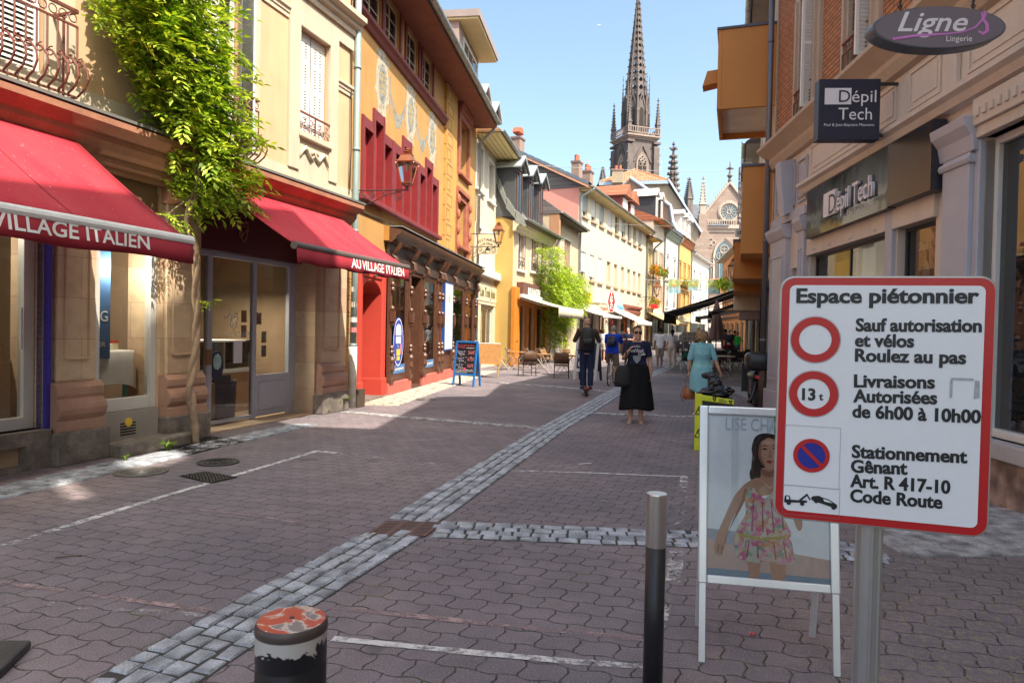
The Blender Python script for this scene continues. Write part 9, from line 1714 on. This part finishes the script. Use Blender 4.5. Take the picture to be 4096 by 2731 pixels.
for px,py,rz,lab in((2018,1480,255,'pale folding chair at the left end of the terrace beside the wooden screen'),(2038,1468,100,'folding chair behind the left terrace table facing the street'),(2118,1470,110,'folding chair between the two left tables'),(2185,1476,60,'brown folding chair right of the middle terrace table'),(2150,1462,200,'folding chair tucked behind the middle terrace table'),(2268,1470,150,'pale folding chair by the lattice grille behind the right table')):foldchair(ground(px,py),rz,lab)
# ---- food menu A-board
a_,b_=ground(2292,1518),ground(2385,1524);th=math.atan2(b_.y-a_.y,b_.x-a_.x);w_=(b_-a_).length;MBD=empty('menu_board',a_,th,'white wooden A-board with pictures of plated food beside the scooter rider','A-board');p_=empty('front_panel',(0,0,0));p_.parent=MBD;p_.rotation_euler.x=R(-9)
m=MB();m.box(0,.09,-.02,.02,0,1.32).box(w_-.09,w_,-.02,.02,0,1.32).box(.09,w_-.09,-.02,.02,1.24,1.32).box(.09,w_-.09,-.02,.02,.28,.38);m.build('frame',M('white_worn',(.55,.55,.56),.6,.15,stain=.3),p_);MB().box(.09,w_-.09,-.01,.01,.38,1.24).build('menu_face',M('menu_navy',(.02,.035,.10),.4),p_)
for k,(x,z,r,c) in enumerate(((.28,1.05,.10,(.6,.35,.2)),(.24,.80,.12,(.55,.5,.5)),(.25,.54,.11,(.5,.1,.08)),(.55,.95,.1,(.5,.4,.3)),(.55,.62,.12,(.55,.5,.45)))):
 if x+r<w_-.09:m=MB();m.prism(arc(x,z,r,0,360,18,r)[:-1],-.014,-.010);d=m.build('plate_picture',M('china',None),p_);m=MB();m.prism(arc(x,z,r*.7,0,360,9)[:-1],-.018,-.014);m.build('food_picture',M('food_%d'%k,c,.5,.6,40),d)
r_=empty('rear_panel',(0,.42,0));r_.parent=MBD;r_.rotation_euler.x=R(9);m=MB();m.box(0,.08,-.02,.02,0,1.3).box(w_-.08,w_,-.02,.02,0,1.3).box(.08,w_-.08,-.02,.02,.3,1.25);m.build('frame',M('board_darkblue',(.03,.03,.05),.6),r_)
# ---- display shelf by the post-office shop
sp_s=Vector((5.35,38.6,0));e=empty('display_shelf',sp_s,R(20),'dark shelf of small red and orange goods below the post office awning','shelf');m=MB();[m.box(-.5,.5,-.2,.2,z,z+.03) for z in(.2,.55,.9,1.2)];m.box(-.52,-.48,-.2,.2,0,1.25).box(.48,.52,-.2,.2,0,1.25).box(-.5,.5,.18,.2,0,1.25);m.build('shelf_frame',M('shelf_black',(.03,.025,.03),.6),e)
for i,(nm,c) in enumerate((('jar',(.55,.06,.04)),('bottle',(.6,.3,.05)))):
 for k in range(14):o=MB().lathe([(.035,0),(.04,.1),(.02,.14),(.02,.18)],n=8).build(nm,M('goods_'+nm,c,.4,.3,10));o.location=Matrix.Rotation(R(20),3,'Z')@Vector((-.42+.14*(k%7),-.12,(.23,.58)[k//7]+.35*i))+sp_s;tag(o,'small %s in the rows on the dark shelf of goods'%('red jar' if i==0 else 'orange bottle'),nm,'red jars on the shelf' if i==0 else 'orange bottles on the shelf')
 # ---- right terrace: dark wicker chairs with white tubes, green chairs, tables, parasol
def wicker(pos,rz,label):
 e=empty('wicker_chair',pos,R(rz),label,'chair','dark wicker chairs with bright tubes on the shaded terrace');m=MB();mt=M('tube_bright',(.75,.76,.78),.25,metal=.6)
 for sx in(-1,1):m.tube([(sx*.26,-.24,0),(sx*.26,-.22,.64),(sx*.26,.2,.66),(sx*.26,.26,0)],.016,6)
 m.build('chair_frame',mt,e);wv=M('wicker_black',(.03,.022,.02),.7,.4,25,.6);m=MB();m.box(-.24,.24,-.22,.22,.40,.45);m.build('seat',wv,e,bevel=.015);m=MB();m.add([(-.24,.2,.46),(.24,.2,.46),(.25,.30,.86),(-.25,.30,.86),(-.24,.24,.46),(.24,.24,.46),(.25,.34,.86),(-.25,.34,.86)],[(0,1,2,3),(7,6,5,4),(0,4,5,1),(1,5,6,2),(2,6,7,3),(3,7,4,0)]);m.build('backrest',wv,e);return e
for X_,Y_2,rz,lab in((7.55,29.6,170,'dark wicker chair at the left edge of the shaded terrace'),(8.25,30.3,185,'dark wicker chair under the red-topped child'),(9.6,31.2,150,'dark wicker chair beside the seated grey-haired guest'),(8.5,31.7,185,'dark wicker chair of the woman with the bun'),(9.75,30.0,175,'dark wicker chair behind the green chair on the right'),(10.35,30.4,185,'dark wicker chair right of the green chair'),(11.0,30.8,175,'dark wicker chair nearest the right-hand wall'),(11.35,36.1,180,'dark wicker chair of the guest in the dark red top'),(11.3,34.4,120,'dark wicker chair beside the broad man in charcoal'),(12.6,38.4,140,'dark wicker chair below the woman in green'),(10.6,33.4,200,'dark wicker chair under the parasol edge'),(12.0,34.8,170,'dark wicker chair far right behind the first row')):wicker((X_,Y_2,0),rz,lab)
MGRN,MGTB=M('green_slat',(.01,.20,.13),.5,.1),M('green_tube',(.02,.24,.20),.45,.1)
foldchair(ground(2742,1488),200,'green folding chair left of the woman in turquoise','green folding chairs',MGTB,MGRN,'green_chair');foldchair(ground(2915,1466),178,'green folding chair right of the closed parasol','green folding chairs',MGTB,MGRN,'green_chair')
for X_,Y_2,lab in((8.0,33.0,'dark cafe table in front of the seated trio'),(9.9,32.0,'dark cafe table beside the parasol'),(11.0,33.2,'dark cafe table before the broad man'),(10.2,35.5,'dark cafe table at the back of the shaded terrace')):table((X_,Y_2,0),20,lab,M('table_dark',(.10,.07,.06),.4),.8,'dark cafe tables on the shaded terrace',MBLACKM)
tt=table((8.05,26.3,0),5,'pale-topped square cafe table behind the woman in turquoise',M('table_pale',(.60,.52,.42),.45),.75,'pale cafe tables',M('table_leg_brown',(.14,.06,.03),.6),.78)
rng=random.Random(9)
for k,(X_,Y_2) in enumerate(((8.0,33.0),(9.9,32.0),(11.0,33.2),(10.2,35.5))):
 for q in range(3):o=MB().lathe([(.03,0),(.035,.12),(.032,.12),(.026,.01)],n=8).build('drinking_glass',M('glass_clear',(.6,.6,.58),.1));o.location=(X_+rng.uniform(-.25,.25),Y_2+rng.uniform(-.25,.25),.735);tag(o,'small drinking glass on a dark table of the shaded terrace','glass','glasses on the shaded terrace tables')
pb=atY(2863,1400,25.2);PA=empty('closed_parasol',(pb.x,25.2,0),0,'tall closed beige-brown parasol on the shaded terrace','parasol');MPA=cloth('parasol_cloth',(.24,.16,.14),.1,3);zT,zB=2.78,1.38;m=MB();n=40;rs=[]
for u in[j/14 for j in range(15)]:
 z=zT-(zT-zB)*u;r=.055+.19*u**.9;rs.append([(r*math.cos(2*math.pi*i/n)*(1+.28*u**.5*math.cos(8*2*math.pi*i/n))+.03*u,r*math.sin(2*math.pi*i/n)*(1+.28*u**.5*math.cos(8*2*math.pi*i/n)),z+.04*u*math.cos(8*2*math.pi*i/n)) for i in range(n)])
m.rings(rs,True,False);o=m.build('canopy_cloth',MPA,PA,smooth=True);md=o.modifiers.new('solid','SOLIDIFY');md.thickness=.006;m=MB();m.rings([[(r*math.cos(2*math.pi*i/24)*(1+.2*k2*math.cos(8*2*math.pi*i/24)),r*math.sin(2*math.pi*i/24)*(1+.2*k2*math.cos(8*2*math.pi*i/24)),z) for i in range(24)] for r,z,k2 in((.05,zT+.04,0),(.085,zT-.12,.5),(.15,zT-.42,1))],True,False);m.build('top_flounce',MPA,PA,smooth=True);m=MB();m.tube([(0,0,0),(0,0,zT+.06)],.024,8);m.lathe([(.04,zT+.03),(.03,zT+.08)],n=8);m.build('parasol_pole',M('pole_dark',(.05,.035,.03),.5),PA);m=MB();m.box(-.35,.35,-.35,.35,0,.07);m.build('parasol_base',M('base_grey',(.2,.2,.2),.8),PA)
# menu stand with photographs
p=atY(2759,1365,31.8);e=empty('menu_stand',(p.x,31.8,0),R(-15),'white panel of menu pictures standing behind the seated guests','menu panel');zz=p.z;m=MB();m.box(-.36,.36,-.02,.02,zz,zz+.44);m.build('panel_board',MSW,e);m=MB();[m.box(-.32+.22*k,-.14+.22*k,-.026,-.02,zz+.05+.19*q,zz+.2+.19*q) for k in range(3) for q in range(2)];m.build('menu_picture',M('menu_photo',(.4,.38,.42),.4,.6,12),e);m=MB();m.box(-.3,-.27,-.01,.01,0,zz).box(.27,.3,-.01,.01,0,zz);m.build('stand_leg',MALU,e)
# small vehicle far down the street
p=Vector((15.2,62,0));e=empty('small_vehicle',p,R(5),'small red and white vehicle with a rounded windscreen far down the street','vehicle');m=MB();m.prism(rrect(-.62,.62,.25,1.0,.12),-1.2,1.2);m.build('vehicle_body',M('veh_dark',(.05,.05,.06),.3),e,bevel=.04);m=MB();m.prism([(-.6,1.0),(.6,1.0)]+arc(0,1.25,.58,0,180,10,.42),-.9,1.1);m.build('cabin',M('veh_white',(.7,.7,.7),.3),e);m=MB();m.prism([(-.5,1.03),(.5,1.03)]+arc(0,1.25,.48,0,180,10,.32),-.93,-.9);m.build('windscreen',M('veh_glass',(.10,.14,.16),.08),e);m=MB();m.box(.6,.72,-1.0,1.1,.9,1.6);m.build('red_side',M('sign_red',None),e,bevel=.04)
for x,y in((-.5,-.8),(.5,-.8),(-.5,.8),(.5,.8)):m=MB();m.torus((x,y,.27),.2,.07,Matrix.Rotation(math.pi/2,3,'Y'),16,6);m.build('wheel',MTY,e)
m=MB();[m.lathe([(.09,0),(.07,.04)],n=12) for _ in(0,)];m.v=[(-.4+x,-1.22-z,.72+y) for x,y,z in m.v];n0=len(m.v);m.v+=[(x+.8,y,z) for x,y,z in m.v];m.f+=[tuple(i+n0 for i in f) for f in m.f];m.build('headlights',M('lens_white',None),e)
# ---- motor scooter at the far corner of the brick-banded house
mp=Vector((5.30,14.75,0));e=empty('motor_scooter',mp,R(-14),'black motor scooter with a large top case parked behind the rusty downpipe','motor scooter');MSC=M('scooter_case',(.020,.020,.022),.35,.15,8,.15)
m=MB();SE=lambda a,p:(abs(math.cos(a))**p*(1 if math.cos(a)>=0 else-1),abs(math.sin(a))**p*(1 if math.sin(a)>=0 else-1))
m.rings([[(rx*SE(2*math.pi*i/28,.45)[0],y,1.04+rz_2*SE(2*math.pi*i/28,.45)[1]) for i in range(28)] for y,rx,rz_2 in((-.25,.19,.12),(-.22,.245,.165),(-.16,.275,.195),(.1,.29,.2),(.2,.27,.18),(.22,.2,.14))]);c=m.build('top_case',MSC,e,smooth=True)
m=MB();m.rings([[(.292*SE(2*math.pi*i/28,.45)[0],y,1.04+.202*SE(2*math.pi*i/28,.45)[1]) for i in range(28)] for y in(.03,.045)],False,False);m.build('case_seam',MBLACKM,c)
m=MB();eloft(m,[(Vector((0,y,z)),Vector((rx,0,0)),Vector((0,0,rz))) for y,z,rx,rz in((-.12,.72,.08,.05),(.0,.72,.14,.1),(.35,.70,.18,.12),(.8,.72,.17,.10),(1.1,.6,.1,.1))],14);m.build('seat',MSC,e,smooth=True);m=MB();m.torus((0,.12,.29),.20,.085,Matrix.Rotation(math.pi/2,3,'Y'),24,8);m.build('wheel',MTY,e,smooth=True);m=MB();m.torus((0,1.35,.27),.2,.07,Matrix.Rotation(math.pi/2,3,'Y'),24,8);m.build('wheel',MTY,e,smooth=True)
m=MB();m.tube([(0,.1,.65),(-.06,-.12,.5),(-.16,-.34,.27),(-.24,-.40,.19)],[.03,.032,.03,.016],8);m.build('mudguard',MSC,e,smooth=True);m=MB();m.box(-.07,.07,-.17,-.12,.68,.74);m.build('tail_light',M('red_light',None),e);m=MB();m.box(-.13,.13,.15,1.0,.3,.62);m.tube([(0,1.1,.6),(0,1.05,1.05)],.04,8);m.tube([(-.35,1.0,1.05),(.35,1.0,1.05)],.018,6);m.box(-.25,.25,1.12,1.16,.3,.95);m.build('scooter_body',MSC,e,bevel=.03)
# ---- banners and hanging baskets on a cord across the street
MBN=None
def bannermat():
 m,t,b=newmat('banner_print');tc=N(t,'ShaderNodeTexCoord');sp=N(t,'ShaderNodeSeparateXYZ');t.links.new(tc.outputs['Object'],sp.inputs[0]);n=noise(t,tc.outputs['Object'],4,4,.6,.4);v=mathn(t,'ADD',sp.outputs[2],mathn(t,'MULTIPLY',n,.5));c=ramp(t,mathn(t,'ADD',mathn(t,'MULTIPLY',v,.75),.55),[(0,(.30,.55,.65)),(.22,(.50,.62,.62)),(.32,(.32,.52,.18)),(.5,(.50,.62,.22)),(.62,(.62,.60,.30)),(.74,(.38,.55,.25)),(.85,(.55,.68,.66))]);t.links.new(c,b.inputs['Base Color']);b.inputs['Roughness'].default_value=.8
 tl=N(t,'ShaderNodeBsdfTranslucent');t.links.new(c,tl.inputs[0]);mx=N(t,'ShaderNodeMixShader');mx.inputs[0].default_value=.4;t.links.new(b.outputs[0],mx.inputs[1]);t.links.new(tl.outputs[0],mx.inputs[2]);t.links.new(mx.outputs[0],t.nodes['Material Output'].inputs[0]);return m
MBN=bannermat()
for k,(a,b_,yt,yb) in enumerate(((2672,2718,1115,1172),(2755,2795,1117,1163),(2830,2878,1118,1175),(2913,2962,1120,1177))):
 p,q=atY(a,yt,54),atY(b_,yb,54);w_,h=q.x-p.x,p.z-q.z;e=empty('street_banner',((p.x+q.x)/2,54,p.z),0,('leftmost blue and green printed banner hanging across the street','second banner from the left, smaller, in front of the orange house','third banner from the left, in front of the church windows','rightmost banner beside the hanging greenery')[k],'banner','printed banners on a cord across the street');m=MB();n=12
 m.rings([[(-w_/2+w_*i/n+(.08*j if k!=1 else-.05*j),.06*math.sin(i*.9+j*2),-h*j-.04*j*math.sin(i*.8)) for i in range(n+1)] for j in(0,.33,.66,1)],False,False,close=False);m.build('banner_cloth',MBN,e,smooth=True);m=MB();m.box(-w_*.22,w_*.22,-.075,-.07,-h*.52,-h*.42);m.build('banner_words',M('words_orange',(.6,.2,.08),.7),e)
wire(atY(2560,1118,54),atY(3010,1118,54),.12,'cord carrying the printed banners across the street',.02)
for k,(px,py,lab) in enumerate(((2890,1140,'hanging flower basket between the two right-hand banners'),(2966,1138,'hanging flower basket at the right end of the banner cord'))):
 p=atY(px,py,53.5);e=empty('hanging_basket',p,0,lab,'flower basket','flower baskets on the banner cord');m=MB();rr=random.Random(k);m2=MB();m2.lathe([(.1,-.25),(.26,-.05),(.28,.05)],n=12);m2.build('basket_bowl',MBLACKM,e);m2=MB();m2.tube([(0,0,0),(0,0,.62)],.015,5);m2.build('basket_hanger',MBLACKM,e)
 for _ in range(420):d=Vector((rr.gauss(0,.24),rr.gauss(0,.2),rr.gauss(.02,.2)));a=Vector((rr.uniform(-1,1),rr.uniform(-1,1),rr.uniform(-1,1))).normalized()*.11;b2_=a.cross(Vector((rr.random(),rr.random(),rr.random()))).normalized()*.08;m.add([d-a,d+b2_,d+a,d-b2_],[(0,1,2,3)])
 m.build('foliage',MLEAF,e)
 # red pennants under the white shop awning
for k in range(6):o=MB().add([(-.1,0,0),(.1,0,0),(0,.02,-.3),(-.1,.01,0),(.1,.01,0),(0,.03,-.3)],[(0,1,2),(5,4,3),(0,2,5,3),(1,4,5,2),(0,3,4,1)]).build('pennant',M('pennant_red',(.5,.04,.03),.7));o.matrix_world=Matrix.Translation(FF.w(4.2+.42*k,-.8,2.35-.05*(k%2)))@Matrix.Rotation(FF.th+.3*(k%3-1),4,'Z');tag(o,'small red triangular pennant in the string under the white awning','pennant','red pennants under the awning')
